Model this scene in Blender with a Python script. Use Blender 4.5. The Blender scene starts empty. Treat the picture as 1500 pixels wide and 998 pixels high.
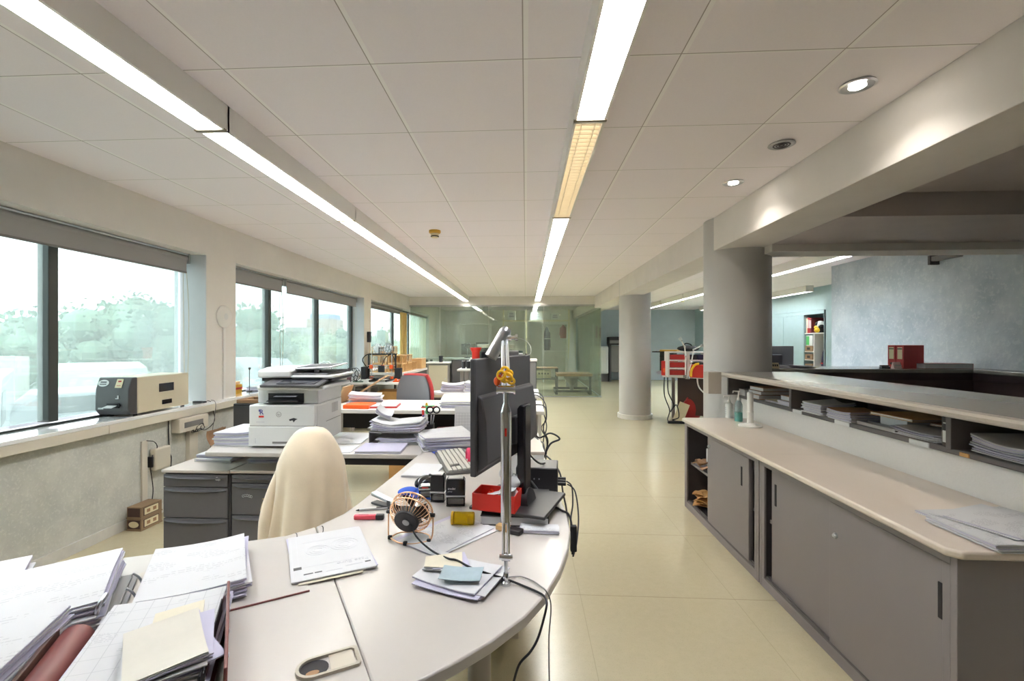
import bpy, math, random
LAMP = 21.0
from mathutils import Vector, Matrix, Euler
rnd = random.Random(11)
sc = bpy.context.scene
COL = sc.collection
PI = math.pi
# ------------------------------------------------------------------ camera model (room metres, x right, y away, z up)
TH, FPX, CXP, CYP, HC = 0.055, 680.0, 732.6, 500.0, 1.35
CS, SN = math.cos(TH), math.sin(TH)
def ray(u, v):
    a = (u - CXP) / FPX
    return Vector((-SN + a * CS, CS + a * SN, (CYP - v) / FPX))
def onz(u, v, z):
    r = ray(u, v); t = (z - HC) / r.z
    return Vector((t * r.x, t * r.y, z))
def onx(u, v, x):
    r = ray(u, v); t = x / r.x
    return Vector((x, t * r.y, HC + t * r.z))
def yx(u, x): return onx(u, 500, x).y
def ony(u, v, y):
    r = ray(u, v); t = y / r.y
    return Vector((t * r.x, y, HC + t * r.z))

# ------------------------------------------------------------------ mesh builder
class MB:
    def __init__(s):
        s.v = []; s.f = []; s.mi = []; s.cur = 0; s.T = Matrix.Identity(4)
    def mat(s, i): s.cur = i; return s
    def at(s, loc=(0, 0, 0), rot=(0, 0, 0)):
        s.T = Matrix.Translation(Vector(loc)) @ Euler(rot).to_matrix().to_4x4(); return s
    def add(s, vs, fs):
        b = len(s.v)
        s.v += [tuple(s.T @ Vector(p)) for p in vs]
        s.f += [tuple(b + i for i in f) for f in fs]
        s.mi += [s.cur] * len(fs)
        return s
    def box(s, x0, x1, y0, y1, z0, z1):
        if x0 > x1: x0, x1 = x1, x0
        if y0 > y1: y0, y1 = y1, y0
        if z0 > z1: z0, z1 = z1, z0
        return s.add([(x0, y0, z0), (x1, y0, z0), (x1, y1, z0), (x0, y1, z0), (x0, y0, z1), (x1, y0, z1), (x1, y1, z1), (x0, y1, z1)],
                     [(0, 3, 2, 1), (4, 5, 6, 7), (0, 1, 5, 4), (1, 2, 6, 5), (2, 3, 7, 6), (3, 0, 4, 7)])
    def cb(s, cx, cy, cz, sx, sy, sz):
        return s.box(cx - sx / 2, cx + sx / 2, cy - sy / 2, cy + sy / 2, cz - sz / 2, cz + sz / 2)
    def rbox(s, c, size, rot):
        T = s.T; s.T = T @ Matrix.Translation(Vector(c)) @ Euler(rot).to_matrix().to_4x4()
        s.cb(0, 0, 0, *size); s.T = T; return s
    def cyl(s, p0, p1, r0, r1=None, n=16, cap=True):
        r1 = r0 if r1 is None else r1
        p0 = Vector(p0); p1 = Vector(p1); d = (p1 - p0).normalized()
        a = d.orthogonal().normalized(); b = d.cross(a)
        vs = []
        for p, r in ((p0, r0), (p1, r1)):
            for i in range(n):
                t = 2 * PI * i / n
                vs.append(p + a * (r * math.cos(t)) + b * (r * math.sin(t)))
        fs = [(i, (i + 1) % n, n + (i + 1) % n, n + i) for i in range(n)]
        if cap: fs += [tuple(range(n - 1, -1, -1)), tuple(range(n, 2 * n))]
        return s.add(vs, fs)
    def tube(s, pts, r, n=8, closed=False):
        pts = [Vector(p) for p in pts]; m = len(pts)
        a = None; vs = []
        for i, p in enumerate(pts):
            if closed: d = pts[(i + 1) % m] - pts[i - 1]
            else: d = pts[min(i + 1, m - 1)] - pts[max(i - 1, 0)]
            if d.length < 1e-9: d = Vector((0, 0, 1))
            d.normalize()
            if a is None: a = d.orthogonal().normalized()
            a = a - d * a.dot(d)
            a = d.orthogonal().normalized() if a.length < 1e-6 else a.normalized()
            b = d.cross(a); rr = r[i] if isinstance(r, (list, tuple)) else r
            for k in range(n):
                t = 2 * PI * k / n
                vs.append(p + a * (rr * math.cos(t)) + b * (rr * math.sin(t)))
        fs = []
        for i in range(m if closed else m - 1):
            j = (i + 1) % m
            for k in range(n):
                q = (k + 1) % n
                fs.append((i * n + k, i * n + q, j * n + q, j * n + k))
        if not closed: fs += [tuple(range(n - 1, -1, -1)), tuple(range((m - 1) * n, m * n))]
        return s.add(vs, fs)
    def lathe(s, prof, n=24, o=(0, 0, 0)):
        vs = []; fs = []; m = len(prof)
        for (r, z) in prof:
            for k in range(n):
                t = 2 * PI * k / n
                vs.append((o[0] + r * math.cos(t), o[1] + r * math.sin(t), o[2] + z))
        for i in range(m - 1):
            for k in range(n):
                q = (k + 1) % n
                fs.append((i * n + k, i * n + q, (i + 1) * n + q, (i + 1) * n + k))
        if prof[0][0] > 1e-6: fs.append(tuple(range(n - 1, -1, -1)))
        if prof[-1][0] > 1e-6: fs.append(tuple(range((m - 1) * n, m * n)))
        return s.add(vs, fs)
    def prism(s, poly, z0, z1):
        ar = sum(poly[i - 1][0] * poly[i][1] - poly[i][0] * poly[i - 1][1] for i in range(len(poly)))
        if ar < 0: poly = poly[::-1]
        n = len(poly)
        vs = [(p[0], p[1], z0) for p in poly] + [(p[0], p[1], z1) for p in poly]
        fs = [tuple(range(n - 1, -1, -1)), tuple(range(n, 2 * n))] + [(i, (i + 1) % n, n + (i + 1) % n, n + i) for i in range(n)]
        return s.add(vs, fs)
    def yprism(s, poly, y0, y1):                       # poly in (x, z), swept along y
        n = len(poly)
        ar = sum(poly[i - 1][0] * poly[i][1] - poly[i][0] * poly[i - 1][1] for i in range(n))
        if ar < 0: poly = poly[::-1]
        vs = [(p[0], y1, p[1]) for p in poly] + [(p[0], y0, p[1]) for p in poly]
        fs = [tuple(range(n - 1, -1, -1)), tuple(range(n, 2 * n))] + [(i, (i + 1) % n, n + (i + 1) % n, n + i) for i in range(n)]
        return s.add(vs, fs)
    def xprism(s, poly, x0, x1):                       # poly in (y, z), swept along x
        n = len(poly)
        ar = sum(poly[i - 1][0] * poly[i][1] - poly[i][0] * poly[i - 1][1] for i in range(n))
        if ar < 0: poly = poly[::-1]
        vs = [(x0, p[0], p[1]) for p in poly] + [(x1, p[0], p[1]) for p in poly]
        fs = [tuple(range(n - 1, -1, -1)), tuple(range(n, 2 * n))] + [(i, (i + 1) % n, n + (i + 1) % n, n + i) for i in range(n)]
        return s.add(vs, fs)
    def sph(s, c, r, n=14, m=9, sc3=(1, 1, 1)):
        vs = [(c[0], c[1], c[2] - r * sc3[2])]; fs = []
        for i in range(1, m):
            ph = -PI / 2 + PI * i / m
            for k in range(n):
                t = 2 * PI * k / n
                vs.append((c[0] + r * sc3[0] * math.cos(ph) * math.cos(t), c[1] + r * sc3[1] * math.cos(ph) * math.sin(t), c[2] + r * sc3[2] * math.sin(ph)))
        vs.append((c[0], c[1], c[2] + r * sc3[2])); L = len(vs) - 1
        for k in range(n):
            q = (k + 1) % n
            fs.append((0, 1 + q, 1 + k)); fs.append((L, L - n + k, L - n + q))
            for i in range(m - 2):
                fs.append((1 + i * n + k, 1 + i * n + q, 1 + (i + 1) * n + q, 1 + (i + 1) * n + k))
        return s.add(vs, fs)
    def ring(s, c, R, r, ax=(0, 0, 1), n=32, k=8, a0=0, a1=2 * PI):
        d = Vector(ax).normalized(); a = d.orthogonal().normalized(); b = d.cross(a); c = Vector(c)
        full = abs(a1 - a0 - 2 * PI) < 1e-6
        pts = [c + (a * math.cos(a0 + (a1 - a0) * i / (n if full else n - 1)) + b * math.sin(a0 + (a1 - a0) * i / (n if full else n - 1))) * R for i in range(n)]
        return s.tube(pts, r, k, closed=full)
    def grid(s, fn, nu, nv, closed=False):             # fn(u, v) -> point, u v in 0..1
        vs = [fn(i / nu, j / nv) for j in range(nv + 1) for i in range(nu + 1)]
        w = nu + 1
        return s.add(vs, [(j * w + i, j * w + i + 1, (j + 1) * w + i + 1, (j + 1) * w + i) for j in range(nv) for i in range(nu)])
    def slab(s, w, d, t, z=0, curl=None, nu=6, nv=6, da=0, dx=0, dy=0):   # a sheet block, curl(x, y) lifts it
        c_, s_ = math.cos(da), math.sin(da)
        top = []; bot = []
        for j in range(nv + 1):
            for i in range(nu + 1):
                x = (i / nu - .5) * w; y = (j / nv - .5) * d
                k = curl(x / w * 2, y / d * 2) if curl else 0
                X, Y = x * c_ - y * s_ + dx, x * s_ + y * c_ + dy
                top.append((X, Y, z + t + k)); bot.append((X, Y, z + k))
        n = len(top); W = nu + 1; fs = []
        for j in range(nv):
            for i in range(nu):
                q = (j * W + i, j * W + i + 1, (j + 1) * W + i + 1, (j + 1) * W + i)
                fs.append(q); fs.append(tuple(n + k for k in reversed(q)))
        edge = [i for i in range(W)] + [j * W + nu for j in range(1, nv + 1)] + [nv * W + i for i in range(nu - 1, -1, -1)] + [j * W for j in range(nv - 1, 0, -1)]
        for k in range(len(edge)):
            a, b = edge[k], edge[(k + 1) % len(edge)]
            fs.append((b, a, n + a, n + b))
        return s.add(top + bot, fs)
    def build(s, name, mat, parent=None, loc=None, rot=None, bevel=0, seg=2, smooth=True, ang=35):
        me = bpy.data.meshes.new(name)
        me.from_pydata(s.v, [], s.f)
        for m in (mat if isinstance(mat, (list, tuple)) else [mat]): me.materials.append(m)
        me.polygons.foreach_set('material_index', s.mi)
        if smooth:
            me.polygons.foreach_set('use_smooth', [True] * len(s.f))
            me.set_sharp_from_angle(angle=math.radians(ang))
        me.update()
        o = bpy.data.objects.new(name, me); COL.objects.link(o)
        if parent is not None: o.parent = parent
        if loc is not None: o.location = loc
        if rot is not None: o.rotation_euler = (0, 0, rot) if isinstance(rot, (int, float)) else rot
        if bevel:
            b = o.modifiers.new('Bevel', 'BEVEL'); b.width = bevel; b.segments = seg; b.limit_method = 'ANGLE'; b.angle_limit = math.radians(40)
        return o

def tag(o, label, cat, group=None, kind=None):
    o['label'] = label; o['category'] = cat
    if group: o['group'] = group
    if kind: o['kind'] = kind
    return o
def thing(name, label, cat, loc=(0, 0, 0), rot=0, group=None):
    o = bpy.data.objects.new(name, None); COL.objects.link(o); o.empty_display_size = .05
    o.location = loc; o.rotation_euler = (0, 0, rot) if isinstance(rot, (int, float)) else rot
    return tag(o, label, cat, group)
def struct(o):
    o['kind'] = 'structure'; return o
def clone(root, loc=None, rot=None, label=None, group=None):
    r = root.copy(); COL.objects.link(r)
    if loc is not None: r.location = loc
    if rot is not None: r.rotation_euler = (0, 0, rot) if isinstance(rot, (int, float)) else rot
    if label: r['label'] = label
    if group: r['group'] = group
    for ch in list(root.children):
        c = ch.copy(); COL.objects.link(c); c.parent = r
        for g in list(ch.children):
            d = g.copy(); COL.objects.link(d); d.parent = c
    return r
def spline(pts, k=8):
    P = [Vector(p) for p in pts]; out = []
    for i in range(len(P) - 1):
        p0, p1, p2, p3 = P[max(i - 1, 0)], P[i], P[i + 1], P[min(i + 2, len(P) - 1)]
        for j in range(k):
            t = j / k
            out.append(.5 * ((2 * p1) + (p2 - p0) * t + (2 * p0 - 5 * p1 + 4 * p2 - p3) * t * t + (3 * p1 - p0 - 3 * p2 + p3) * t ** 3))
    return out + [P[-1]]
def text_mb(mb, s, size, loc, rot=(0, 0, 0), t=.0006, bold=False, align='LEFT', shear=0):
    cu = bpy.data.curves.new('t', 'FONT'); cu.body = s; cu.size = size; cu.extrude = t / 2; cu.align_x = align; cu.shear = shear
    cu.resolution_u = 2
    if bold: cu.offset = size * .02
    o = bpy.data.objects.new('t', cu); COL.objects.link(o)
    dg = bpy.context.evaluated_depsgraph_get()
    me = bpy.data.meshes.new_from_object(o.evaluated_get(dg))
    T = mb.T; mb.T = T @ Matrix.Translation(Vector(loc)) @ Euler(rot).to_matrix().to_4x4()
    mb.add([tuple(v.co) for v in me.vertices], [tuple(p.vertices) for p in me.polygons]); mb.T = T
    bpy.data.objects.remove(o); bpy.data.curves.remove(cu); bpy.data.meshes.remove(me)
    return mb

# ------------------------------------------------------------------ materials
def lin(c): return tuple((x / 12.92 if x <= .04045 else ((x + .055) / 1.055) ** 2.4) for x in (k / 255 for k in c)) + (1,)
class N:
    def __init__(s, name):
        s.m = bpy.data.materials.new(name); s.m.use_nodes = True; s.t = s.m.node_tree
        s.p = s.t.nodes.get('Principled BSDF'); s.out = s.t.nodes.get('Material Output')
    def n(s, k, **kw):
        o = s.t.nodes.new(k)
        for a, b in kw.items():
            if a.startswith('i_'): o.inputs[int(a[2:]) if a[2:].isdigit() else a[2:].replace('_', ' ')].default_value = b
            else: setattr(o, a, b)
        return o
    def l(s, a, b): s.t.links.new(a, b)
    def math(s, op, a, b=None, c=None):
        o = s.n('ShaderNodeMath', operation=op)
        for i, x in enumerate((a, b, c)):
            if x is None: continue
            if isinstance(x, (int, float)): o.inputs[i].default_value = x
            else: s.l(x, o.inputs[i])
        return o.outputs[0]
    def mix(s, fac, a, b):
        o = s.n('ShaderNodeMix', data_type='RGBA')
        for i, x in ((0, fac), (6, a), (7, b)):
            if isinstance(x, (int, float)): o.inputs[i].default_value = x
            elif isinstance(x, tuple): o.inputs[i].default_value = x
            else: s.l(x, o.inputs[i])
        return o.outputs[2]
    def noise(s, scale, detail=3, rough=.5, vec=None, sc3=None):
        o = s.n('ShaderNodeTexNoise'); o.inputs['Scale'].default_value = scale; o.inputs['Detail'].default_value = detail; o.inputs['Roughness'].default_value = rough
        tc = s.n('ShaderNodeTexCoord')
        v = vec or tc.outputs['Object']
        if sc3:
            mp = s.n('ShaderNodeMapping'); mp.inputs['Scale'].default_value = sc3; s.l(v, mp.inputs['Vector']); v = mp.outputs[0]
        s.l(v, o.inputs['Vector'])
        return o.outputs['Fac']
    def bump(s, h, strength=.2, dist=.01):
        b = s.n('ShaderNodeBump'); b.inputs['Strength'].default_value = strength; b.inputs['Distance'].default_value = dist
        s.l(h, b.inputs['Height']); s.l(b.outputs[0], s.p.inputs['Normal'])
def mk(name, col, rough=.5, metal=0, spec=.5, var=0, vs=8, bump=0, bs=80, coat=0, sc3=None, emit=None, estr=0, trans=0, ior=1.45, sheen=0):
    m = N(name); c = lin(col)
    m.p.inputs['Base Color'].default_value = c; m.p.inputs['Roughness'].default_value = rough; m.p.inputs['Metallic'].default_value = metal
    m.p.inputs['Specular IOR Level'].default_value = spec
    if coat: m.p.inputs['Coat Weight'].default_value = coat; m.p.inputs['Coat Roughness'].default_value = .12
    if trans: m.p.inputs['Transmission Weight'].default_value = trans; m.p.inputs['IOR'].default_value = ior
    if sheen: m.p.inputs['Sheen Weight'].default_value = sheen
    if emit: m.p.inputs['Emission Color'].default_value = lin(emit); m.p.inputs['Emission Strength'].default_value = estr
    if var:
        f = m.noise(vs, 4, .6, sc3=sc3)
        a = tuple(min(1, x * (1 - var)) for x in c[:3]) + (1,); b = tuple(min(1, x * (1 + var)) for x in c[:3]) + (1,)
        r = m.n('ShaderNodeMapRange'); r.inputs[1].default_value = .3; r.inputs[2].default_value = .7; m.l(f, r.inputs[0])
        m.l(m.mix(r.outputs[0], a, b), m.p.inputs['Base Color'])
    if bump: m.bump(m.noise(bs, 3, .6, sc3=sc3), bump, .004)
    return m.m
def glass(name, tint, veil=0, veil_col=(230, 238, 236), gloss=.06, rough=.01):
    m = N(name); m.t.nodes.remove(m.p)
    tr = m.n('ShaderNodeBsdfTransparent'); tr.inputs[0].default_value = lin(tint)
    gl = m.n('ShaderNodeBsdfGlossy'); gl.inputs['Roughness'].default_value = rough
    lw = m.n('ShaderNodeLayerWeight'); lw.inputs[0].default_value = .25
    f = m.math('ADD', m.math('MULTIPLY', lw.outputs['Fresnel'], .55), gloss)
    a = m.n('ShaderNodeMixShader'); m.l(f, a.inputs[0]); m.l(tr.outputs[0], a.inputs[1]); m.l(gl.outputs[0], a.inputs[2])
    o = a
    if veil:
        di = m.n('ShaderNodeBsdfTranslucent'); di.inputs[0].default_value = lin(veil_col)
        d2 = m.n('ShaderNodeBsdfDiffuse'); d2.inputs[0].default_value = lin(veil_col)
        h = m.n('ShaderNodeMixShader'); h.inputs[0].default_value = .5; m.l(di.outputs[0], h.inputs[1]); m.l(d2.outputs[0], h.inputs[2])
        o = m.n('ShaderNodeMixShader')
        nz = m.noise(1.3, 4, .6, sc3=(1, 1, .25))
        m.l(m.math('MULTIPLY', nz, veil * 2), o.inputs[0])
        m.l(a.outputs[0], o.inputs[1]); m.l(h.outputs[0], o.inputs[2])
    m.l(o.outputs[0], m.out.inputs[0])
    return m.m

def grid_dist(m, comp, size, off):
    w = m.math('SUBTRACT', comp, off - size / 2)
    w = m.math('DIVIDE', w, size); w = m.math('FRACT', w)
    w = m.math('SUBTRACT', w, .5); return m.math('MULTIPLY', w, size)      # signed metres from the joint
def ceiling_mat():
    m = N('ceiling_tile'); tc = m.n('ShaderNodeTexCoord'); sp = m.n('ShaderNodeSeparateXYZ'); m.l(tc.outputs['Object'], sp.inputs[0])
    dx = grid_dist(m, sp.outputs[0], .6, 0.0); dy = grid_dist(m, sp.outputs[1], .6, 0.0)
    ax = m.math('ABSOLUTE', dx); ay = m.math('ABSOLUTE', dy)
    bar = m.math('MAXIMUM', m.math('LESS_THAN', ax, .009), m.math('LESS_THAN', ay, .004))
    grx = m.math('LESS_THAN', m.math('ABSOLUTE', m.math('ADD', dx, .0105)), .0021)
    gry = m.math('LESS_THAN', m.math('ABSOLUTE', m.math('ADD', dy, .0052)), .0021)
    gr = m.math('MAXIMUM', grx, gry)
    nz = m.noise(140, 3, .6); big = m.noise(.9, 2, .5)
    base = m.mix(m.math('MULTIPLY', nz, .5), lin((244, 238, 242)), lin((232, 226, 230)))
    base = m.mix(m.math('MULTIPLY', big, .25), base, lin((240, 232, 226)))
    c = m.mix(bar, base, lin((246, 243, 242))); c = m.mix(gr, c, lin((176, 168, 164)))
    m.l(c, m.p.inputs['Base Color']); m.p.inputs['Roughness'].default_value = .85; m.p.inputs['Specular IOR Level'].default_value = .2
    m.bump(m.math('SUBTRACT', m.math('MULTIPLY', nz, .3), gr), .35, .003)
    return m.m
def floor_mat():
    m = N('floor_vinyl'); tc = m.n('ShaderNodeTexCoord'); sp = m.n('ShaderNodeSeparateXYZ'); m.l(tc.outputs['Object'], sp.inputs[0])
    dx = m.math('ABSOLUTE', grid_dist(m, sp.outputs[0], .8, 1.09)); dy = m.math('ABSOLUTE', grid_dist(m, sp.outputs[1], .8, 2.49))
    ln = m.math('MAXIMUM', m.math('MULTIPLY', m.math('LESS_THAN', dx, .0016), .5), m.math('LESS_THAN', dy, .0022))
    nz = m.noise(26, 5, .65); sp2 = m.noise(190, 2, .5); big = m.noise(.8, 3, .5)
    c = m.mix(nz, lin((195, 185, 154)), lin((180, 170, 139))); c = m.mix(m.math('MULTIPLY', big, .35), c, lin((212, 203, 178)))
    c = m.mix(m.math('MULTIPLY', m.math('GREATER_THAN', sp2, .64), .25), c, lin((150, 138, 110)))
    c = m.mix(m.math('MULTIPLY', ln, .55), c, lin((124, 112, 90)))
    m.l(c, m.p.inputs['Base Color'])
    m.l(m.math('ADD', m.math('MULTIPLY', nz, .1), .16), m.p.inputs['Roughness'])
    m.p.inputs['Specular IOR Level'].default_value = .5
    m.bump(m.noise(4, 3, .5), .04, .01)
    return m.m
def plaster_mat(name, c1, c2, scale=3, bump=.25, c3=None):
    m = N(name); a = m.noise(scale, 6, .65); b = m.noise(scale * 12, 4, .6)
    r = m.n('ShaderNodeMapRange'); r.inputs[1].default_value = .32; r.inputs[2].default_value = .68; m.l(a, r.inputs[0])
    c = m.mix(r.outputs[0], lin(c1), lin(c2))
    if c3: c = m.mix(m.math('MULTIPLY', m.math('GREATER_THAN', b, .58), .35), c, lin(c3))
    m.l(c, m.p.inputs['Base Color']); m.p.inputs['Roughness'].default_value = .75; m.p.inputs['Specular IOR Level'].default_value = .25
    m.bump(b, bump, .004)
    return m.m
def print_mat(name, ink=(120, 120, 128), paper=(203, 203, 205), lines=.0055, thr=.5, fade=.6, axis=1, grid=0):
    # a sheet printed with rows of words; object coordinates in metres
    m = N(name); tc = m.n('ShaderNodeTexCoord'); sp = m.n('ShaderNodeSeparateXYZ'); m.l(tc.outputs['Object'], sp.inputs[0])
    x, y = sp.outputs[1 - axis], sp.outputs[axis]
    row = m.math('DIVIDE', y, lines); fr = m.math('FRACT', row); rid = m.math('FLOOR', row)
    on = m.math('MULTIPLY', m.math('GREATER_THAN', fr, .3), m.math('LESS_THAN', fr, .68))
    cb = m.n('ShaderNodeCombineXYZ'); m.l(m.math('MULTIPLY', x, 150), cb.inputs[0]); m.l(m.math('MULTIPLY', rid, 7.3), cb.inputs[1])
    nz = m.n('ShaderNodeTexNoise'); nz.inputs['Scale'].default_value = 1; nz.inputs['Detail'].default_value = 1; m.l(cb.outputs[0], nz.inputs['Vector'])
    cb2 = m.n('ShaderNodeCombineXYZ'); m.l(m.math('MULTIPLY', x, 9), cb2.inputs[0]); m.l(m.math('MULTIPLY', y, 22), cb2.inputs[1])
    n2 = m.n('ShaderNodeTexNoise'); n2.inputs['Scale'].default_value = 1; n2.inputs['Detail'].default_value = 0; m.l(cb2.outputs[0], n2.inputs['Vector'])
    k = m.math('MULTIPLY', on, m.math('GREATER_THAN', nz.outputs['Fac'], .47)); k = m.math('MULTIPLY', k, m.math('GREATER_THAN', n2.outputs['Fac'], thr))
    if grid:
        gx = m.math('LESS_THAN', m.math('ABSOLUTE', grid_dist(m, x, grid, 0)), .0006); gy = m.math('LESS_THAN', m.math('ABSOLUTE', grid_dist(m, y, grid * 1.2, 0)), .0006)
        k = m.math('MAXIMUM', k, m.math('MAXIMUM', gx, gy))
    geo = m.n('ShaderNodeNewGeometry'); s2 = m.n('ShaderNodeSeparateXYZ')
    vt = m.n('ShaderNodeVectorTransform', vector_type='NORMAL', convert_from='WORLD', convert_to='OBJECT'); m.l(geo.outputs['Normal'], vt.inputs[0]); m.l(vt.outputs[0], s2.inputs[0])
    k = m.math('MULTIPLY', k, m.math('GREATER_THAN', s2.outputs[2], .6))
    m.l(m.mix(m.math('MULTIPLY', k, fade), lin(paper), lin(ink)), m.p.inputs['Base Color'])
    m.p.inputs['Roughness'].default_value = .7; m.p.inputs['Specular IOR Level'].default_value = .25
    return m.m
M = {}
M['ceil'] = ceiling_mat(); M['floor'] = floor_mat()
M['wall'] = plaster_mat('wall_paint', (228, 224, 218), (218, 214, 208), 1.2, .12)
M['wall_low'] = plaster_mat('wall_stucco', (206, 205, 196), (184, 185, 178), 5, .5, (218, 217, 208))
M['reveal'] = plaster_mat('reveal_paint', (214, 216, 220), (204, 207, 211), 2, .1)
M['white_paint'] = mk('white_paint', (226, 224, 220), .5)
M['cream_plastic'] = mk('cream_plastic', (212, 204, 188), .45)
M['wall_blue'] = plaster_mat('blue_wall', (190, 202, 212), (180, 193, 204), 1.5, .08)
M['wall_plaster'] = plaster_mat('grey_blue_stucco', (198, 204, 209), (164, 175, 185), 2.2, .7, (212, 216, 217))
M['panel_blue'] = mk('pale_blue_door', (160, 184, 190), .5, var=.03)
M['beam'] = plaster_mat('beam_plaster', (224, 219, 214), (215, 210, 205), 2, .1)
M['beam_dark'] = plaster_mat('shaded_lintel', (204, 194, 192), (196, 186, 185), 3, .2)  # beam plaster with the shade of lintel and lowered ceiling darkened in
M['column'] = mk('column_paint', (186, 184, 182), .42, spec=.4, var=.02, vs=3)
M['marble'] = mk('plinth_marble', (206, 203, 196), .3, var=.06, vs=14)
M['dark_frame'] = mk('dark_window_frame', (58, 60, 58), .4)
M['glass'] = glass('window_glass', (226, 238, 236), .18, (236, 246, 244))
M['pglass'] = glass('partition_glass', (236, 243, 236), .11, (222, 230, 216), .03)  # milky veil mixed in to brighten the room seen through it
M['blind'] = mk('grey_blind_fabric', (160, 158, 157), .8, bump=.1, bs=300)
M['alu'] = mk('aluminium', (176, 176, 176), .35, metal=.8)
M['sill'] = mk('sill_stone', (244, 244, 244), .12, var=.02, vs=9, coat=1, spec=.8)
M['lamp_housing'] = mk('lamp_housing', (236, 234, 230), .45)
M['lamp_on'] = mk('lamp_diffuser', (250, 248, 240), .4, emit=(240, 245, 255), estr=LAMP)
M['lamp_cool'] = mk('lamp_diffuser_cool', (245, 250, 255), .4, emit=(228, 241, 255), estr=LAMP * 1.25)
M['lamp_dim'] = mk('lamp_diffuser_dim', (240, 225, 190), .4, emit=(255, 232, 196), estr=.62)
M['louvre'] = mk('louvre_white', (236, 232, 220), .3, metal=.3)
M['joint_metal'] = mk('lamp_joint', (132, 120, 98), .5)
M['spot_on'] = mk('spot_bulb', (255, 255, 255), .3, emit=(255, 247, 235), estr=30)
M['chrome'] = mk('chrome', (220, 222, 226), .12, metal=1)
M['chrome_sat'] = mk('satin_chrome', (205, 207, 212), .28, metal=1)
M['black'] = mk('black_plastic', (38, 36, 38), .4)
M['black_gloss'] = mk('black_gloss', (26, 24, 28), .15)
M['black_rub'] = mk('black_rubber', (28, 28, 32), .6)
M['dark_grey'] = mk('dark_grey_plastic', (74, 72, 74), .45)
M['mid_grey'] = mk('mid_grey', (128, 126, 124), .5)
M['cab'] = mk('cabinet_grey', (136, 129, 130), .42, var=.02, vs=3, spec=.4)
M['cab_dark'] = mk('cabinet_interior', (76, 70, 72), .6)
M['cab_side'] = mk('cabinet_side', (98, 90, 92), .5)
M['slot'] = mk('slot_black', (34, 30, 34), .6)
M['worktop'] = mk('worktop_beige', (214, 200, 186), .28, var=.02, vs=3, coat=.25)
M['desk'] = mk('desk_laminate', (185, 179, 173), .33, var=.012, vs=5, coat=.12)
M['desk_edge'] = mk('desk_edge_band', (190, 180, 168), .4)
M['desk_white'] = mk('desk_white', (214, 210, 206), .35)
M['leg_grey'] = mk('leg_grey', (150, 144, 140), .4, metal=.3)
M['ped'] = mk('pedestal_charcoal', (98, 95, 98), .45, var=.03, vs=40)
M['ped_top'] = mk('pedestal_top', (196, 186, 178), .4)
M['counter'] = mk('counter_grey', (150, 146, 140), .25, var=.03, vs=30, coat=.3)
M['counter_lip'] = mk('counter_lip', (178, 170, 160), .35)  # lighter beige painted in for the lip's highlight; end block reuses it
M['shelf_dark'] = mk('shelf_dark', (98, 92, 92), .5)
M['counter_panel'] = mk('counter_panel', (216, 214, 212), .55, bump=.2, bs=160, var=.02, vs=60)
M['counter_back'] = mk('counter_inner_brown', (84, 70, 74), .3, spec=.5)
M['paper'] = mk('paper_white', (203, 203, 205), .7, spec=.2, var=.012, vs=6)
M['paper2'] = mk('paper_lilac_edge', (190, 187, 206), .75, spec=.2)
M['paper_cream'] = mk('paper_cream', (214, 206, 186), .7, spec=.2, var=.03, vs=20)
M['slip_blue'] = mk('slip_blue', (158, 176, 184), .7, var=.05, vs=40)
M['print'] = print_mat('printed_sheet', fade=.4)
M['print_row'] = print_mat('printed_rows', (150, 150, 156), lines=.011, thr=.52, fade=.35)
M['print_table'] = print_mat('printed_table', (140, 142, 150), thr=.6, fade=.4, grid=.032)
M['cardboard'] = mk('cardboard', (196, 150, 92), .8, var=.05, vs=20)
M['kraft'] = mk('kraft_brown', (166, 128, 94), .75, var=.06, vs=25)
M['wood'] = mk('light_wood', (206, 166, 112), .6, var=.1, vs=12, sc3=(1, 12, 1))
M['ply'] = mk('plywood_sheet', (198, 160, 118), .6, var=.06, vs=10)
M['crate_wood'] = mk('crate_wood', (142, 116, 88), .6, var=.08, vs=20)
M['brown_dark'] = mk('dark_brown', (74, 50, 42), .5)
M['label_cream'] = mk('label_cream', (226, 214, 178), .6)
M['maroon'] = mk('binder_maroon', (122, 66, 62), .4, spec=.5)
M['maroon_deep'] = mk('folder_maroon', (112, 40, 46), .45)
M['red'] = mk('red_plastic', (212, 44, 30), .4)
M['red_binder'] = mk('red_binder', (176, 48, 46), .5)
M['red_fabric'] = mk('red_fabric', (186, 52, 50), .85, sheen=.3)
M['orange'] = mk('orange_plastic', (240, 96, 30), .4)
M['yellow'] = mk('yellow_plastic', (244, 196, 40), .4)
M['ylw_clear'] = glass('yellow_clear', (246, 222, 40), .22, (236, 214, 40), .05)
M['pink'] = mk('highlighter_pink', (240, 88, 104), .4)
M['magenta'] = mk('magenta', (220, 50, 96), .5)
M['blue'] = mk('mousepad_blue', (38, 84, 186), .75)
M['bluepaper'] = mk('blue_card', (70, 90, 196), .6)
M['teal'] = mk('teal_liquid', (96, 196, 186), .2)
M['clear'] = glass('clear_plastic', (236, 246, 246), .18, (230, 240, 240), .05)
M['fabric_beige'] = mk('jacket_beige', (240, 222, 194), .9, sheen=.4, var=.03, vs=14, bump=.25, bs=500)
M['fabric_grey'] = mk('chair_grey', (120, 120, 124), .85, sheen=.2)
M['copper'] = mk('rose_gold', (232, 186, 146), .3, metal=.75)
M['printer_white'] = mk('printer_white', (216, 217, 217), .4)
M['printer_grey'] = mk('printer_grey', (196, 198, 200), .4)
M['printer_beige'] = mk('label_printer_cream', (210, 200, 176), .45)
M['screen'] = mk('dark_screen', (34, 34, 40), .12)
M['keys'] = mk('keyboard_keys', (196, 192, 182), .5)
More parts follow.
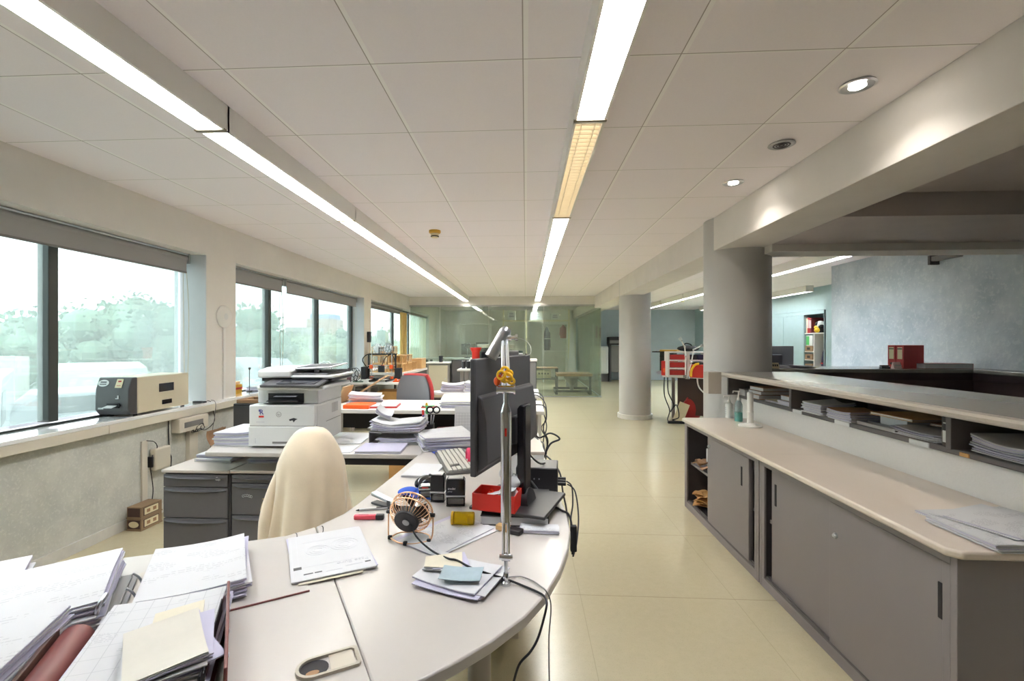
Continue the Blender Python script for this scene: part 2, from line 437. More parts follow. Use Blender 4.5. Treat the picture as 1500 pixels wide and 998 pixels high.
M['keybase'] = mk('keyboard_base', (96, 94, 90), .5)
M['curtain'] = mk('yellow_curtain', (222, 190, 120), .85, var=.05, vs=10)
M['vblind'] = mk('vertical_blind', (220, 210, 180), .7, var=.04, vs=6)
M['green'] = mk('green_plastic', (90, 190, 110), .5)
M['navy'] = mk('navy_fabric', (48, 46, 72), .85)
M['clothes_dark'] = mk('dark_clothes', (60, 64, 76), .85)
M['clothes_red'] = mk('red_clothes', (150, 60, 62), .85)
M['gold'] = mk('tin_gold', (206, 160, 56), .35, metal=.4)
M['ink_black'] = mk('ink_black', (48, 48, 52), .6)
M['ink_grey'] = mk('ink_grey', (150, 150, 156), .6)
M['ink_faint'] = mk('ink_faint', (212, 212, 216), .6)
M['slip_white'] = mk('slip_white', (210, 205, 194), .7, var=.03, vs=20)
M['ink_light'] = mk('ink_light', (188, 188, 194), .6)
M['ink_white'] = mk('ink_white', (236, 236, 236), .6)
M['ink_blue'] = mk('ink_blue', (84, 84, 150), .6)
M['leaf'] = mk('leaf', (104, 124, 104), .8, var=.3, vs=1.2)  # this and the pale leaf are greyed to carry outdoor haze
M['leaf2'] = mk('leaf_pale', (134, 148, 116), .8, var=.25, vs=1.2)
M['bark'] = mk('bark', (104, 88, 70), .9)
M['asphalt'] = mk('yard_ground', (92, 95, 90), .9, var=.06, vs=.5)
M['van_white'] = mk('vehicle_white', (150, 152, 158), .4)
M['facade'] = mk('far_facade', (170, 166, 160), .8)
M['facade_brick'] = mk('far_facade_brick', (176, 146, 132), .8)
M['far_blue'] = mk('far_blue_panel', (120, 146, 190), .7)
SKY = 2.2
EXPO = 1.70
# ================================================================== CAMERA, SKY
cam = bpy.data.cameras.new('camera'); cam.sensor_width = 36; cam.lens = 36 * FPX / 1500
cam.shift_x = (750 - CXP) / 1500; cam.shift_y = (CYP - 499) / 1500; cam.clip_start = .02; cam.clip_end = 400
co = bpy.data.objects.new('camera', cam); COL.objects.link(co)
co.location = (0, 0, HC); co.rotation_euler = (PI / 2, 0, TH); sc.camera = co
w = bpy.data.worlds.new('overcast_sky'); sc.world = w; w.use_nodes = True
bg = w.node_tree.nodes['Background']; bg.inputs[0].default_value = (.93, .97, 1, 1); bg.inputs[1].default_value = SKY
sc.view_settings.view_transform = 'Standard'; sc.view_settings.look = 'None'; sc.view_settings.gamma = 1
sc.view_settings.use_curve_mapping = False; sc.view_settings.exposure = EXPO
sc.cycles.max_bounces = 14; sc.cycles.diffuse_bounces = 9; sc.cycles.glossy_bounces = 4; sc.cycles.transparent_max_bounces = 16; sc.cycles.transmission_bounces = 6
sc.cycles.sample_clamp_indirect = 10; sc.cycles.use_denoising = True; sc.cycles.caustics_reflective = False; sc.cycles.caustics_refractive = False

# ================================================================== ROOM SHELL
CZ = 2.44; LX = -2.85; RX = 4.45
Y0 = -2.6; YB = 16.4
struct(MB().box(LX - .3, 6.5, Y0, YB + .2, -.12, 0).build('floor', M['floor'], smooth=False))
struct(MB().box(LX - .3, 6.5, Y0, YB + .2, CZ, CZ + .12).build('ceiling', M['ceil'], smooth=False))
# left (window) wall
W = [(.9, 4.0), (4.42, 8.06), (8.42, 13.6)]
LZ0, LZ1 = .72, 2.12
m = MB()
m.box(LX - .3, LX, Y0, YB, LZ1, CZ)
ys = [Y0] + [k for a in W for k in a] + [YB]
for i in range(0, len(ys), 2): m.box(LX - .3, LX, ys[i], ys[i + 1], LZ0, LZ1)
struct(m.build('wall_left', M['wall'], smooth=False))
struct(MB().box(LX - .3, LX - .02, Y0, YB, 0, LZ0).build('wall_left_lower', M['wall_low'], smooth=False))
struct(MB().box(LX - .02, LX - .006, Y0, YB, 0, .07).build('baseboard_left', M['marble'], smooth=False))
m = MB()
for a in (4.0, 8.06):                    # pale painted reveals of the deep openings
    m.box(LX - .29, LX - .002, a - .004, a, .81, LZ1)
struct(m.build('trim_1', M['reveal'], smooth=False))
struct(MB().box(LX - .3, LX + .03, Y0, 11.2, .78, .805).build('trim_2', M['sill'], bevel=.004))
m = MB()
yy = Y0
for y in (1.2, 3.0, 4.8, 6.6, 8.4, 10.2, 11.2):
    m.box(LX - .02, LX + .03, yy, y - .004, .72, .78); yy = y
struct(m.build('trim_3', M['cream_plastic'], bevel=.003))
mull = {0: [2.85, 1.2], 1: [5.40, 6.69, 8.04], 2: [10.62, 12.1]}
for i, (a, b) in enumerate(W):
    win = MB().box(-3.13, -3.07, a, b, .805, .818).box(-3.13, -3.07, a, b, 2.06, LZ1).build('window_%d' % (i + 1), M['dark_frame'], bevel=.004)
    struct(win)
    for y in mull[i]:
        MB().box(-3.14, -3.06, y - .032, y + (.032 if y < 8 else .02), .828, 2.06).build('mullion', M['dark_frame'], win, bevel=.004)
    q = sorted([a] + mull[i] + [b])
    for k in range(len(q) - 1):
        if q[k + 1] - q[k] > .2:
            MB().box(-3.103, -3.097, q[k] + .02, q[k + 1] - .02, .84, 2.07).build('pane', M['glass'], win, smooth=False)
# back walls, right walls
struct(MB().box(LX, 1.76, YB, YB + .15, 0, CZ).build('wall_back', M['wall'], smooth=False))
struct(MB().box(1.76, 6.2, YB, YB + .15, 0, CZ).build('wall_back_blue', M['wall_blue'], smooth=False))
struct(MB().box(RX, RX + .12, Y0, 7.02, 0, CZ).box(RX + .12, 5.85, 6.9, 7.02, 0, CZ).build('wall_right', M['wall_plaster'], smooth=False))
struct(MB().box(5.85, 6.0, 7.02, 9.398, 0, CZ).box(5.85, 6.0, 9.398, 14.62, 1.975, CZ).box(5.85, 6.0, 14.62, YB, 0, CZ).box(6.29, 6.4, 9.3, 14.7, 0, CZ).build('wall_recess', M['panel_blue'], smooth=False))
struct(MB().box(LX, RX + .12, Y0 - .12, Y0, 0, CZ).build('wall_rear', M['wall'], smooth=False))
# beams, lintels, columns
struct(MB().box(1.66, 2.03, Y0, YB, 2.15, CZ).build('trim_4', M['beam'], bevel=.003))
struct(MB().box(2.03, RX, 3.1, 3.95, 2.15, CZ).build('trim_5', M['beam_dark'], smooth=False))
struct(MB().box(2.03, RX, 3.95, 4.2, 2.09, CZ).build('trim_6', M['beam'], smooth=False))
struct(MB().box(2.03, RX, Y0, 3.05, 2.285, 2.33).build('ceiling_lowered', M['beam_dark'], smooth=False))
struct(MB().box(LX, 1.80, 11.28, 11.5, 2.23, CZ).build('trim_7', M['wall'], smooth=False))
for n_, (cx, cy) in enumerate([(1.91, 4.32), (1.93, 8.34)]):
    c = MB().cyl((cx, cy, 0.07), (cx, cy, CZ), .277 - .006 * n_, n=64, cap=False).build('column_%d' % (n_ + 1), M['column'], ang=40)
    struct(c)
    MB().cyl((cx, cy, 0), (cx, cy, .075), .30, n=64).build('plinth', M['marble'], c)

# frameless glass partition at the far end and its return
g = MB().box(LX, 1.82, 11.27, 11.33, 2.195, 2.235).box(LX, 1.82, 11.28, 11.32, 0, .02).box(1.79, 1.83, 11.3, YB, 0, .02).box(1.79, 1.83, 11.3, YB, 2.195, 2.235).build('wall_glass', M['alu'], smooth=False)
struct(g)
px = [LX + .01, -2.1, -.9, .44, 1.795]
for a, b in zip(px, px[1:]):
    MB().box(a + .004, b - .004, 11.295, 11.305, .02, 2.195).build('pane', M['pglass'], g, smooth=False)
for a, b in ((11.3, 12.9), (12.9, 14.6), (14.6, YB)):
    MB().box(1.805, 1.815, a + .006, b - .006, .02, 2.195).build('pane', M['pglass'], g, smooth=False)

# ================================================================== CEILING FITTINGS
def strip_light(x, y0, y1, side, label, dim=0, wd=.118, mt=None):
    t = thing('ceiling_light', label, 'ceiling light', (x, (y0 + y1) / 2, CZ), 0, None)
    L = (y1 - y0) / 2; zb = -.12
    MB().box(-wd / 2 - .012, -wd / 2, -L, L, zb, 0).box(wd / 2, wd / 2 + .012, -L, L, zb, 0).box(-wd / 2, wd / 2, -L, L, -.012, 0).box(-wd / 2 - .012, wd / 2 + .012, -L, -L + .006, zb, 0).box(-wd / 2 - .012, wd / 2 + .012, L - .006, L, zb, 0).build('housing', M['lamp_housing'], t, smooth=False)
    MB().box(-wd / 2, wd / 2, -L + .006, L - .006, -.090, -.084).build('diffuser', M[mt or ('lamp_dim' if dim else 'lamp_on')], t, smooth=False)
    m = MB(); n = int((y1 - y0) / .045)
    for i in range(n):
        yy = -L + .03 + i * (2 * L - .06) / (n - 1)
        m.box(-wd / 2 + .002, wd / 2 - .002, yy - .0012, yy + .0012, zb + .002, -.091)
    for xx in (-.03, .03): m.box(xx - .001, xx + .001, -L + .01, L - .01, zb + .002, -.091)
    m.build('louvre', M['louvre'], t, smooth=False)
    m = MB().box(-wd / 2 - .013, wd / 2 + .013, L - .03, L - .012, zb - .004, zb + .004)
    m.build('end_clip', M['joint_metal'], t, smooth=False)
    return t
nm = ['nearest', 'second', 'third', 'fourth', 'fifth', 'sixth', 'seventh']
ord_ = ['overhead at the camera end', 'second from the camera end', 'third from the camera end', 'fourth from the camera end', 'fifth from the camera end', 'sixth from the camera end', 'short last one']
yj = [.48, 2.08, 3.69, 5.29, 6.9, 8.5, 10.1, 11.24]
for i in range(7):
    strip_light(.283, yj[i] + .002, yj[i + 1] - .002, 1, 'lit strip lamp in the middle ceiling row, ' + ord_[i], dim=(i == 1))
for i in range(7):
    strip_light(-1.447, yj[i] + .002, yj[i + 1] - .002, -1, 'lit strip lamp in the ceiling row beside the windows, ' + ord_[i])
for i, (a, b) in enumerate([(11.6, 13.2), (13.25, 14.85)]):  # lamps added to brighten the room behind the glass
    strip_light(-1.447, a, b, 1, 'added fill lamp strip behind the glass on the window side, ' + ['just past the glass', 'close to the end wall'][i], mt='lamp_cool')
for i, (a, b) in enumerate([(11.6, 13.2), (13.25, 14.85)]):
    strip_light(.283, a, b, 1, 'lit strip lamp behind the glass on the walkway side, ' + ['just past the glass', 'close to the end wall'][i], mt='lamp_cool')
for i, (a, b) in enumerate([(5.4, 7.15), (7.2, 9.0), (9.05, 10.8), (10.85, 12.6), (12.65, 14.4)]):
    strip_light(3.66, a, b, 1, 'cool lit strip beyond the beam, ' + ['the one above the counter', 'second of its row behind the front column', 'third of its row, just past the front column', 'fourth of its row, between the two columns', 'last of its row towards the blue end wall'][i], mt='lamp_cool')
for i, (a, b) in enumerate([(9.4, 11.2), (11.3, 13.1), (13.2, 15.0)]):
    strip_light(5.55, a, b, 1, 'cool lit strip above the pale blue cupboards, ' + ['closest to the stucco wall corner', 'middle one of its row', 'last one before the blue end wall'][i])
# housing clips beside the window row
for i, (u, v) in enumerate([(352, 196), (480, 287), (548, 332), (590, 366), (620, 392), (641, 404)]):
    p = onz(u, v, CZ - .01)
    tag(MB().box(-.022, .022, -.026, .026, -.018, .0).box(-.010, .010, -.014, .014, -.03, -.018).build('ceiling_clip', M['joint_metal'], None, (p.x, p.y, CZ), bevel=.006),
        'small brown clip on the ceiling beside the window lights, ' + ['by the first lamp joint', 'halfway along the second lamp', 'near the second lamp joint', 'along the third lamp', 'along the fourth lamp', 'the farthest one'][i], 'ceiling clip')
# downlights and speaker grille
def downlight(u, v, lit, label, name):
    p = onz(u, v, CZ); t = thing(name, label, 'downlight' if lit else 'ceiling speaker', (p.x, p.y, CZ))
    MB().lathe([(.052, 0), (.066, -.002), (.068, -.006), (.060, -.010), (.050, -.008)], 32).build('trim_ring', M['chrome_sat' if lit else 'alu'], t)
    if lit:
        L = bpy.data.lights.new('spot_lamp', 'SPOT'); L.energy = 5; L.color = (1, .93, .84); L.spot_size = 2.2; L.spot_blend = .6; L.shadow_soft_size = .03
        lo = bpy.data.objects.new('spot_lamp', L); COL.objects.link(lo); lo.parent = t; lo.location = (0, 0, -.014)
        MB().lathe([(.0001, -.008), (.030, -.010), (.034, -.006), (.034, 0)], 24).build('bulb', M['spot_on'], t)
        MB().lathe([(.034, -.003), (.051, -.007), (.052, -.001), (.034, -.001)], 24).build('reflector', M['chrome'], t)
    else:
        m = MB()
        for r in (.012, .026, .04): m.ring((0, 0, -.007), r, .0045, n=24, k=6)
        m.build('grille', M['dark_grey'], t)
        MB().cyl((0, 0, -.004), (0, 0, -.001), .052, n=24).build('back_plate', M['slot'], t)
downlight(1256, 124, 1, 'lit round downlight with satin rim, the larger looking one by the beam', 'downlight')
downlight(1145, 211, 0, 'round grey speaker grille in the ceiling between two downlights', 'ceiling_speaker')
downlight(1074, 267, 1, 'lit round downlight close to the top of the front column', 'downlight')
p = onz(637, 338, CZ)
t = thing('smoke_detector', 'yellowed smoke detector on the ceiling between the two lamp rows', 'smoke detector', (p.x, p.y, CZ))
MB().lathe([(.058, 0), (.058, -.02), (.05, -.028), (.040, -.03)], 24).build('base', M['gold'], t)
MB().lathe([(.040, -.03), (.038, -.062), (.03, -.07), (.0001, -.071)], 24).build('sensor_head', M['label_cream'], t)
MB().lathe([(.0395, -.054), (.0405, -.056), (.0405, -.062), (.0385, -.064)], 24).build('vent_band', M['slot'], t)
p = onz(905, 461, CZ - .005)
p = onz(1000, 440, CZ)
t = thing('smoke_detector', 'small round smoke detector over the blue back area beyond the columns', 'smoke detector', (p.x, p.y, CZ))
MB().lathe([(.05, 0), (.05, -.02), (.036, -.03), (.034, -.05), (.0001, -.052)], 20).build('sensor_head', M['label_cream'], t)
# bracket on the stucco wall
t = thing('wall_bracket', 'dark grey metal bracket high on the stucco wall', 'bracket', (RX, 5.12, 2.235))
MB().box(-.10, 0, .13, .16, -.06, .04).build('mounting_plate', M['dark_grey'], t, bevel=.003)
MB().rbox((-.05, -.01, 0), (.07, .30, .05), (0, 0, 0)).build('arm', M['mid_grey'], t, bevel=.006)

# ================================================================== WINDOW DRESSINGS AND WALL FITTINGS
def roller(y0, y1, label, drop=.16):
    t = thing('roller_blind', label, 'roller blind', (-3.0, (y0 + y1) / 2, LZ1)); L = (y1 - y0) / 2
    MB().cyl((0, -L, -.045), (0, L, -.045), .036, n=20).build('roller', M['blind'], t)
    MB().box(.028, .034, -L + .02, L - .02, -drop, -.045).build('fabric', M['blind'], t)
    MB().box(.024, .038, -L + .02, L - .02, -drop - .016, -drop).build('bottom_bar', M['mid_grey'], t, bevel=.003)
    MB().box(-.04, .045, -L - .012, -L, -.09, 0).box(-.04, .045, L, L + .012, -.09, 0).build('bracket', M['alu'], t, bevel=.003)
    MB().cyl((.03, -L, -.01), (.03, L, -.01), .008, n=10).build('rail', M['chrome_sat'], t)
    m = MB().tube(spline([(.02, L - .015, -.06), (.045, L - .01, -.5), (.04, L - .012, -1.0), (.03, L - .02, -1.22), (.02, L - .03, -1.0), (.01, L - .025, -.5), (0, L - .02, -.06)], 6), .003, 6)
    m.build('pull_chain', M['cream_plastic'], t)
roller(1.0, 3.93, 'grey roller blind rolled up over the big window in front')
roller(4.47, 5.52, 'short grey roller blind over the tree end of the middle window')
roller(5.60, 8.0, 'long grey roller blind over the hedge end of the middle window')
roller(8.5, 11.0, 'grey roller blind over the last window before the yellow curtain', .12)
# yellow gathered curtain
def cfn(u, v):
    return (-2.93 + .03 * math.sin(u * 2 * PI * 6.5) + .01 * math.sin(u * 31), 10.76 + u * .50, .83 + v * 1.2)
m = MB().grid(cfn, 80, 4); m.grid(lambda u, v: (cfn(u, v)[0] - .004, cfn(u, v)[1], cfn(u, v)[2]), 80, 4)
t = thing('curtain', 'yellow gathered curtain drawn to the end of the last window', 'curtain')
m.build('cloth', M['curtain'], t)
MB().cyl((-2.93, 8.6, 2.045), (-2.93, 11.25, 2.045), .012, n=10).build('rod', M['alu'], t)
t = thing('vertical_blind', 'cream vertical slat blind behind the glass partition', 'vertical blind', (-2.9, 12.4, 0))
m = MB()
for i in range(16):
    m.rbox((0, -.95 + i * .125, 1.42), (.004, .115, 1.2), (0, 0, .35))
m.build('slat', M['vblind'], t, smooth=False)
MB().box(-.025, .025, -1.03, 1.05, 2.02, 2.06).build('track', M['alu'], t)
# round access point and its trunking
p = onx(327, 464, LX)
t = thing('access_point', 'round white wireless access point on the wall between two windows', 'access point', (LX, p.y, p.z), (0, PI / 2, 0))
MB().lathe([(.0001, .03), (.05, .03), (.095, .022), (.105, .012), (.105, 0)], 40).build('disc_body', M['white_paint'], t)
MB().lathe([(.0001, .0315), (.028, .0315), (.03, .030)], 24).build('centre_cap', M['printer_white'], t)
MB().box(LX, LX + .014, p.y - .016, p.y + .016, .806, p.z - .10).build('cable_trunking', M['white_paint'], None, bevel=.002)
tag(bpy.data.objects['cable_trunking'], 'white cable trunking dropping from the round access point to the sill', 'trunking')
# junction box and post under the sill
t = thing('junction_box', 'cream socket box fixed under the sill with coiled wires', 'socket box', (LX - .02, 3.78, .655))
MB().box(0, .075, -.17, .17, -.055, .06).build('box_body', M['cream_plastic'], t, bevel=.006)
MB().box(.075, .078, -.12, .10, -.02, .025).build('socket_strip', M['mid_grey'], t, bevel=.001)
tag(MB().box(LX - .02, LX + .018, 3.77, 3.87, 0, .598).build('cable_post', M['cream_plastic'], None, bevel=.004), 'cream cable duct running to the floor under the socket box', 'cable duct')
tag(MB().box(LX - .02, LX - .004, 3.31, 3.36, .0, .60).build('cable_trunking', M['cream_plastic'], None, bevel=.003), 'thin cream trunking on the stucco wall beside the small wall box', 'trunking')
t = thing('wall_box', 'small cream switch box on the stucco wall above the crates', 'wall box', (LX - .02, 3.47, .44))
MB().box(0, .05, -.08, .08, -.085, .085).build('cover', M['cream_plastic'], t, bevel=.012, seg=3)
MB().box(.0, .04, -.1, -.085, -.05, .03).build('plug', M['black'], t, bevel=.003)
def cable(name, label, pts, r, mat, k=7, n=6, cat='cable'):
    return tag(MB().tube(spline(pts, k), r, n).build(name, mat), label, cat)
wx = LX + .035
cable('cable', 'thin grey wire looping from the label printer down the wall', [(-2.92, 3.99, .812), (-2.83, 4.02, .81), (wx - .02, 4.06, .74), (wx - .03, 4.10, .62), (wx - .04, 4.0, .56), (wx, 3.86, .60), (wx + .012, 3.80, .63)], .003, M['black_rub'])
cable('cable', 'grey wire hanging straight from the sill beside the socket box', [(-2.88, 4.06, .81), (-2.815, 4.06, .806), (-2.81, 4.06, .70), (wx - .04, 4.06, .4), (wx - .045, 4.07, .004)], .003, M['mid_grey'])
cable('cable', 'black wire hanging beside the socket box to the floor', [(wx - .045, 3.57, .71), (wx - .045, 3.575, .55), (wx - .04, 3.58, .45), (wx - .045, 3.6, .40), (wx - .045, 3.59, .25), (wx - .045, 3.6, .06)], .004, M['black_rub'])
cable('cable', 'wire arching from the thin trunking into the small wall box', [(LX, 3.345, .60), (LX + .012, 3.40, .58), (LX + .012, 3.43, .53), (LX + .01, 3.385, .47), (LX + .01, 3.37, .38), (LX + .012, 3.39, .20), (LX, 3.36, .004)], .003, M['black_rub'])
m = []
for i in range(60):
    a = i * .55; m.append((wx + .012 + .012 * math.sin(i * .9), 3.83 + .055 * math.cos(a) * (1 + .3 * math.sin(i)), .61 + .03 * math.sin(a * 1.1)))
cable('cable', 'tangled bundle of thin wires at the front of the socket box', m, .0025, M['black_rub'], k=2)

# ================================================================== OUTSIDE
gz = -1.3
struct(MB().box(-140, LX - .31, -40, 190, gz - .1, gz).build('ground', M['asphalt'], smooth=False))
def tree(u, top_v, dist, wdt, label, pale=0, trunk=True, dens=900, seed=1, name='tree', base=None):
    r = random.Random(seed); c = ony(u, 500, dist); H = HC + (500 - top_v) / FPX * dist
    t = thing(name, label, name, (c.x, dist, gz)); h = H - gz
    m = MB()
    lobes = []
    for i in range(9):
        a = r.uniform(0, 2 * PI); q = r.uniform(.1, .55)
        lobes.append((math.cos(a) * wdt * .5 * q * 1.3, math.sin(a) * wdt * .5 * q, h * (r.uniform(.32, .78) if trunk else r.uniform(.15, .6)), wdt * r.uniform(.2, .32)))
    lobes.append((0, 0, h * .8, min(wdt * .25, h * .2)))
    for (x, y, z, q) in lobes:
        m.sph((x, y, z), q * .8, 10, 7, (1, 1, .9))
    for i in range(dens):
        x, y, z, q = r.choice(lobes)
        d = Vector((r.gauss(0, 1), r.gauss(0, 1), r.gauss(0, 1))).normalized() * (q * r.uniform(.7, 1.12))
        s_ = wdt * r.uniform(.018, .045)
        a = Vector((r.gauss(0, 1), r.gauss(0, 1), r.gauss(0, 1))).normalized() * s_; b = a.orthogonal().normalized() * s_ * .6
        o = Vector((x, y, max(z + d.z, .05))); o.x += d.x; o.y += d.y
        m.add([o - a, o + b, o + a, o - b], [(0, 1, 2, 3)])
    m.build('foliage', M['leaf2' if pale else 'leaf'], t, smooth=False)
    if trunk: MB().tube(spline([(0, 0, 0), (.05 * wdt, 0, h * .25), (0, 0, h * .5)], 4), [wdt * .045 - i * wdt * .003 for i in range(9)], 8).build('trunk', M['bark'], t)
    return t
tree(30, 462, 22, 5.0, 'hazy dark tree outside the front window beside the window post', seed=3)
tree(112, 452, 38, 6.0, 'hazy tree outside the front window, just right of the window post', seed=4, trunk=True)
tree(165, 440, 29, 5.2, 'hazy broad tree in the middle of the front window', seed=5)
tree(200, 425, 33, 5.6, 'hazy tallest tree outside the front window above the label printer', seed=6)
tree(243, 440, 27.5, 5.2, 'hazy tree outside the front window beside the reveal', seed=7)
tree(368, 443, 25, 4.6, 'hazy loose tree filling the first pane of the middle window', seed=8)
for i, (u, tv, d, wd_, pl) in enumerate([(415, 496, 34, 4.5, 0), (440, 505, 26, 3.6, 1), (478, 500, 44, 4.6, 1), (500, 478, 54, 5.5, 0), (560, 480, 40, 4.5, 0), (455, 492, 68, 10, 1)]):
    tree(u, tv, d, wd_, ['hazy rounded hedge shrub beyond the first window post of the middle window', 'pale low shrub in the middle pane beside the car yard', 'pale shrub beyond the second post of the middle window', 'hazy tall shrub at the far edge of the middle window', 'hazy shrub outside the last window', 'pale distant shrub below the striped building'][i], pl, False, 500, 20 + i, 'shrub')
def vehicle(x, y, rz, L, Wd, H, label, van):
    t = thing('van' if van else 'car', label, 'van' if van else 'car', (x, y, gz), rz)
    if van: pr = [(-L / 2, .35), (-L / 2, H * .95), (-L / 2 + .1, H), (L * .25, H), (L * .36, H * .88), (L * .44, H * .55), (L / 2, H * .48), (L / 2, .35)]
    else: pr = [(-L / 2, .3), (-L / 2, .75), (-L * .42, .95), (-L * .3, H), (L * .1, H), (L * .28, .95), (L * .46, .82), (L / 2, .6), (L / 2, .3)]
    MB().yprism(pr, -Wd / 2, Wd / 2).build('body', M['van_white'], t, bevel=.05)
    for sx in (-.3, .31):
        for sy in (-1, 1):
            MB().cyl((L * sx, sy * (Wd / 2 - .18), .33), (L * sx, sy * (Wd / 2 + .01), .33), .33, n=20).build('wheel', M['black_rub'], t)
    z0, z1 = (H * .55, H * .85) if van else (.98, H - .1)
    m = MB()
    for sy in (-1, 1):
        m.yprism([(L * .12, z0), (L * .36, z0), (L * .30, z1), (L * .12, z1)] if van else [(-L * .26, z0), (L * .2, z0), (L * .08, z1), (-L * .25, z1)], sy * Wd / 2 - .012, sy * Wd / 2 + .012)
    m.build('side_window', M['screen'], t)
    m = MB()
    m.box(-L / 2 - .015, -L / 2 + .02, -Wd * .4, Wd * .4, z0 + .05, z1 + .05)
    m.build('rear_window', M['screen'], t)
    return t
vehicle(-11.3, 8.35, -.75, 4.6, 1.8, 2.0, 'white van parked outside behind the front window pane', True)
vehicle(-10.9, 11.4, .9, 4.2, 1.75, 1.45, 'pale car parked outside right of the window post', False)
vehicle(-10.3, 16.8, -.6, 4.4, 1.8, 2.0, 'white van parked outside the first pane of the middle window', True)
t = thing('shipping_container', 'long pale green flat-topped container outside behind the parked car', 'container', (-16.0, 16.6, gz), .75)
MB().box(-1.3, 1.3, -3, 3, 0, 1.75).build('body', mk('pale_green_metal', (186, 204, 180), .6), t, bevel=.03)
m = MB()
for i in range(20): m.box(1.3, 1.33, -2.9 + i * .3, -2.78 + i * .3, .1, 1.65)
m.build('rib', mk('pale_green_rib', (196, 210, 190), .6), t)
struct(MB().box(-24, -15.4, 13.2, 13.6, gz, .88).build('yard_wall', M['facade'], smooth=False))
def block(u0, u1, tv, dist, label, mat, bands=0, top=None):
    a = ony(u0, 500, dist); b = ony(u1, 500, dist); H = HC + (500 - tv) / FPX * dist
    t = thing('building', label, 'building', ((a.x + b.x) / 2, dist, gz)); hw = (b.x - a.x) / 2; h = H - gz
    MB().box(-hw, hw, 0, 8, 0, h).build('wall', M[mat], t, smooth=False)
    for i in range(bands):
        MB().box(-hw * .95, hw * .95, -.05, 0, h * (.35 + .6 * i / bands), h * (.35 + .6 * (i + .5) / bands)).build('window_band', M['mid_grey'], t, smooth=False)
    if top: MB().box(-hw * .9, hw * .9, 1, 7, h, h * 1.14).build('roof_sign', M[top], t, smooth=False)
block(418, 449, 479, 90, 'long low white building with dark window bands, far behind the shrubs', 'facade', 3)
block(449, 482, 466, 100, 'far tower with a blue rooftop block seen in the middle window', 'facade_brick', 0, 'far_blue')
# ================================================================== SIDE CABINETS AND RECEPTION COUNTER
def cabinet(y0, y1, label, doors, holes):
    t = thing('sliding_door_cabinet', label, 'cabinet', (1.30, y0, 0)); L = y1 - y0; D = .5; H = .695
    m = MB()
    m.box(0, D, 0, .022, 0, H).box(0, D, L - .022, L, 0, H).box(0, D, .022, L - .022, H - .03, H).box(0, D, .022, L - .022, 0, .05).box(D - .012, D, .022, L - .022, .05, H - .03)
    m.box(0, .012, .022, .05, .05, H - .03).box(0, .012, L - .05, L - .022, .05, H - .03)
    m.build('body', M['cab'], t, bevel=.002)
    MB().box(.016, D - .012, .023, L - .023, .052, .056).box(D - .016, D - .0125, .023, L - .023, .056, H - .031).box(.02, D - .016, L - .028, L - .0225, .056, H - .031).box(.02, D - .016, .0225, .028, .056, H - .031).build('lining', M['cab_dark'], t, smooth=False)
    MB().box(.002, .03, .03, L - .03, .05, .058).box(.011, .013, .03, L - .03, .058, .066).box(.026, .028, .03, L - .03, .058, .066).build('door_track', M['shelf_dark'], t, smooth=False)
    MB().box(.04, D - .02, .03, L - .03, .35, .368).build('shelf', M['cab'], t, bevel=.001)
    for k, (a, b, xx, hy, ly) in enumerate(doors):
        d = MB().box(xx, xx + .014, a - y0, b - y0, .056, H - .034).build('door', M['cab'], t, bevel=.002)
        if hy is not None:
            MB().box(xx - .003, xx + .002, hy - y0 - .009, hy - y0 + .009, .475, .59).build('recessed_handle', M['slot'], d, bevel=.003)
        if ly is not None:
            MB().cyl((xx - .006, ly - y0, .53 if k else .6), (xx + .002, ly - y0, .53 if k else .6), .011, n=16).cyl((xx - .012, ly - y0, .53 if k else .6), (xx - .006, ly - y0, .53 if k else .6), .006, n=12).build('lock', M['chrome_sat'], d)
    return t
cabinet(2.67, 3.88, 'grey low cabinet with its sliding door pushed open, shelves showing', [(2.80, 3.415, .006, 2.887, 3.385), (2.81, 3.42, .022, None, None)], 1)
cabinet(1.475, 2.66, 'grey low cabinet with closed sliding doors and a cream lock knob', [(2.03, 2.575, .022, 2.535, None), (1.505, 2.075, .006, 1.537, 2.033)], 0)
m = MB().prism([(1.272, 1.485), (1.30, 1.455), (1.812, 1.455), (1.812, 3.90), (1.30, 3.90), (1.272, 3.86)], .696, .722)
m.build('worktop', M['worktop'], bevel=.008, seg=3)
tag(bpy.data.objects['worktop'], 'long beige worktop lying over both grey sliding door cabinets', 'worktop')
tag(MB().box(1.273, 1.80, 2.664, 2.667, .7215, .7222).build('worktop_joint', M['desk_edge']), 'fine joint strip across the beige worktop over the cabinet gap', 'joint strip')
# white box and scraps inside the open cabinet
p = (1.40, 3.62, .369)
t = thing('carton', 'white printed carton on the shelf of the open grey cabinet', 'box', (1.44, 3.60, .369), -.1)
MB().box(-.05, .11, -.12, .08, 0, .15).build('box_body', M['printer_white'], t, bevel=.003)
m = MB(); m.box(-.0515, -.0505, -.06, -.03, .05, .07).box(-.0515, -.0505, -.02, .0, .075, .085)
m.build('printed_mark', M['ink_grey'], t)
def scrap(x, y, z, n, label, seed, mat='wood', s=.07):
    r = random.Random(seed); m = MB()
    for i in range(n):
        a = r.uniform(0, 6.28)
        c = Vector((r.uniform(-.03, .03), r.uniform(-.08, .08), .018 + .016 * i))
        m.slab(s * r.uniform(.7, 1.3), s * r.uniform(.7, 1.3), .003, 0, lambda x_, y_: .02 * math.sin(2.2 * x_ + seed) * math.cos(2 * y_), 4, 4, a, c.x, c.y)
        for k in range(len(m.v) - 50, len(m.v)):
            q = m.v[k]; m.v[k] = (q[0], q[1], q[2] + c.z - .0)
    zmin = min(q[2] for q in m.v); m.v = [(q[0], q[1], q[2] - zmin) for q in m.v]
    return tag(m.build('wrapping_paper', M[mat], None, (x, y, z)), label, 'wrapping paper')
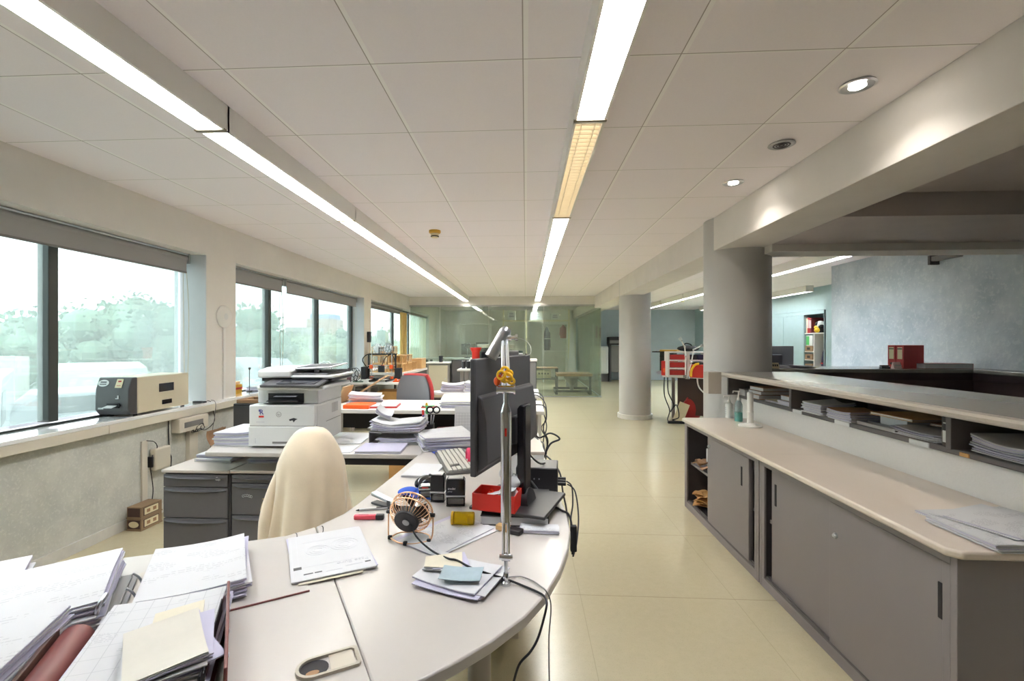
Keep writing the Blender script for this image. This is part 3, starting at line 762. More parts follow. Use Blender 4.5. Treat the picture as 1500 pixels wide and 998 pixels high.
scrap(1.37, 3.62, .369, 3, 'crumpled brown wrapping on the upper shelf in front of the white carton', 3, 'kraft', .09)
scrap(1.41, 3.66, .057, 7, 'crumpled orange brown wrapping on the floor of the open cabinet', 5, 'cardboard', .13)

# counter over the cabinets
t = thing('reception_counter', 'long grey reception counter with an open shelf behind the beige worktop', 'counter', (0, 0, 0))
MB().box(1.815, 1.84, .75, 4.02, 0, .885).build('front_panel', M['counter_panel'], t, smooth=False)
MB().box(1.795, 2.27, .75, 4.02, .872, .90).build('shelf', M['shelf_dark'], t, bevel=.006)
pr = [(1.61, 1.078), (1.613, 1.066), (1.622, 1.058), (2.27, 1.058), (2.27, 1.092), (1.632, 1.092), (1.617, 1.088)]
MB().yprism(pr, .75, 4.02).build('counter_top', M['counter'], t)
MB().yprism([(1.6085, 1.078), (1.611, 1.065), (1.621, 1.0575), (1.640, 1.0575), (1.640, 1.0925), (1.631, 1.0925), (1.6155, 1.0885)], .752, 4.0195).build('lip_highlight', M['counter_lip'], t)  # highlight along the lip, painted as a lighter strip
MB().box(2.25, 2.27, .75, 4.02, .90, 1.058).build('back_board', M['counter_back'], t, smooth=False)
for y in (2.037, 3.197):
    MB().box(1.76, 2.25, y - .012, y + .012, .90, 1.058).build('divider', M['shelf_dark'], t, bevel=.002)
MB().box(1.70, 2.25, 4.0, 4.02, .90, 1.058).build('divider', M['shelf_dark'], t, bevel=.002)
MB().box(1.505, 1.612, 3.92, 4.02, .915, 1.095).build('end_block', M['counter_lip'], t, bevel=.004)
MB().box(2.24, 2.27, .75, 4.02, 0, .872).build('rear_panel', M['counter_back'], t, smooth=False)
for y, w_, lab in ((3.17, .10, 'white name strip on the shelf edge beside the far divider'), (2.737, .12, 'white name strip in the middle of the counter shelf edge'), (2.22, .105, 'white name strip on the shelf edge just before the near divider')):
    tag(MB().box(1.789, 1.7945, y - w_ / 2, y + w_ / 2, .874, .896).build('name_strip', M['printer_white'], None, bevel=.001), lab, 'name strip')
tag(MB().box(1.789, 1.7945, 1.98, 2.02, .876, .892).build('name_strip', M['cardboard'], None, bevel=.001), 'small tan sticker on the counter shelf edge', 'sticker')

# second arm of the reception counter
t = thing('reception_counter', 'dark fronted cross counter with a glossy grey top in front of the stucco wall', 'counter', (0, 0, 0))
MB().box(2.30, RX - .01, 4.58, 5.1, 1.05, 1.085).box(4.18, RX - .01, 2.6, 4.58, 1.05, 1.085).build('counter_top', M['counter'], t, bevel=.006)
MB().box(2.32, 4.22, 4.62, 4.65, 0, 1.05).box(4.22, 4.25, 2.6, 4.65, 0, 1.05).build('front_panel', M['counter_back'], t, smooth=False)
MB().box(2.31, 4.20, 4.60, 4.62, .98, 1.05).box(4.20, 4.22, 2.6, 4.62, .98, 1.05).build('upper_rail', mk('counter_inner_rail', (70, 56, 62), .3), t, bevel=.003)
MB().box(2.32, 2.35, 4.65, 5.08, 0, 1.05).build('side_panel', M['counter_back'], t, smooth=False)

# ---- paper helpers
def sheets(w, d, h, n, seed=0, jit=.01, ang=.03, curl=None, nu=5, nv=5, gap=.0):
    r = random.Random(seed); m = MB(); t = h / n
    for i in range(n):
        k = i % 2
        m.mat(k)
        a = r.gauss(0, ang) if i < n - 1 else 0
        jx, jy = (r.gauss(0, jit), r.gauss(0, jit)) if i < n - 1 else (0, 0)
        f = (i + 1) / n
        m.slab(w, d, t * .9, i * t, (lambda x, y, f=f: curl(x, y) * f) if curl else None, nu, nv, a, jx, jy)
    return m
def paper_pile(label, x, y, z, rot, w=.21, d=.297, h=.02, n=8, seed=0, jit=.006, ang=.03, curl=None, top='print', name='paper_pile', cat='paper pile', group=None, topcurl=None, nu=5):
    t = thing(name, label, cat, (x, y, z), rot, group)
    sheets(w, d, h, n, seed, jit, ang, curl, nu, nu).build('loose_sheets', [M['paper'], M['paper2']], t, ang=60)
    m = MB().slab(w, d, .0006, h + .0012, topcurl or curl, nu, nu)
    m.build('top_sheet', M[top], t, ang=60)
    return t
def book(label, x, y, z, rot, w, d, h, cover, name='book', cat='book', group=None):
    t = thing(name, label, cat, (x, y, z), rot, group)
    MB().box(-w / 2, w / 2, -d / 2, d / 2, 0, .003).box(-w / 2, w / 2, -d / 2, d / 2, h - .003, h).box(w / 2 - .003, w / 2, -d / 2, d / 2, .003, h - .003).build('cover', M[cover], t, bevel=.001)
    MB().box(-w / 2 + .003, w / 2 - .0035, -d / 2 + .004, d / 2 - .004, .0032, h - .0032).build('page_block', M['paper'], t, smooth=False)
    return t
SZ = .9005
wave = lambda a: (lambda x, y: a * (x * x + .3 * y))
# compartment beside the column
book('white ream at the column end of the counter shelf', 1.90, 3.935, SZ, 0, .24, .11, .055, 'mid_grey')
z = SZ
for i, (hh, cv, lb) in enumerate([(.035, 'kraft', 'bottom book of the brown pile on the counter shelf'), (.028, 'brown_dark', 'middle book of the brown pile on the counter shelf'), (.028, 'kraft', 'top book of the brown pile on the counter shelf')]):
    book(lb, 1.93 + .006 * i, 3.76 - .01 * i, z, .03 * i, .29, .19, hh, cv, group='books on the counter shelf'); z += hh + .0005
paper_pile('thin cream leaflets lying flat on the counter shelf next to the brown books', 1.90, 3.52, SZ, PI / 2, .17, .2, .012, 5, 2, top='paper_cream', name='leaflets')
paper_pile('white papers on the counter shelf tucked against the far divider', 1.91, 3.325, SZ, PI / 2, .2, .22, .03, 6, 4, top='paper')
book('small brown box file on top of the white papers by the far divider', 1.93, 3.325, SZ + .033, 0, .24, .17, .034, 'kraft', 'box_file', 'box file')
# middle compartment
paper_pile('thick white paper pile just past the far divider of the counter shelf', 1.88, 3.0, SZ, 0, .2, .19, .062, 9, 6, top='paper', curl=lambda x, y: .008 * (x + 1) * (y * y))
paper_pile('curled white papers in the middle compartment of the counter shelf', 1.88, 2.74, SZ, 0, .21, .20, .05, 8, 7, top='kraft', curl=lambda x, y: .008 * y * y)
tray = thing('silver_tray', 'flat silver cable tray along the edge of the counter shelf', 'tray', (1.83, 2.50, SZ))
MB().box(-.03, .03, -.13, .13, 0, .003).box(-.03, -.027, -.13, .13, .003, .018).box(.027, .03, -.13, .13, .003, .018).build('channel', M['alu'], tray, bevel=.001)
MB().box(-.027, .027, -.1295, -.1265, .003, .018).build('end_cap', M['dark_grey'], tray)
book('white boxed ream under a tan folder on the counter shelf', 1.99, 2.475, SZ, 0, .24, .18, .06, 'printer_white', 'paper_box', 'box')
book('tan cardboard folder lying on the white boxed ream', 1.98, 2.46, SZ + .061, .04, .28, .26, .014, 'wood', 'folder', 'folder')
paper_pile('splayed white documents on the counter shelf beside the black box file', 1.91, 2.245, SZ, .1, .22, .24, .028, 9, 9, jit=.014, ang=.08, top='paper', curl=lambda x, y: .01 * (y + .2) ** 2)
book('brown envelope on top of the splayed documents', 2.03, 2.23, SZ + .05, .1, .2, .2, .01, 'kraft', 'envelope', 'envelope')
t = thing('box_file', 'black box file standing against the near divider with a white label', 'box file', (1.95, 2.085, SZ))
MB().box(-.15, .15, -.03, .03, 0, .135).build('case', M['slot'], t, bevel=.003)
MB().box(-.152, -.1505, -.022, .022, .015, .065).box(-.152, -.1505, -.02, .02, .095, .10).build('label', M['printer_white'], t)
# near compartment
paper_pile('large curved white paper pile in the counter compartment by the camera', 1.94, 1.87, SZ, 0, .26, .25, .05, 9, 12, top='paper', curl=lambda x, y: .012 * (y * y) + .012 * max(0, y))
t = thing('carton', 'small white printed carton in the shadow of the counter compartment by the camera', 'box', (2.08, 1.86, SZ + .085), .1)
MB().box(-.06, .06, -.05, .05, 0, .05).build('box_body', M['printer_white'], t, bevel=.002)
MB().box(-.061, -.0602, .005, .03, .005, .04).build('printed_mark', M['crate_wood'], t)
t = thing('card_box', 'dark cardboard box behind the curved paper pile on the counter shelf', 'box', (2.06, 1.52, SZ), 0)
MB().box(-.14, .14, -.16, .14, 0, .10).build('box_body', M['crate_wood'], t, bevel=.003)
MB().box(-.141, .141, -.161, .141, .085, .103).build('lid', M['kraft'], t, bevel=.002)

# things on the worktop
WT = .7225
def pump(x, y, label, h, r, mat, liquid=None, rect=False):
    t = thing('pump_bottle', label, 'bottle', (x, y, WT))
    hb = h * .68
    if liquid:
        MB().lathe([(r, 0), (r, hb * .42)], 20).build('liquid', M[liquid], t)
        MB().lathe([(r * 1.05, 0), (r * 1.05, hb * .8), (r * .7, hb * .93), (r * .38, hb)], 20).build('bottle_body', M[mat], t)
    else:
        MB().lathe([(r, 0), (r, hb * .86), (r * .8, hb * .96), (r * .4, hb)], 24).build('bottle_body', M[mat], t)
        m = MB()
        for i in range(4): m.box(-r - .0008, -r + .001, -.014, .014 - .004 * (i % 2), hb * .25 + i * .016, hb * .25 + i * .016 + .006)
        m.build('label_text', M['ink_light'], t)
    MB().lathe([(r * .42, hb), (r * .42, hb + .018), (r * .2, hb + .022), (r * .16, h - .012)], 16).build('collar', M['white_paint'], t)
    MB().cyl((r * .3, 0, h - .008), (-r * 1.5, 0, h - .004), .006, .004, 10).cyl((-r * 1.45, 0, h - .004), (-r * 1.55, 0, h - .02), .004, .003, 8).build('pump_head', M['white_paint'], t)
    return t
a = onz(1064, 612, WT); pump(a.x + .02, a.y, 'white pump bottle with faint lettering at the column end of the worktop', .185, .028, 'printer_white')
a = onz(1078, 617, WT); pump(a.x + .02, a.y, 'clear spray bottle with teal liquid in the bottom', .24, .028, 'clear', 'teal')
a = onz(1099, 625, WT)
t = thing('towel_stand', 'empty white upright roll stand with a round base on the worktop', 'roll stand', (a.x, a.y, WT))
MB().lathe([(.078, 0), (.08, .008), (.074, .014), (.04, .018), (.034, .024), (.026, .026), (.0001, .026)], 40).build('round_base', M['white_paint'], t)
MB().lathe([(.021, .026), (.021, .10), (.024, .104), (.024, .108), (.021, .112), (.021, .245), (.017, .252), (.0001, .253)], 28).build('post', M['white_paint'], t)
MB().tube(spline([(.02, .06, .02), (.02, .06, .2), (.02, .055, .235)], 5), .004, 8).build('side_rod', M['white_paint'], t)
# big printed pile at the end of the worktop
paper_pile('thick printed paper pile at the camera end of the beige worktop', 1.54, 1.575, WT, .03, .30, .235, .022, 7, 21, jit=.004, ang=.02, top='print')
t = paper_pile('loose printed sheets fanned on the thick pile at the end of the worktop', 1.60, 1.62, WT + .0245, .34, .297, .21, .006, 4, 22, jit=.012, ang=.08, top='print', name='loose_paper')
paper_pile('single plain sheet under the printed pile pointing at the counter panel', 1.585, 1.76, WT, .12, .297, .10, .004, 2, 23, top='paper', name='loose_paper')

# things on the cross counter
CT = 1.0855
def binder(t, w=.07, d=.28, h=.31):
    MB().box(-w / 2, w / 2, -d / 2, d / 2, 0, h).build('cover', M['red_binder'], t, bevel=.003)
    MB().box(-w * .3, w * .3, -d / 2 - .0012, -d / 2, .09, h - .02).build('spine_label', M['label_cream'], t)
    MB().cyl((0, -d / 2 - .0015, .045), (0, -d / 2, .045), .012, n=16).build('finger_hole', M['slot'], t)
    MB().box(-w * .3, w * .3, -d / 2 - .0018, -d / 2 - .0012, h - .04, h - .03).build('label_line', M['slot'], t)
P0 = ony(1330, 537, 4.8)
for i, (dx, lb) in enumerate([(0, 'upright red ring binder on the cross counter, the one showing less of its spine'), (.062, 'upright red ring binder on the cross counter showing its broad red side')]):
    t = thing('ring_binder', lb, 'binder', (P0.x - .03 + dx * .36, 4.84 - dx * 1.2, CT), -1.25, 'red ring binders on the cross counter'); binder(t, .07, .27, .225)
a = ony(1365, 537, 4.75)
book('dark maroon folder lying flat beside the red binders', a.x + .08, 4.76, CT, .05, .46, .20, .05, 'maroon_deep', 'folder', 'folder')
a = ony(1296, 537, 4.75)
t = thing('stapler', 'small black stapler on the cross counter beside the pink card', 'stapler', (a.x, 4.75, CT))
MB().box(-.04, .04, -.02, .02, 0, .012).build('base', M['black'], t, bevel=.003); MB().box(-.04, .035, -.016, .016, .014, .03).build('arm', M['black'], t, bevel=.004); MB().cyl((.03, -.016, .014), (.03, .016, .014), .006, n=10).build('hinge', M['chrome_sat'], t)
a = ony(1311, 537, 4.75)
t = thing('desk_card', 'small pink and white tent card leaning beside the red binders', 'card', (a.x, 4.72, CT), .1)
MB().xprism([(-.02, 0), (.02, 0), (.002, .06), (-.002, .06)], -.05, .05).build('card', mk('pale_pink_card', (232, 206, 210), .6), t)
MB().rbox((0, -.013, .03), (.07, .001, .012), (-.3, 0, 0)).build('print_line', M['ink_light'], t)
paper_pile('pinkish papers spread on the cross counter next to the column', 2.66, 4.78, CT, .25, .30, .21, .02, 6, 31, jit=.012, ang=.1, top='paper2', curl=lambda x, y: .012 * max(0, -x))
t = thing('desk_sign', 'small tilted cream desk sign with dark letters beside the column', 'sign', (2.40, 4.66, CT), .1)
MB().xprism([(-.02, 0), (.03, 0), (.004, .055), (-.001, .055)], -.06, .06).build('sign_body', M['label_cream'], t, bevel=.002)
m = MB()
for i in range(5): m.rbox((-.04 + i * .02, -.0125, .03), (.012, .001, .02), (-.33, 0, 0))
m.build('lettering', M['ink_black'], t, smooth=False)

# ================================================================== CUPBOARD WALL BEYOND
t = thing('cupboard', 'pale blue built-in cupboard with flat doors and one open bay', 'cupboard', (6.27, 0, 0))
MB().box(-.42, -.40, 9.40, 9.46, 0, 1.97).box(-.42, -.001, 10.12, 10.16, 0, 1.90).box(-.42, -.001, 9.40, 14.6, 1.90, 1.97).box(-.42, -.001, 9.40, 9.44, 0, 1.9).box(-.02, -.001, 9.44, 10.12, 0, 1.9).build('carcass', M['panel_blue'], t, smooth=False)
for i in range(6):
    y = 10.165 + i * .73
    d = MB().box(-.42, -.40, y, y + .72, .04, 1.895).build('door', M['panel_blue'], t, bevel=.002)
    MB().sph((-.435, y + (.08 if i % 2 else .64), .95), .014, 10, 6).build('knob', M['chrome_sat'], d)
m = MB().box(-.40, -.02, 9.44, 10.12, 1.50, 1.52).box(-.40, -.02, 9.80, 9.82, .3, 1.50)
for z in (.55, .75, .95, 1.12): m.box(-.40, -.02, 9.82, 10.12, z, z + .02)
m.build('shelf', M['white_paint'], t, smooth=False)
MB().box(-.03, -.021, 9.44, 10.12, .02, 1.9).build('back_panel', M['cab_dark'], t, smooth=False)
for i, (y, c, hh) in enumerate([(10.07, 'label_cream', .3), (10.02, 'red_binder', .32), (9.975, 'red_binder', .31), (9.93, 'maroon_deep', .3)]):
    tt = thing('ring_binder', ['cream binder on the top cupboard shelf, outermost of the four', 'red binder next to the cream one on the top cupboard shelf', 'second red binder on the top cupboard shelf', 'maroon binder on the top cupboard shelf beside the toy'][i], 'binder', (6.0, y, 1.521), 0, 'binders on the top cupboard shelf')
    MB().box(-.12, .14, -.02, .02, 0, hh).build('cover', M[c], tt, bevel=.002); MB().box(-.1215, -.12, -.012, .012, .1, hh - .04).build('spine_label', M['printer_white'], tt)
t = thing('trophy_ball', 'black and white ball on the top cupboard shelf', 'ball', (5.97, 9.76, 1.521))
MB().sph((0, 0, .16), .085).build('ball_body', M['printer_white'], t)
MB().sph((-.03, .01, .17), .062).sph((-.01, -.04, .13), .055).build('dark_patch', M['slot'], t)
MB().lathe([(.07, 0), (.06, .05), (.03, .09)], 16).build('stand', M['slot'], t)
t = thing('toy_figure', 'small yellow toy on the top cupboard shelf in front of the ball', 'toy', (5.89, 9.74, 1.521))
MB().sph((0, 0, .05), .05, 12, 8, (1, 1, 1)).sph((0, .03, .11), .035, 12, 8).build('toy_body', M['yellow'], t)
t = thing('hanging_coat', 'dark navy coat hanging in the open cupboard bay', 'coat', (6.04, 9.62, .35))
MB().lathe([(.12, 0), (.13, .3), (.12, .6), (.10, .78), (.04, .9), (.02, .93)], 16).build('coat_body', M['navy'], t)
MB().cyl((0, .12, .1), (0, .10, .75), .04, .045, 10).cyl((0, -.12, .1), (0, -.10, .75), .04, .045, 10).build('sleeve', M['navy'], t)
MB().box(-.135, -.125, -.03, .03, .55, .57).build('badge', M['red'], t)
for i, z in enumerate((.57, .77, .97, 1.141)):
    tt = thing('parts_box', 'brown parts box in the narrow cupboard compartments, ' + ['lowest level', 'second level up', 'third level up', 'top level'][i], 'box', (6.0, 9.97, z), 0, 'boxes in the narrow cupboard compartments')
    MB().box(-.14, .14, -.12, .12, 0, .11).build('box_body', M['crate_wood'], tt, bevel=.003); MB().box(-.142, -.14, -.05, .05, .03, .08).build('label', M['slot'], tt)
t = thing('green_bag', 'white and green paper bag on the narrow cupboard compartments', 'bag', (5.98, 9.98, 1.252))
MB().prism([(-.1, -.11), (.1, -.11), (.1, .11), (-.1, .11)], 0, .22).build('bag_body', M['printer_white'], t, bevel=.01); MB().box(-.102, -.1, .0, .1, .02, .2).build('green_print', M['green'], t)
# ================================================================== MAIN CURVED DESK
DZ = .73; DT = .7305
inner = [(-.56, 3.15), (-.575, 2.69), (-.61, 2.1), (-.64, 1.73), (-.655, 1.63), (-.70, 1.515)]
outer = [(-.28, .832), (-.255, .79), (-.2, .852 - .02), (-.13, .895), (-.07, .958), (0, 1.05), (.05, 1.145), (.095, 1.27), (.128, 1.4), (.146, 1.53), (.148, 1.66), (.128, 2.0), (.114, 2.23), (.09, 2.8), (.085, 3.15)]
outer[1] = (-.262, .802)
t = thing('corner_desk', 'cream corner desk with a rounded end carrying the big monitor', 'desk', (0, 0, 0))
MB().prism(inner + outer, .703, DZ).build('desktop', M['desk'], t, bevel=.004, seg=2)
tl = [(-.7015, 1.513), (-.762, 1.439), (-1.08, 1.297), (-1.65, 1.06), (-1.35, .38), (-.42, .68), (-.264, .80), (-.282, .832)]
MB().box(-.06, -.03, 1.95, 3.05, .1, .703).build('modesty_panel', M['desk_edge'], t, smooth=False)
MB().box(-.5, -.06, 3.05, 3.08, 0, .703).build('end_panel', M['desk_edge'], t, smooth=False)
m = MB().cyl((-.12, 1.2, .012), (-.12, 1.2, .703), .03, n=20).build('leg', M['leg_grey'], t)
m = MB().cyl((-.35, 1.75, .012), (-.35, 1.75, .703), .03, n=20).build('leg', M['leg_grey'], t)
MB().prism([(-.17, 1.02), (-.05, 1.06), (-.06, 1.13), (-.2, 1.12)], .66, .703).build('bracket', M['slot'], t)
MB().cyl((-.12, 1.2, 0), (-.12, 1.2, .012), .05, n=20).cyl((-.35, 1.75, 0), (-.35, 1.75, .012), .05, n=20).build('foot', M['black'], t)
t = thing('straight_desk', 'cream desk section set at a slant, covered in open binders', 'desk', (0, 0, 0))
MB().prism(tl, .703, DZ).build('desktop', M['desk'], t, bevel=.002)
for x, y in ((-1.5, 1.03), (-1.3, .5), (-.5, .8), (-.75, 1.36)):
    MB().cyl((x, y, 0), (x, y, .703), .025, n=16).build('leg', M['leg_grey'], t)
# cable port with its half open cap
c = onz(480, 975, DZ); ga = .52
t = thing('cable_port', 'grey desk cable port with an oval hole and a tilted cap', 'cable port', (c.x, c.y, DZ), ga)
def port_outline(rr, hh):
    k = rr - .030
    return [(-.024 + rr * math.cos(PI / 2 + PI * i / 20), hh * math.sin(PI / 2 + PI * i / 20)) for i in range(21)] + [(.050 + k, -hh), (.055 + k, -hh + .005), (.055 + k, hh - .005), (.050 + k, hh)]
def frame_ring(mb, o, i_, z0, z1):
    n = len(o)
    vs = [(p[0], p[1], z0) for p in o] + [(p[0], p[1], z1) for p in o] + [(p[0], p[1], z1) for p in i_] + [(p[0], p[1], z0) for p in i_]
    fs = []
    for k in range(n):
        q = (k + 1) % n
        for a in range(3): fs.append((a * n + k, a * n + q, (a + 1) * n + q, (a + 1) * n + k))
    return mb.add(vs, fs)
mgp = mk('port_plastic', (172, 164, 148), .4)
frame_ring(MB(), port_outline(.033, .030), port_outline(.027, .024), .0003, .006).build('port_rim', mgp, t)
MB().prism([(.004, -.024), (.045, -.024), (.049, -.02), (.049, .02), (.045, .024), (.004, .024)], .0013, .0030).build('cap', mk('port_cap', (188, 180, 164), .35), t)
MB().prism([(-.024 + .026 * math.cos(2 * PI * i / 28), .024 * math.sin(2 * PI * i / 28)) for i in range(28)], .0004, .0012).build('hole_shadow', M['slot'], t)
MB().prism([(-.028 + .012 * math.cos(2 * PI * i / 16), -.012 + .007 * math.sin(2 * PI * i / 16)) for i in range(16)], .0013, .002).build('inner_edge', M['kraft'], t)

# ------------------------------------------------------------------ open binders
def corner_frame(p_tl, p_tr, p_bl):
    tl_, tr_, bl_ = Vector(p_tl), Vector(p_tr), Vector(p_bl); c = (tr_ + bl_) / 2
    return c, math.atan2(tr_.y - tl_.y, tr_.x - tl_.x)
RA = math.radians(33)
e1 = Vector((math.cos(RA), math.sin(RA), 0)); e2 = Vector((-math.sin(RA), math.cos(RA), 0))
FB = Vector((-.955, 1.035, DT))          # spine middle of the far binder
t = thing('ring_binder', 'open lever arch binder lying on the slanted desk with its two rings showing', 'binder', FB, RA)
MB().box(.045, .40, -.155, .155, 0, .003).build('cover_board', M['desk'], t)
MB().box(.045, .40, -.158, -.155, 0, .0036).build('red_edge', M['maroon'], t)
MB().box(-.34, -.045, -.155, .155, 0, .003).build('back_board', M['maroon'], t)
MB().box(-.045, .045, -.155, .155, 0, .004).build('spine', M['desk_edge'], t)
MB().box(-.022, .022, -.12, .13, .004, .012).box(-.012, .012, -.11, .12, .012, .02).build('ring_plate', M['mid_grey'], t, bevel=.002)
for y in (-.04, .04):
    MB().ring((0, y, .018), .042, .0028, (0, 1, 0), 20, 8, -PI * .06, PI * 1.06).build('ring', M['chrome_sat'], t)
MB().tube(spline([(-.02, -.1, .022), (-.01, -.12, .06), (.0, -.10, .075)], 5), .005, 8).build('lever', M['chrome_sat'], t)
q = FB + e1 * .158 + e2 * .03
paper_pile('thick pile of punched papers on the ring side next to the sloping drawing', q.x, q.y, DT + .0042, RA, .212, .297, .040, 14, 41, jit=.005, ang=.02, curl=lambda x, y: .006 * x * x, topcurl=lambda x, y: .006 * x * x, top='print_row')
q = FB - e1 * .120 + e2 * .03
paper_pile('fanned pile of punched papers on the window side of the open binder rings', q.x, q.y, DT + .0042, RA + .04, .215, .297, .058, 18, 42, jit=.006, ang=.03, curl=lambda x, y: .006 * x - .006 * y * y + .006, top='print_row')
# nearer binder
NA = math.radians(27)
n1 = Vector((math.cos(NA), math.sin(NA), 0)); n2 = Vector((-math.sin(NA), math.cos(NA), 0))
NB = Vector((-.79, .76, DT))
t = thing('ring_binder', 'maroon lever arch binder standing open at the camera edge of the slanted desk', 'binder', NB, NA)
MB().cyl((-.035, -.16, .03), (-.035, .14, .03), .03, n=24).build('spine', M['maroon'], t)
MB().box(-.068, -.06, -.16, .14, .003, .062).build('back_board', M['brown_dark'], t, bevel=.002)
MB().box(-.06, .225, -.16, .14, 0, .003).build('bottom_board', M['maroon'], t)
MB().rbox((.238, .0, .042), (.006, .32, .084), (0, .03, .10)).build('cover_board', M['maroon'], t, bevel=.002)
MB().box(.2165, .2185, -.15, .10, .004, .075).build('board_lining', M['slot'], t)
m = MB()
for y in (-.1, -.02, .06, .12): m.cyl((.240 - y * .1, y, .070), (.2435 - y * .1, y, .070), .004, n=10)
m.build('rivet', M['chrome_sat'], t)
q = NB + n1 * .112 + n2 * .03
paper_pile('pile of printed tables in the maroon binder at the camera edge', q.x, q.y, DT + .0035, NA - .02, .205, .30, .056, 16, 43, jit=.006, ang=.025, top='print_table', curl=lambda x, y: .004 * x * x)
# receipts on it
q = NB + n1 * .150 + n2 * (-.055)
t = paper_pile('cream receipts heaped on the printed table pile', q.x, q.y, DT + .0635, NA + .25, .115, .165, .020, 9, 44, jit=.010, ang=.16, top='slip_white', curl=lambda x, y: .007 * y * y + .004 * x, name='receipts', cat='receipts')
q = NB + n1 * .145 + n2 * .085
t = paper_pile('small tan slip behind the cream receipts on the printed tables', q.x, q.y, DT + .0635, NA + .1, .085, .055, .004, 2, 45, top='paper_cream', name='slip', cat='paper slip', curl=lambda x, y: .003 * x)
q = NB - n1 * .19 + n2 * .055
paper_pile('curled white pile leaning over the back of the maroon binder', q.x, q.y, DT + .001, NA - .12, .23, .285, .066, 18, 46, jit=.006, ang=.03, curl=lambda x, y: .008 * x + .006, top='print_row')
a = onz(8, 853, .75)
paper_pile('stray white sheet at the window edge of the slanted desk', a.x - .06, a.y - .05, DT + .001, .7, .21, .297, .022, 4, 47, top='paper')

# drawing sheets
c = (onz(405, 796, DT) + onz(570, 823, DT) + onz(511, 776, DT) + onz(441, 870, DT)) / 4
t = thing('printed_drawing', 'white technical drawing sheets with a title line lying in front of the beige jacket', 'drawing', (c.x, c.y, DT + .0045), math.radians(29))
sheets(.21, .297, .0045, 3, 51, .004, .03).build('under_sheets', [M['paper'], M['paper2']], t, ang=60)
MB().slab(.212, .297, .0006, .0052, None, 4, 4).build('top_sheet', M['paper'], t)
MB().slab(.16, .01, .0006, .0002, None, 2, 1, 0, -.01, -.1535).build('cream_sheet', M['paper_cream'], t)
m = MB()
m.box(-.085, .095, -.078, -.0768, .006, .0062); m.box(-.10, -.0995, -.13, .13, .006, .0062)
for k, (x, y, r_) in enumerate([(-.03, .02, .032), (.045, .03, .04)]):
    for j in range(3): m.ring((x, y, .0060), r_ * (1 - j * .3), .0003, n=24, k=4)
m.box(-.07, .07, .085, .0855, .006, .0062); m.box(-.085, -.0845, -.07, .12, .006, .0062)
m.build('line_drawing', M['ink_faint'], t, smooth=False)
m = MB(); text_mb(m, 'Pase Euro', .021, (.095, -.083, .006), (0, 0, PI), .0003)
m.build('title_lettering', M['ink_light'], t, smooth=False)
m = MB(); m.box(.082, .097, -.115, -.108, .006, .0063); m.box(-.075, -.052, -.121, -.1155, .006, .0063); m.box(-.048, -.03, -.121, -.1155, .006, .0063); m.box(-.098, -.078, -.085, -.07, .006, .0063)
m.build('print_mark', M['dark_grey'], t, smooth=False)
m = MB(); m.box(.03, .075, -.115, -.111, .006, .0062); m.box(-.02, .02, -.125, -.1225, .006, .0062); m.build('small_print', M['ink_light'], t, smooth=False)
for i, (u, v) in enumerate([(430, 793), (469, 782)]):
    a = onz(u, v + 2, DT)
    tag(MB().tube(spline([(-.012, 0, .002), (0, .003, .002), (.012, .008, .004), (.014, .012, .018), (.010, .012, .022)], 5), .0012, 6).build('paper_clip', M['dark_grey'], None, (a.x, a.y, DT), .8), 'bent wire clip at the desk edge before the jacket, ' + ['by the drawing corner', 'along the drawing top'][i], 'paper clip')

# ------------------------------------------------------------------ fan
a = onz(596, 800, DT)
t = thing('desk_fan', 'small rose gold desk fan with a black motor back, tipped upwards', 'fan', (a.x, a.y + .045, DT), -.15)
R_ = .066
tilt = Euler((math.radians(22), 0, 0)).to_matrix().to_4x4()
hc = Vector((0, 0, .082))
def FT(mb): mb.T = Matrix.Translation(hc) @ tilt; return mb       # fan axis is local y, motor at -y
m = FT(MB())
m.ring((0, .018, 0), R_, .0028, (0, 1, 0), 48, 8); m.ring((0, -.006, 0), R_ * .98, .0022, (0, 1, 0), 48, 8)
for i in range(34):
    A = 2 * PI * i / 34; d = Vector((math.cos(A), 0, math.sin(A)))
    m.tube([d * .034 + Vector((0, -.032, 0)), d * .052 + Vector((0, -.026, 0)), d * .063 + Vector((0, -.012, 0)), d * R_ + Vector((0, 0, 0)), d * R_ + Vector((0, .018, 0)), d * .058 + Vector((0, .027, 0)), d * .02 + Vector((0, .031, 0))], .00105, 5)
m.build('cage', M['copper'], t)
FT(MB()).cyl((0, -.04, 0), (0, -.012, 0), .038, .041, 32).build('motor', M['black'], t, bevel=.002)
FT(MB()).cyl((0, -.0412, 0), (0, -.0395, 0), .011, n=24).build('motor_badge', M['alu'], t)
m = FT(MB())
for i in range(4):
    A = i * PI / 2
    def bl(u, v, A=A):
        r = .014 + u * .042; th = A + (v - .5) * 1.0
        return (r * math.cos(th), .012 + (v - .5) * .014, r * math.sin(th))
    m.grid(bl, 5, 5); m.grid(lambda u, v: tuple(Vector(bl(u, 1 - v)) + Vector((0, .001, 0))), 5, 5)
m.cyl((0, .002, 0), (0, .022, 0), .014, n=16)
m.build('blade', M['brown_dark'], t)
m = MB()
pts = [(-.074, 0, .082), (-.074, 0, .05), (-.072, -.005, .016), (-.062, -.012, .006), (-.03, -.036, .005), (0, -.042, .005), (.03, -.036, .005), (.062, -.012, .006), (.072, -.005, .016), (.074, 0, .05), (.074, 0, .082)]
m.tube(spline(pts, 6), .0023, 8); m.tube(spline([(-.062, -.012, .006), (-.05, .03, .005), (0, .045, .005), (.05, .03, .005), (.062, -.012, .006)], 6), .0023, 8)
m.build('stand', M['copper'], t)
m = MB()
for x, y in ((-.064, -.011), (.064, -.011), (0, -.0415), (0, .045)): m.cb(x, y, .006, .012, .01, .012)
m.build('foot', M['black_rub'], t, bevel=.002)
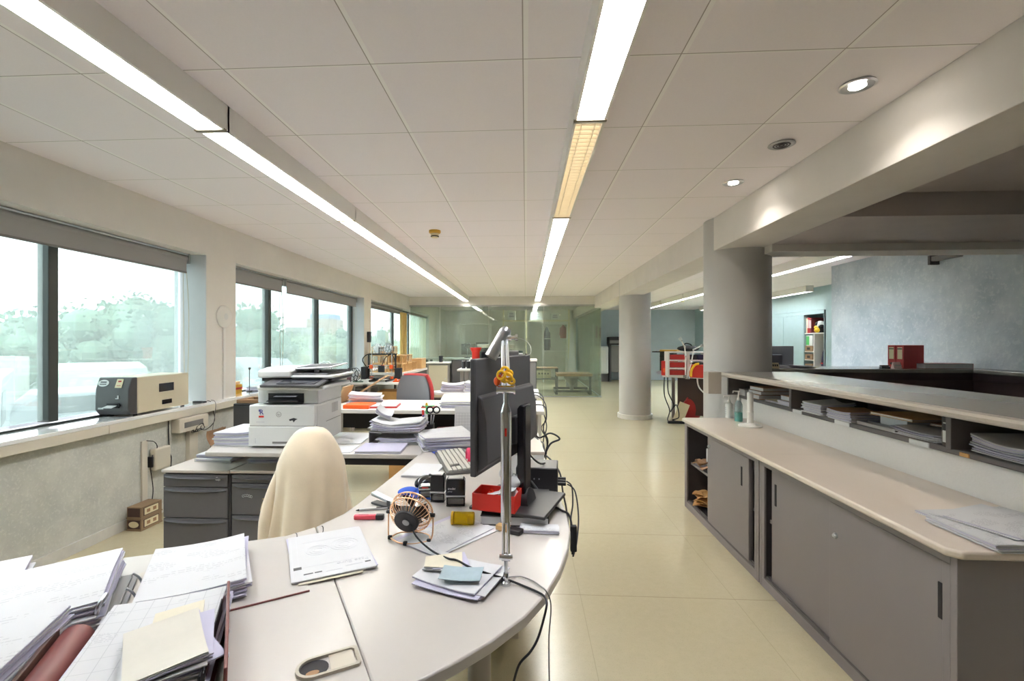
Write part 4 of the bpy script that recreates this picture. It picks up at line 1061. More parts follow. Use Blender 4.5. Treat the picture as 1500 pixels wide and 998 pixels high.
m = MB()
for s_ in (-1, 1): m.cyl((s_ * .062, 0, .082), (s_ * .079, 0, .082), .006, n=14)
m.build('tilt_knob', M['black'], t)
cable('cable', 'black fan cable crossing the papers and hanging over the desk edge', [(a.x + .005, a.y + .015, DT + .07), (a.x + .03, a.y - .01, DT + .035)] + [tuple(onz(u, v, DT + h)) for u, v, h in [(631, 806, .012), (655, 818, .03), (669, 821, .03), (690, 832, .024), (716, 841, .02), (742, 849, .012), (765, 858, .004), (788, 868, .004), (797, 874, .004)]] + [tuple(ony(u, v, y)) for u, v, y in [(801, 884, 1.09), (797, 905, 1.085), (788, 935, 1.08), (777, 955, 1.07), (760, 975, 1.06), (750, 1010, 1.05)]], .0028, M['black_rub'], k=6)
cable('cable', 'thin grey lamp cable lying on the desk and dropping past its rounded edge', [tuple(onz(u, v, DT + .004)) for u, v in [(744, 846), (762, 845), (780, 851), (793, 860), (799, 865)]] + [tuple(ony(u, v, y)) for u, v, y in [(805, 876, 1.15), (807, 895, 1.15), (804, 940, 1.16), (805, 1010, 1.17)]], .0018, M['mid_grey'], k=6)
# pen, highlighter, stapler, punch
a = onz(538, 761, DT)
t = thing('highlighter', 'pink highlighter pen lying beside the rose gold fan', 'highlighter', (a.x, a.y, DT + .0085), .08)
MB().box(-.045, .03, -.0085, .0085, -.008, .008).build('barrel', M['pink'], t, bevel=.003)
MB().box(.03, .058, -.009, .009, -.0082, .0085).build('cap', M['black'], t, bevel=.002)
MB().box(-.03, .005, -.003, .002, .008, .0083).build('barrel_print', M['ink_black'], t)
a = onz(543, 748, DT)
t = thing('pen', 'slim silver pen with a dark tip above the pink highlighter', 'pen', (a.x, a.y, DT + .0045), .25)
MB().cyl((-.04, 0, 0), (.06, 0, 0), .0042, n=12).build('barrel', M['chrome_sat'], t); MB().cyl((-.052, 0, -.001), (-.04, 0, 0), .0012, .0042, 10).build('tip', M['black'], t); MB().box(.02, .06, -.001, .001, .004, .006).build('clip', M['black'], t)
a = onz(566, 741, DT)
t = thing('hole_punch', 'silver hole punch or stapler standing behind the fan', 'stapler', (a.x - .01, a.y, DT), -.55)
MB().box(-.055, .055, -.016, .016, 0, .008).build('base', M['dark_grey'], t, bevel=.003)
MB().rbox((-.002, 0, .030), (.115, .026, .014), (0, .12, 0)).build('arm', M['chrome_sat'], t, bevel=.004)
MB().box(.03, .05, -.014, .014, .008, .03).build('hinge', M['dark_grey'], t, bevel=.002)
a = onz(592, 726, DT)
t = thing('mouse_pad', 'blue mouse pad with a raised gel wrist rest', 'mouse pad', (a.x + .035, a.y + .025, DT), -.15)
MB().prism([(-.02, -.05), (.12, -.06), (.14, .04), (.10, .085), (-.0, .08), (-.03, .02)], 0, .005).build('pad', M['blue'], t, bevel=.002)
MB().sph((-.03, .0, .009), .05, 20, 10, (.72, 1.0, .18)).build('wrist_rest', M['blue'], t)
a = onz(622, 714, DT)
t = thing('computer_mouse', 'black computer mouse on the blue pad behind the stamps', 'mouse', (a.x, a.y + .012, DT + .0052), -.6)
MB().sph((0, 0, .012), .034, 20, 10, (1.0, 1.6, .85)).build('shell', M['black_gloss'], t)
o = t.children[0]; 
for v in o.data.vertices:
    if v.co.z < 0.0: v.co.z = 0.0
MB().cyl((-.003, .028, .036), (.003, .028, .036), .006, n=14).build('wheel', M['dark_grey'], t)
# stamps
def stamp(u, v, rz, label, h=.085, w_=.05, txt=False):
    a = onz(u, v, DT); t = thing('self_inking_stamp', label, 'stamp', (a.x, a.y + .014, DT), rz)
    MB().box(-w_ / 2, w_ / 2, -.017, .017, .0, .006).box(-w_ / 2, -w_ / 2 + .005, -.015, .015, .006, .034).box(w_ / 2 - .005, w_ / 2, -.015, .015, .006, .034).box(-w_ / 2, w_ / 2, -.017, .017, .030, .040).build('base_frame', M['black_gloss'], t, bevel=.002)
    pr = [(-w_ / 2 - .001, .034), (w_ / 2 + .001, .034), (w_ / 2 + .001, h * .9), (w_ / 2 - .006, h), (-w_ / 2 + .006, h), (-w_ / 2 - .001, h * .9)]
    MB().yprism(pr, -.019, .019).build('handle_shell', M['black_gloss'], t, bevel=.004)
    MB().box(-w_ / 2 - .0015, w_ / 2 + .0015, -.0195, .0195, .036, .042).build('silver_band', M['chrome_sat'], t)
    MB().yprism([(-w_ / 2 + .004, h * .93), (w_ / 2 - .004, h * .93), (w_ / 2 - .008, h + .002), (-w_ / 2 + .008, h + .002)], -.0185, .0185).build('cap_window', M['chrome_sat'], t, bevel=.002)
    MB().box(-w_ / 2 + .006, w_ / 2 - .006, -.012, .012, .008, .022).build('die_block', M['mid_grey'], t)
    if txt:
        m = MB(); text_mb(m, 'trodat', .011, (-w_ / 2 + .006, -.0194, .064), (PI / 2, 0, 0), .0004, True, shear=.2); text_mb(m, 'printy', .007, (-w_ / 2 + .006, -.0194, .055), (PI / 2, 0, 0), .0004, shear=.2)
        m.build('lettering', M['ink_white'], t, smooth=False)
    return t
stamp(667, 742, .06, 'black self-inking stamp with white lettering, in front of the others', .106, .070, True)
stamp(641, 736, -.04, 'black self-inking stamp standing between the lettered stamp and the mouse', .108, .054)
t = stamp(622, 731, .2, 'low black self-inking stamp with a small red window', .05, .05)
MB().box(-.012, .012, -.0203, -.0196, .0425, .047).build('red_window', M['red'], t)
# keyboard, white note pad
kp = [onz(638, 668, DT), onz(671, 662, DT), onz(688, 695, DT), onz(655, 700, DT)]
kc = sum(kp, Vector()) / 4; ka = math.atan2(kp[3].y - kp[0].y, kp[3].x - kp[0].x)
t = thing('keyboard', 'grey computer keyboard turned lengthwise beside the monitor', 'keyboard', (kc.x + .015, kc.y + .02, DT), ka)
MB().xprism([(-.08, 0), (.08, 0), (.08, .022), (-.08, .012)], -.21, .21).build('case', M['keybase'], t, bevel=.003)
m = MB()
for j in range(6):
    for i in range(20):
        x = -.2 + i * .0205; y = -.068 + j * .0225
        if i in (15, 16) and j in (1, 2): continue
        m.rbox((x + .008, y + .008, .0185 + j * .0014), (.0165, .018, .008), (.06, 0, 0))
m.build('keys', M['keys'], t, bevel=.0015, seg=1)
a = onz(620, 692, DT)
paper_pile('blank white note pad between the keyboard and the desk edge', a.x, a.y + .01, DT + .0005, -.08, .15, .21, .008, 5, 61, jit=.001, ang=.004, top='paper', name='note_pad', cat='note pad')
a = onz(642, 664, DT)
tag(MB().slab(.10, .075, .0015, 0, lambda x, y: .002 * x * x, 4, 4).build('blue_card', M['bluepaper'], None, (a.x + .02, a.y + .01, DT + .0005), .5), 'blue printed card lying behind the keyboard', 'card')
a = onz(684, 682, DT)
t = thing('tape_dispenser', 'magenta round tape holder half hidden by the monitor', 'tape holder', (a.x + .01, a.y, DT), .3)
MB().ring((0, 0, .045), .032, .012, (1, 0, 0), 28, 10).build('ring_body', M['magenta'], t); MB().cb(0, 0, .006, .03, .06, .012).build('base', M['magenta'], t, bevel=.003)
# yellow jar
a = onz(679, 774, DT)
t = thing('yellow_jar', 'yellow see-through jar lying on its side on the printed papers', 'jar', (a.x, a.y + .02, DT + .0045), 0)
rj = .021
MB().cyl((-.036, 0, rj), (.034, 0, rj), rj, n=24).build('jar_body', M['ylw_clear'], t, bevel=.003)
MB().cyl((.012, -.004, rj - .002), (.03, -.004, rj - .002), rj * .7, n=20).build('jar_content', M['paper_cream'], t)
MB().cyl((-.043, 0, rj), (-.036, 0, rj), rj * 1.02, n=24).build('jar_lid', M['yellow'], t)
# printed papers behind fan
a = onz(655, 785, DT)
paper_pile('printed letters spread behind the fan under the yellow jar', a.x - .0, a.y, DT + .0002, -.62, .17, .26, .0032, 4, 62, jit=.012, ang=.09, top='print', name='printed_letters')
a = onz(627, 760, DT)
# pile of receipts by the lamp foot
a = onz(668, 848, DT)
paper_pile('loose pile of white slips in front of the lamp foot', a.x + .005, a.y, DT + .0005, -.42, .185, .145, .014, 6, 63, jit=.011, ang=.09, top='paper', curl=lambda x, y: .005 * x * x + .003 * y, name='slips', cat='paper slips')
a = onz(650, 828, DT + .016)
paper_pile('cream envelope lying on the loose white slips', a.x, a.y, DT + .0225, .15, .10, .075, .004, 3, 64, jit=.005, ang=.15, top='paper_cream', curl=lambda x, y: .004 * x * y, name='envelope', cat='envelope')
a = onz(676, 845, DT + .02)
tag(MB().slab(.105, .07, .0012, 0, lambda x, y: .003 * x * x, 5, 5).build('blue_slip', M['slip_blue'], None, (a.x, a.y, DT + .0265), -.05), 'grey blue slip on top of the loose pile', 'paper slip')
# stamp and tickets to the right
a = onz(737, 777, DT)
t = thing('wooden_stamp', 'small wooden stamp block with a black handle behind the lamp post', 'stamp', (a.x, a.y, DT), -.5)
MB().box(-.022, .022, -.012, .012, 0, .018).build('wood_block', M['wood'], t, bevel=.002); MB().box(.0225, .07, -.016, .016, 0, .016).build('handle', M['black'], t, bevel=.004)
a = onz(790, 778, DT)
paper_pile('white printed card stack on the rounded desk edge in front of the monitor foot', a.x, a.y, DT + .0005, -.04, .125, .055, .010, 4, 65, jit=.002, ang=.02, top='print', name='card_stack', cat='cards')
# ------------------------------------------------------------------ monitor on a box
t = thing('book', 'white boxed book carrying the foot of the big monitor', 'book', (-.03, 1.70, DT), -.05)
MB().box(-.115, .115, -.15, .15, 0, .004).box(-.115, .115, -.15, .15, .030, .034).build('cover', M['black'], t, bevel=.001)
MB().box(-.112, .112, -.148, .148, .0042, .0298).build('page_block', M['paper'], t)
mz = DT + .0345
A0 = Vector((-.165, 1.44, 0)); A1 = Vector((.01, 1.94, 0)); mc = (A0 + A1) / 2; ma = math.atan2(A1.y - A0.y, A1.x - A0.x)
t = thing('monitor', 'large black monitor seen from behind on a square foot', 'monitor', (mc.x, mc.y, mz), ma)
hw = (A1 - A0).length / 2; zb, zt = .925 - mz, 1.294 - mz           # local x along the panel, local -y is the back
m = MB().box(-hw, hw, -.010, .010, zb, zt)
m.build('screen_panel', M['dark_grey'], t, bevel=.004)
MB().box(-hw + .008, hw - .008, .0101, .0112, zb + .012, zt - .008).build('display', M['screen'], t)
MB().xprism([(-.0105, zb + .01), (-.045, zb + .04), (-.040, zb + .17), (-.026, zb + .245), (-.0105, zb + .255)], -hw + .012, hw - .012).build('rear_bulge', M['dark_grey'], t, bevel=.004)
MB().box(-.10, .10, -.0465, -.045, zb + .02, zb + .06).build('port_recess', M['slot'], t)
MB().box(-.04, .04, -.062, -.04, zb + .06, zb + .16).build('mount', M['black'], t, bevel=.006)
MB().xprism([(-.092, .012), (-.060, .012), (-.060, zb + .185), (-.07, zb + .20), (-.092, zb + .20)], -.033, .033).build('stand_post', M['black_gloss'], t, bevel=.006)
MB().box(-.12, .15, -.19, .085, 0, .012).build('foot', M['black'], t, bevel=.004)
MB().cyl((0, -.076, .012), (0, -.105, .018), .05, .045, 28).build('foot_collar', M['black'], t)
# red tray with tissues
a = onz(722, 745, DT + .05)
t = thing('red_tray', 'open red plastic tray resting on the monitor foot', 'tray', (-.098, 1.60, mz + .0122), -.22)
MB().box(-.075, .075, -.05, .05, 0, .003).box(-.075, .075, -.05, -.047, .003, .058).box(-.075, .075, .047, .05, .003, .058).box(-.075, -.072, -.047, .047, .003, .058).box(.072, .075, -.047, .047, .003, .058).build('tray_shell', M['red'], t, bevel=.0015)
tag(MB().slab(.10, .075, .001, 0, lambda x, y: .012 * (x + 1) - .006 * y, 6, 6).build('paper_slip', M['paper'], None, (-.085, 1.60, mz + .052), -.1), 'white slip sticking up out of the red tray', 'paper slip')
tag(MB().sph((0, 0, .03), .03, 12, 8, (1.3, 1, .9)).sph((.02, .02, .07), .035, 10, 7, (1, .8, .7)).sph((-.01, .01, .10), .025, 10, 7).build('tissue', M['paper'], None, (-.06, 1.635, mz + .0155)), 'crumpled white tissue in the red tray', 'tissue')
tag(MB().sph((0, 0, .02), .02, 14, 8).cyl((0, 0, .038), (0, 0, .046), .006, n=10).build('glass_bauble', mk('red_orange_glass', (220, 60, 30), .1, coat=.5), None, (-.12, 1.635, mz + .0155)), 'small shiny orange red bauble at the back of the red tray', 'bauble')
# docking box with cables
t = thing('docking_box', 'black desktop hub box behind the monitor post', 'hub', (.05, 1.96, DT), -.08)
MB().box(-.085, .085, -.07, .07, 0, .105).build('case', M['black'], t, bevel=.005)
m = MB()
for i in range(3): m.cyl((-.03 + i * .02, -.0702, .06), (-.03 + i * .02, -.0712, .06), .003, n=8)
m.build('indicator', M['ink_grey'], t)
m = MB()
for i in range(3): m.box(.085, .118, -.05 + i * .035, -.035 + i * .035, .03, .042)
m.build('plug', M['black_rub'], t, bevel=.002)
t = thing('parcel', 'white lidded box lying behind the black hub box', 'box', (-.01, 2.30, DT), .05)
MB().box(-.11, .09, -.13, .13, 0, .10).build('box_body', M['printer_white'], t, bevel=.003); MB().box(-.112, .092, -.132, .132, .088, .104).build('lid', M['desk_edge'], t, bevel=.002)
cb_ = [
 ('black monitor cable hanging over the outer desk edge in a wide arc', [(.0, 1.93, .80), (.08, 1.80, DT + .006), (.125, 1.70, DT + .006), (.152, 1.66, DT + .004), (.160, 1.62, .70), (.16, 1.60, .62)], .004),
 ('black cable looping out behind the monitor over the walkway', [(.02, 2.35, .95), (.06, 2.3, .875), (.12, 2.28, .90), (.165, 2.27, .875), (.12, 2.25, .855), (.09, 2.24, .80), (.06, 2.22, .7345), (.02, 2.2, .7345)], .0045),
 ('long black cable running along the outer desk edge from the far end', [(.06, 3.0, .735), (.085, 2.75, .76), (.095, 2.5, .80), (.10, 2.35, .78), (.118, 2.15, .80), (.15, 2.05, .77), (.155, 1.95, .72), (.16, 1.85, .69), (.158, 1.72, .66)], .004),
 ('thin black cable dropping from the hub plugs to the desk edge', [(.17, 1.95, DT + .035), (.19, 1.93, .75), (.185, 1.84, .71), (.17, 1.76, .68), (.162, 1.66, .62)], .003),
 ('second thin black cable from the hub plugs, bowing outwards', [(.17, 1.91, DT + .035), (.2, 1.9, .74), (.205, 1.82, .67), (.185, 1.70, .62), (.165, 1.63, .60)], .003),
 ('black cable from the monitor post down to the hub box', [(-.02, 1.72, .97), (.03, 1.78, .90), (.06, 1.90, .85), (.08, 1.96, .838)], .0035),
 ('thin grey wire on the desk in front of the hub box', [(.04, 1.80, DT + .003), (.08, 1.82, DT + .003), (.12, 1.86, DT + .003), (.14, 1.88, DT + .003)], .002),
]
for lb, pts, r_ in cb_: cable('cable', lb, pts, r_, M['black_rub' if 'grey' not in lb else 'mid_grey'])
a = ony(809, 772, 1.62)
tag(MB().box(-.011, .011, -.009, .009, -.045, .045).build('cable_clip', M['black_rub'], None, (.166, 1.625, .665), bevel=.003), 'black cable connector hanging at the outer desk edge', 'connector')
# ------------------------------------------------------------------ lamp
lx, ly = -.05, 1.18
t = thing('desk_lamp', 'tall chrome arm lamp clamped to the desk in front of the monitor', 'lamp', (lx, ly, DT))
MB().lathe([(.013, 0), (.013, .008), (.009, .012), (.008, .024), (.006, .03)], 20).build('clamp_foot', M['chrome'], t)
MB().cyl((0, 0, .03), (0, 0, .062), .005, n=12).build('swivel_pin', M['chrome_sat'], t)
m = MB().cyl((-.011, 0, .07), (.011, 0, .07), .010, n=18).cyl((-.017, 0, .07), (-.011, 0, .07), .006, n=14).cyl((.011, 0, .07), (.017, 0, .07), .006, n=14)
m.build('lower_knuckle', M['chrome'], t)
MB().cyl((-.006, 0, .07), (-.006, 0, .17), .0045, n=12).cyl((.006, 0, .07), (.006, 0, .17), .0045, n=12).build('twin_rod', M['chrome'], t)
MB().cyl((0, 0, .162), (0, 0, .44), .0135, n=24).cyl((0, 0, .44), (0, 0, .462), .0135, .007, 24).cyl((0, 0, .462), (0, 0, .492), .007, n=16).build('lower_arm', M['chrome'], t)
MB().box(-.0025, .0025, -.0145, -.0133, .38, .40).build('warning_sticker', M['red'], t)
MB().cyl((-.02, 0, .497), (.02, 0, .497), .010, n=18).cyl((-.024, 0, .497), (-.02, 0, .497), .013, n=14).cyl((.02, 0, .497), (.024, 0, .497), .013, n=14).build('elbow', M['chrome'], t)
E0 = Vector((0, 0, .5)); E1 = Vector((-.020, .36, .622))
MB().tube([E0 + Vector((-.006, 0, 0)), E1 + Vector((-.006, 0, 0))], .0055, 10).tube([E0 + Vector((.007, 0, 0)), E1 + Vector((.007, 0, 0))], .0055, 10).build('upper_arm', M['chrome_sat'], t)
m = MB().cyl(E1 + Vector((-.016, 0, .008)), E1 + Vector((.022, 0, .008)), .010, n=18).cyl(E1 + Vector((.022, 0, .008)), E1 + Vector((.036, 0, .010)), .006, n=14).cyl(E1 + Vector((.036, 0, .010)), E1 + Vector((.044, 0, .010)), .011, n=14)
m.build('head_joint', M['chrome'], t)
H0 = E1 + Vector((.003, .008, .030)); H1 = E1 + Vector((-.046, -.012, -.056))
dd = (H1 - H0).normalized()
m = MB().cyl(H0, H1, .020, .021, 32, cap=False).cyl(H0 - dd * .012, H0, .014, .020, 32)
m.build('lamp_shade', M['chrome_sat'], t)
MB().cyl(H0 + dd * .02, H1 - dd * .004, .010, .0185, 24).build('reflector', M['white_paint'], t)
m = MB(); c0 = (lx - .002, ly + .02)
for k, (x, z, r_) in enumerate([(-.014, .545, .014), (.006, .538, .015), (-.002, .560, .013), (.016, .525, .012), (.010, .552, .011), (-.006, .528, .012)]):
    m.ring((x * .8, -.012 + .003 * k, .53 + (z - .54) * .75), r_ * .72, .0035, (.3, 1, .2 * k), 18, 8)
tag(m.build('yellow_clips', M['yellow'], None, (lx, ly, DT)), 'bunch of yellow plastic rings hung on the lamp elbow', 'plastic rings')
m = MB().sph((-.022, -.006, .518), .010, 12, 8, (.9, .7, 1.2)).sph((-.018, -.006, .53), .007, 10, 7)
m.ring((-.016, -.006, .537), .006, .0016, (0, 1, 0), 14, 6)
tag(m.build('orange_charm', M['orange'], None, (lx, ly, DT)), 'orange plastic charm hanging beside the yellow rings on the lamp', 'charm')
cable('cable', 'thin chrome lamp wire bowing out from the lamp head', [(lx + .018, ly + .36, DT + .632), (lx + .048, ly + .37, DT + .622), (lx + .066, ly + .36, DT + .602), (lx + .066, ly + .34, DT + .58), (lx + .05, ly + .30, DT + .572)], .0008, M['chrome_sat'])
# ================================================================== WINDOW SIDE
SLZ = .8055
# label printer on the sill
a = onz(165, 602, SLZ)
t = thing('label_printer', 'cream and charcoal label printer standing on the window sill', 'label printer', (-2.965, 3.37, SLZ), 0)
pw, pl, ph = .25, .50, .28
# local: front faces -y, right side faces the room (+x)
MB().xprism([(-.12, .012), (.40, .012), (.40, ph), (-.12, ph)], -pw / 2, pw / 2).build('case', M['printer_beige'], t, bevel=.008)
MB().xprism([(-.1205, .012), (-.1205, ph + .001), (-.165, ph + .001), (-.195, ph * .72), (-.20, .05), (-.17, .012)], -pw / 2 - .001, pw / 2 + .001).build('front_panel', M['dark_grey'], t, bevel=.006)
MB().box(pw / 2 - .002, pw / 2 + .003, .08, .23, .15, .215).box(pw / 2 - .002, pw / 2 + .003, .11, .21, .05, .085).build('side_window', M['screen'], t, bevel=.002)
MB().box(-.03, .06, -.21, -.19, .065, .10).build('paper_slot', M['slot'], t, bevel=.002)
MB().rbox((.015, -.225, .08), (.075, .07, .001), (.25, 0, 0)).build('label_strip', M['paper'], t)
MB().cyl((.055, -.21, .085), (.055, -.19, .085), .012, n=14).build('tear_knob', M['black'], t)
fa = -math.atan2(.03, ph * .28)
m = MB(); m.T = Matrix.Translation((-.075, -.183, ph * .86)) @ Euler((PI / 2 + fa, 0, 0)).to_matrix().to_4x4() @ Matrix.Diagonal((1.35, .85, 1, 1))
m.cyl((0, 0, 0), (0, 0, .0016), .03, n=32); m.build('oval_sticker', M['printer_white'], t)
m = MB(); m.T = Matrix.Translation((-.075, -.183, ph * .86)) @ Euler((PI / 2 + fa, 0, 0)).to_matrix().to_4x4()
m.box(-.024, .022, .004, .012, .0016, .0022)
for i in range(5): m.box(-.024 + i * .01, -.017 + i * .01, -.012, -.004, .0016, .0022)
m.build('sticker_print', M['ink_black'], t, smooth=False)
m = MB(); m.T = Matrix.Translation((.045, -.183, ph * .86)) @ Euler((PI / 2 + fa, 0, 0)).to_matrix().to_4x4(); m.box(-.025, .025, -.034, .032, 0, .002)
m.build('paper_sticker', M['label_cream'], t)
m = MB(); m.T = Matrix.Translation((.045, -.183, ph * .86)) @ Euler((PI / 2 + fa, 0, 0)).to_matrix().to_4x4(); m.box(-.012, .012, .008, .02, .002, .0026).box(-.015, .015, -.02, -.016, .002, .0026)
m.build('sticker_mark', M['red_binder'], t)
MB().prism([(.03, -.2025), (.055, -.2025), (.055, -.198), (.03, -.198)], .13, .134).prism([(.045, -.2025), (.053, -.2025), (.053, -.198), (.045, -.198)], .134, .155).build('white_mark', M['ink_white'], t)
MB().box(-.10, -.062, -.2025, -.198, .055, .066).build('badge', M['alu'], t)
for x, y in ((-.09, -.1), (.09, -.1), (-.09, .37), (.09, .37)):
    MB().cyl((x, y, 0), (x, y, .013), .014, n=12).build('foot', M['black_rub'], t)
t = thing('plug_adapter', 'black plug lying on the sill behind the label printer', 'plug', (-2.88, 3.96, SLZ))
MB().box(-.05, .03, -.03, .0, 0, .016).build('plug_body', M['black_rub'], t, bevel=.004); MB().box(.0, .05, .006, .02, 0, .012).build('tail', M['black_rub'], t, bevel=.003)
# sill of the middle window
a = onz(352, 572, SLZ)
t = thing('tape_roll_box', 'gold yellow tin with a red band on the middle window sill', 'tin', (-2.98, 4.62, SLZ))
MB().box(-.04, .04, -.05, .05, 0, .10).build('tin_body', M['gold'], t, bevel=.006); MB().box(-.041, .041, -.051, .051, .05, .07).build('band', M['red_binder'], t); MB().box(-.03, .03, -.03, .03, .1, .13).build('lid', M['ply'], t, bevel=.004)
t = thing('antenna', 'thin black rod with a round tip standing on the middle window sill', 'antenna', (-2.98, 4.86, SLZ))
MB().cyl((0, 0, 0), (0, 0, .012), .03, n=16).build('base', M['black'], t); MB().cyl((0, 0, .012), (0, 0, .24), .004, n=8).build('rod', M['black'], t); MB().sph((0, 0, .25), .014, 10, 6).build('tip', M['black'], t)
paper_pile('white papers stacked on the middle window sill behind the black rod', -2.98, 5.08, SLZ, .1, .2, .3, .04, 6, 71, jit=.012, ang=.06, top='paper')
# crates
for i, (z, lb) in enumerate([(0.0, 'small brown wooden box with an oval cream end, at the bottom by the stucco wall'), (.0845, 'small brown wooden box with a dark open end, on top by the stucco wall')]):
    t = thing('wooden_box', lb, 'box', (-2.775, 3.24, z), -.04)
    MB().box(-.055, .055, -.09, .09, .008, .083).box(-.058, .058, -.094, .094, 0, .010).build('box_body', M['crate_wood'], t, bevel=.002)
    MB().box(-.046, .046, -.0925, -.0895, .016, .076).build('end_panel', M['brown_dark'], t)
    if i == 0:
        MB().prism([(.038 * math.cos(k * PI / 12), .022 * math.sin(k * PI / 12)) for k in range(24)], 0, .002).build('oval_label', M['label_cream'], t)
        o = t.children[-1]; o.rotation_euler = (PI / 2, 0, 0); o.location = (0, -.0925, .046)
    MB().box(.0545, .057, -.07, .06, .018, .074).build('label_frame', M['brown_dark'], t)
    MB().box(.057, .0585, -.064, .054, .022, .070).build('cream_label', M['label_cream'], t)
    MB().box(.0585, .0595, -.045, -.018, .034, .058).box(.0585, .0595, .008, .035, .034, .058).build('label_print', M['kraft'], t)
t = thing('power_strip', 'black plug on the floor between the crates and the charcoal pedestal', 'plug', (-2.72, 3.46, 0))
MB().box(-.05, .05, -.03, .03, 0, .05).build('plug_body', M['black_rub'], t, bevel=.006); MB().box(-.02, .02, .03, .06, .01, .03).build('tail', M['black_rub'], t)
# pedestals
def pedestal(x0, y0, w_, label, fr, top='ped_top'):
    t = thing('drawer_pedestal', label, 'drawer pedestal', (x0, y0, 0)); D = .58; H = .585
    MB().box(0, w_, .02, D, .02, H).build('body', M['ped'], t, bevel=.003)
    for (z0, z1) in fr:
        d = MB().box(.004, w_ - .004, 0, .02, z0, z1).build('drawer', M['ped'], t, bevel=.003)
        def hp(u, v, z1=z1):
            x = .012 + u * (w_ - .024); b = math.sin(PI * u) ** .5 if 0 < u < 1 else 0
            return (x, -.018 * b * (1 - abs(2 * v - 1)) - .001, z1 - .022 + .016 * v - .006 * b)
        MB().grid(hp, 20, 4).build('handle', M['ped'], d)
    MB().box(-.004, w_ + .004, -.006, D + .004, H, H + .018).build('top_board', M[top], t, bevel=.004)
    for x in (.04, w_ - .04):
        for y in (.06, D - .05): MB().cyl((x, y, 0), (x, y, .02), .018, n=12).build('castor', M['black_rub'], t)
    return t
t = pedestal(-2.11, 2.59, .395, 'charcoal drawer pedestal with a key lock, on the window side of the pair', [(.505, .575), (.325, .50), (.03, .32)])
MB().cyl((.33, -.006, .555), (.33, .002, .555), .01, n=14).cyl((.345, -.012, .55), (.345, .0, .55), .006, n=10).build('key_lock', M['chrome_sat'], t)
t = pedestal(-1.705, 2.60, .40, 'charcoal drawer pedestal with wire clips on its front, next to the jacket', [(.53, .575), (.345, .525), (.03, .34)])
m = MB()
for i in range(5): m.ring((.075 + i * .012, -.004, .455 + .004 * math.sin(i)), .007, .0015, (.2, 1, 0), 14, 6)
m.build('wire_clips', M['chrome_sat'], t)
MB().tube(spline([(.19, -.003, .44), (.23, -.012, .446), (.28, -.014, .45), (.30, -.01, .452)], 5), .003, 6).build('wood_stick', M['wood'], t)
pz = .6035
paper_pile('white reams lying flat on the window-side pedestal under the desk edge', -1.92, 2.93, pz, 0, .24, .32, .042, 6, 81, jit=.012, ang=.04, top='paper')
paper_pile('thin white papers on the pedestal top just inside the desk', -1.62, 2.93, pz, .12, .21, .297, .02, 5, 82, jit=.012, ang=.06, top='paper')
# printer desk
t = thing('printer_desk', 'cream desk carrying the big white office printer', 'desk', (0, 0, 0))
MB().prism([(-1.79, 2.50), (-.565, 2.50), (-.565, 3.10), (-1.98, 3.10), (-1.98, 2.95)], .705, DZ).build('desktop', M['desk'], t, bevel=.004)
MB().box(-1.28, -.60, 2.56, 2.59, .655, .705).box(-1.75, -.60, 3.0, 3.03, .635, .705).build('frame_rail', M['slot'], t)
MB().box(-.625, -.585, 2.55, 3.06, 0, .705).build('leg', M['leg_grey'], t, bevel=.004)
MB().box(-1.955, -1.925, 3.03, 3.09, 0, .705).build('leg', M['leg_grey'], t, bevel=.004)
# office printer
t = thing('office_printer', 'large white multifunction office printer with a tilted touch screen', 'printer', (-1.598, 2.60, DT + .0005), .03)
PW, PD = .385, .42
MB().box(0, PW, 0, PD, .012, .25).build('base_body', M['printer_white'], t, bevel=.008, seg=3)
MB().box(.004, PW - .004, -.001, .004, .128, .131).box(PW - .001, PW + .001, .02, PD - .02, .128, .131).build('tray_seam', M['mid_grey'], t)
MB().box(.0, PW * .94, -.005, .004, .014, .125).build('paper_tray', M['printer_white'], t, bevel=.003)
MB().box(.14, .24, -.0065, -.004, .028, .04).build('tray_grip', M['mid_grey'], t, bevel=.002)
MB().box(.04, .044, -.006, -.004, .03, .06).build('tray_mark', M['ink_light'], t)
MB().box(.07, PW, .05, PD, .25, .40).box(.03, .30, .34, PD, .25, .40).build('mid_body', M['printer_white'], t, bevel=.006)
MB().box(.075, .30, .02, .052, .255, .258).box(.09, .30, .045, .051, .262, .335).build('output_slot', M['slot'], t)
MB().rbox((.19, .05, .285), (.18, .10, .004), (.15, 0, 0)).build('output_flap', M['dark_grey'], t)
MB().rbox((.20, .045, .315), (.13, .06, .003), (.1, 0, 0)).build('printed_page', M['paper2'], t)
MB().box(.045, PW + .055, -.005, PD + .02, .365, .40).build('shoulder_deck', M['printer_white'], t, bevel=.012, seg=3)
MB().box(.02, .085, .06, PD, .258, .365).build('side_column', M['printer_white'], t, bevel=.004)
m = MB(); m.T = Matrix.Translation((.26, .02, .418)) @ Euler((.22, 0, 0)).to_matrix().to_4x4()
m.cb(0, 0, 0, .34, .15, .022); m.build('control_panel', M['dark_grey'], t, bevel=.006)
m = MB(); m.T = Matrix.Translation((.29, .015, .4315)) @ Euler((.22, 0, 0)).to_matrix().to_4x4()
m.cb(0, 0, 0, .22, .115, .006); m.build('touch_screen', M['screen'], t, bevel=.003)
MB().box(.02, PW + .06, .10, PD + .04, .425, .462).build('scanner_bed', M['black'], t, bevel=.004)
MB().xprism([(.06, .455), (.46, .455), (.46, .53), (.16, .535), (.06, .515)], .015, .215).build('feeder_cover', M['printer_white'], t, bevel=.012, seg=3)
MB().box(.215, PW + .075, .06, .46, .452, .475).build('scanner_lid', M['printer_white'], t, bevel=.008)
MB().xprism([(.07, .478), (.42, .478), (.42, .50), (.09, .488)], .2155, .43).build('feeder_tray', M['dark_grey'], t, bevel=.004)
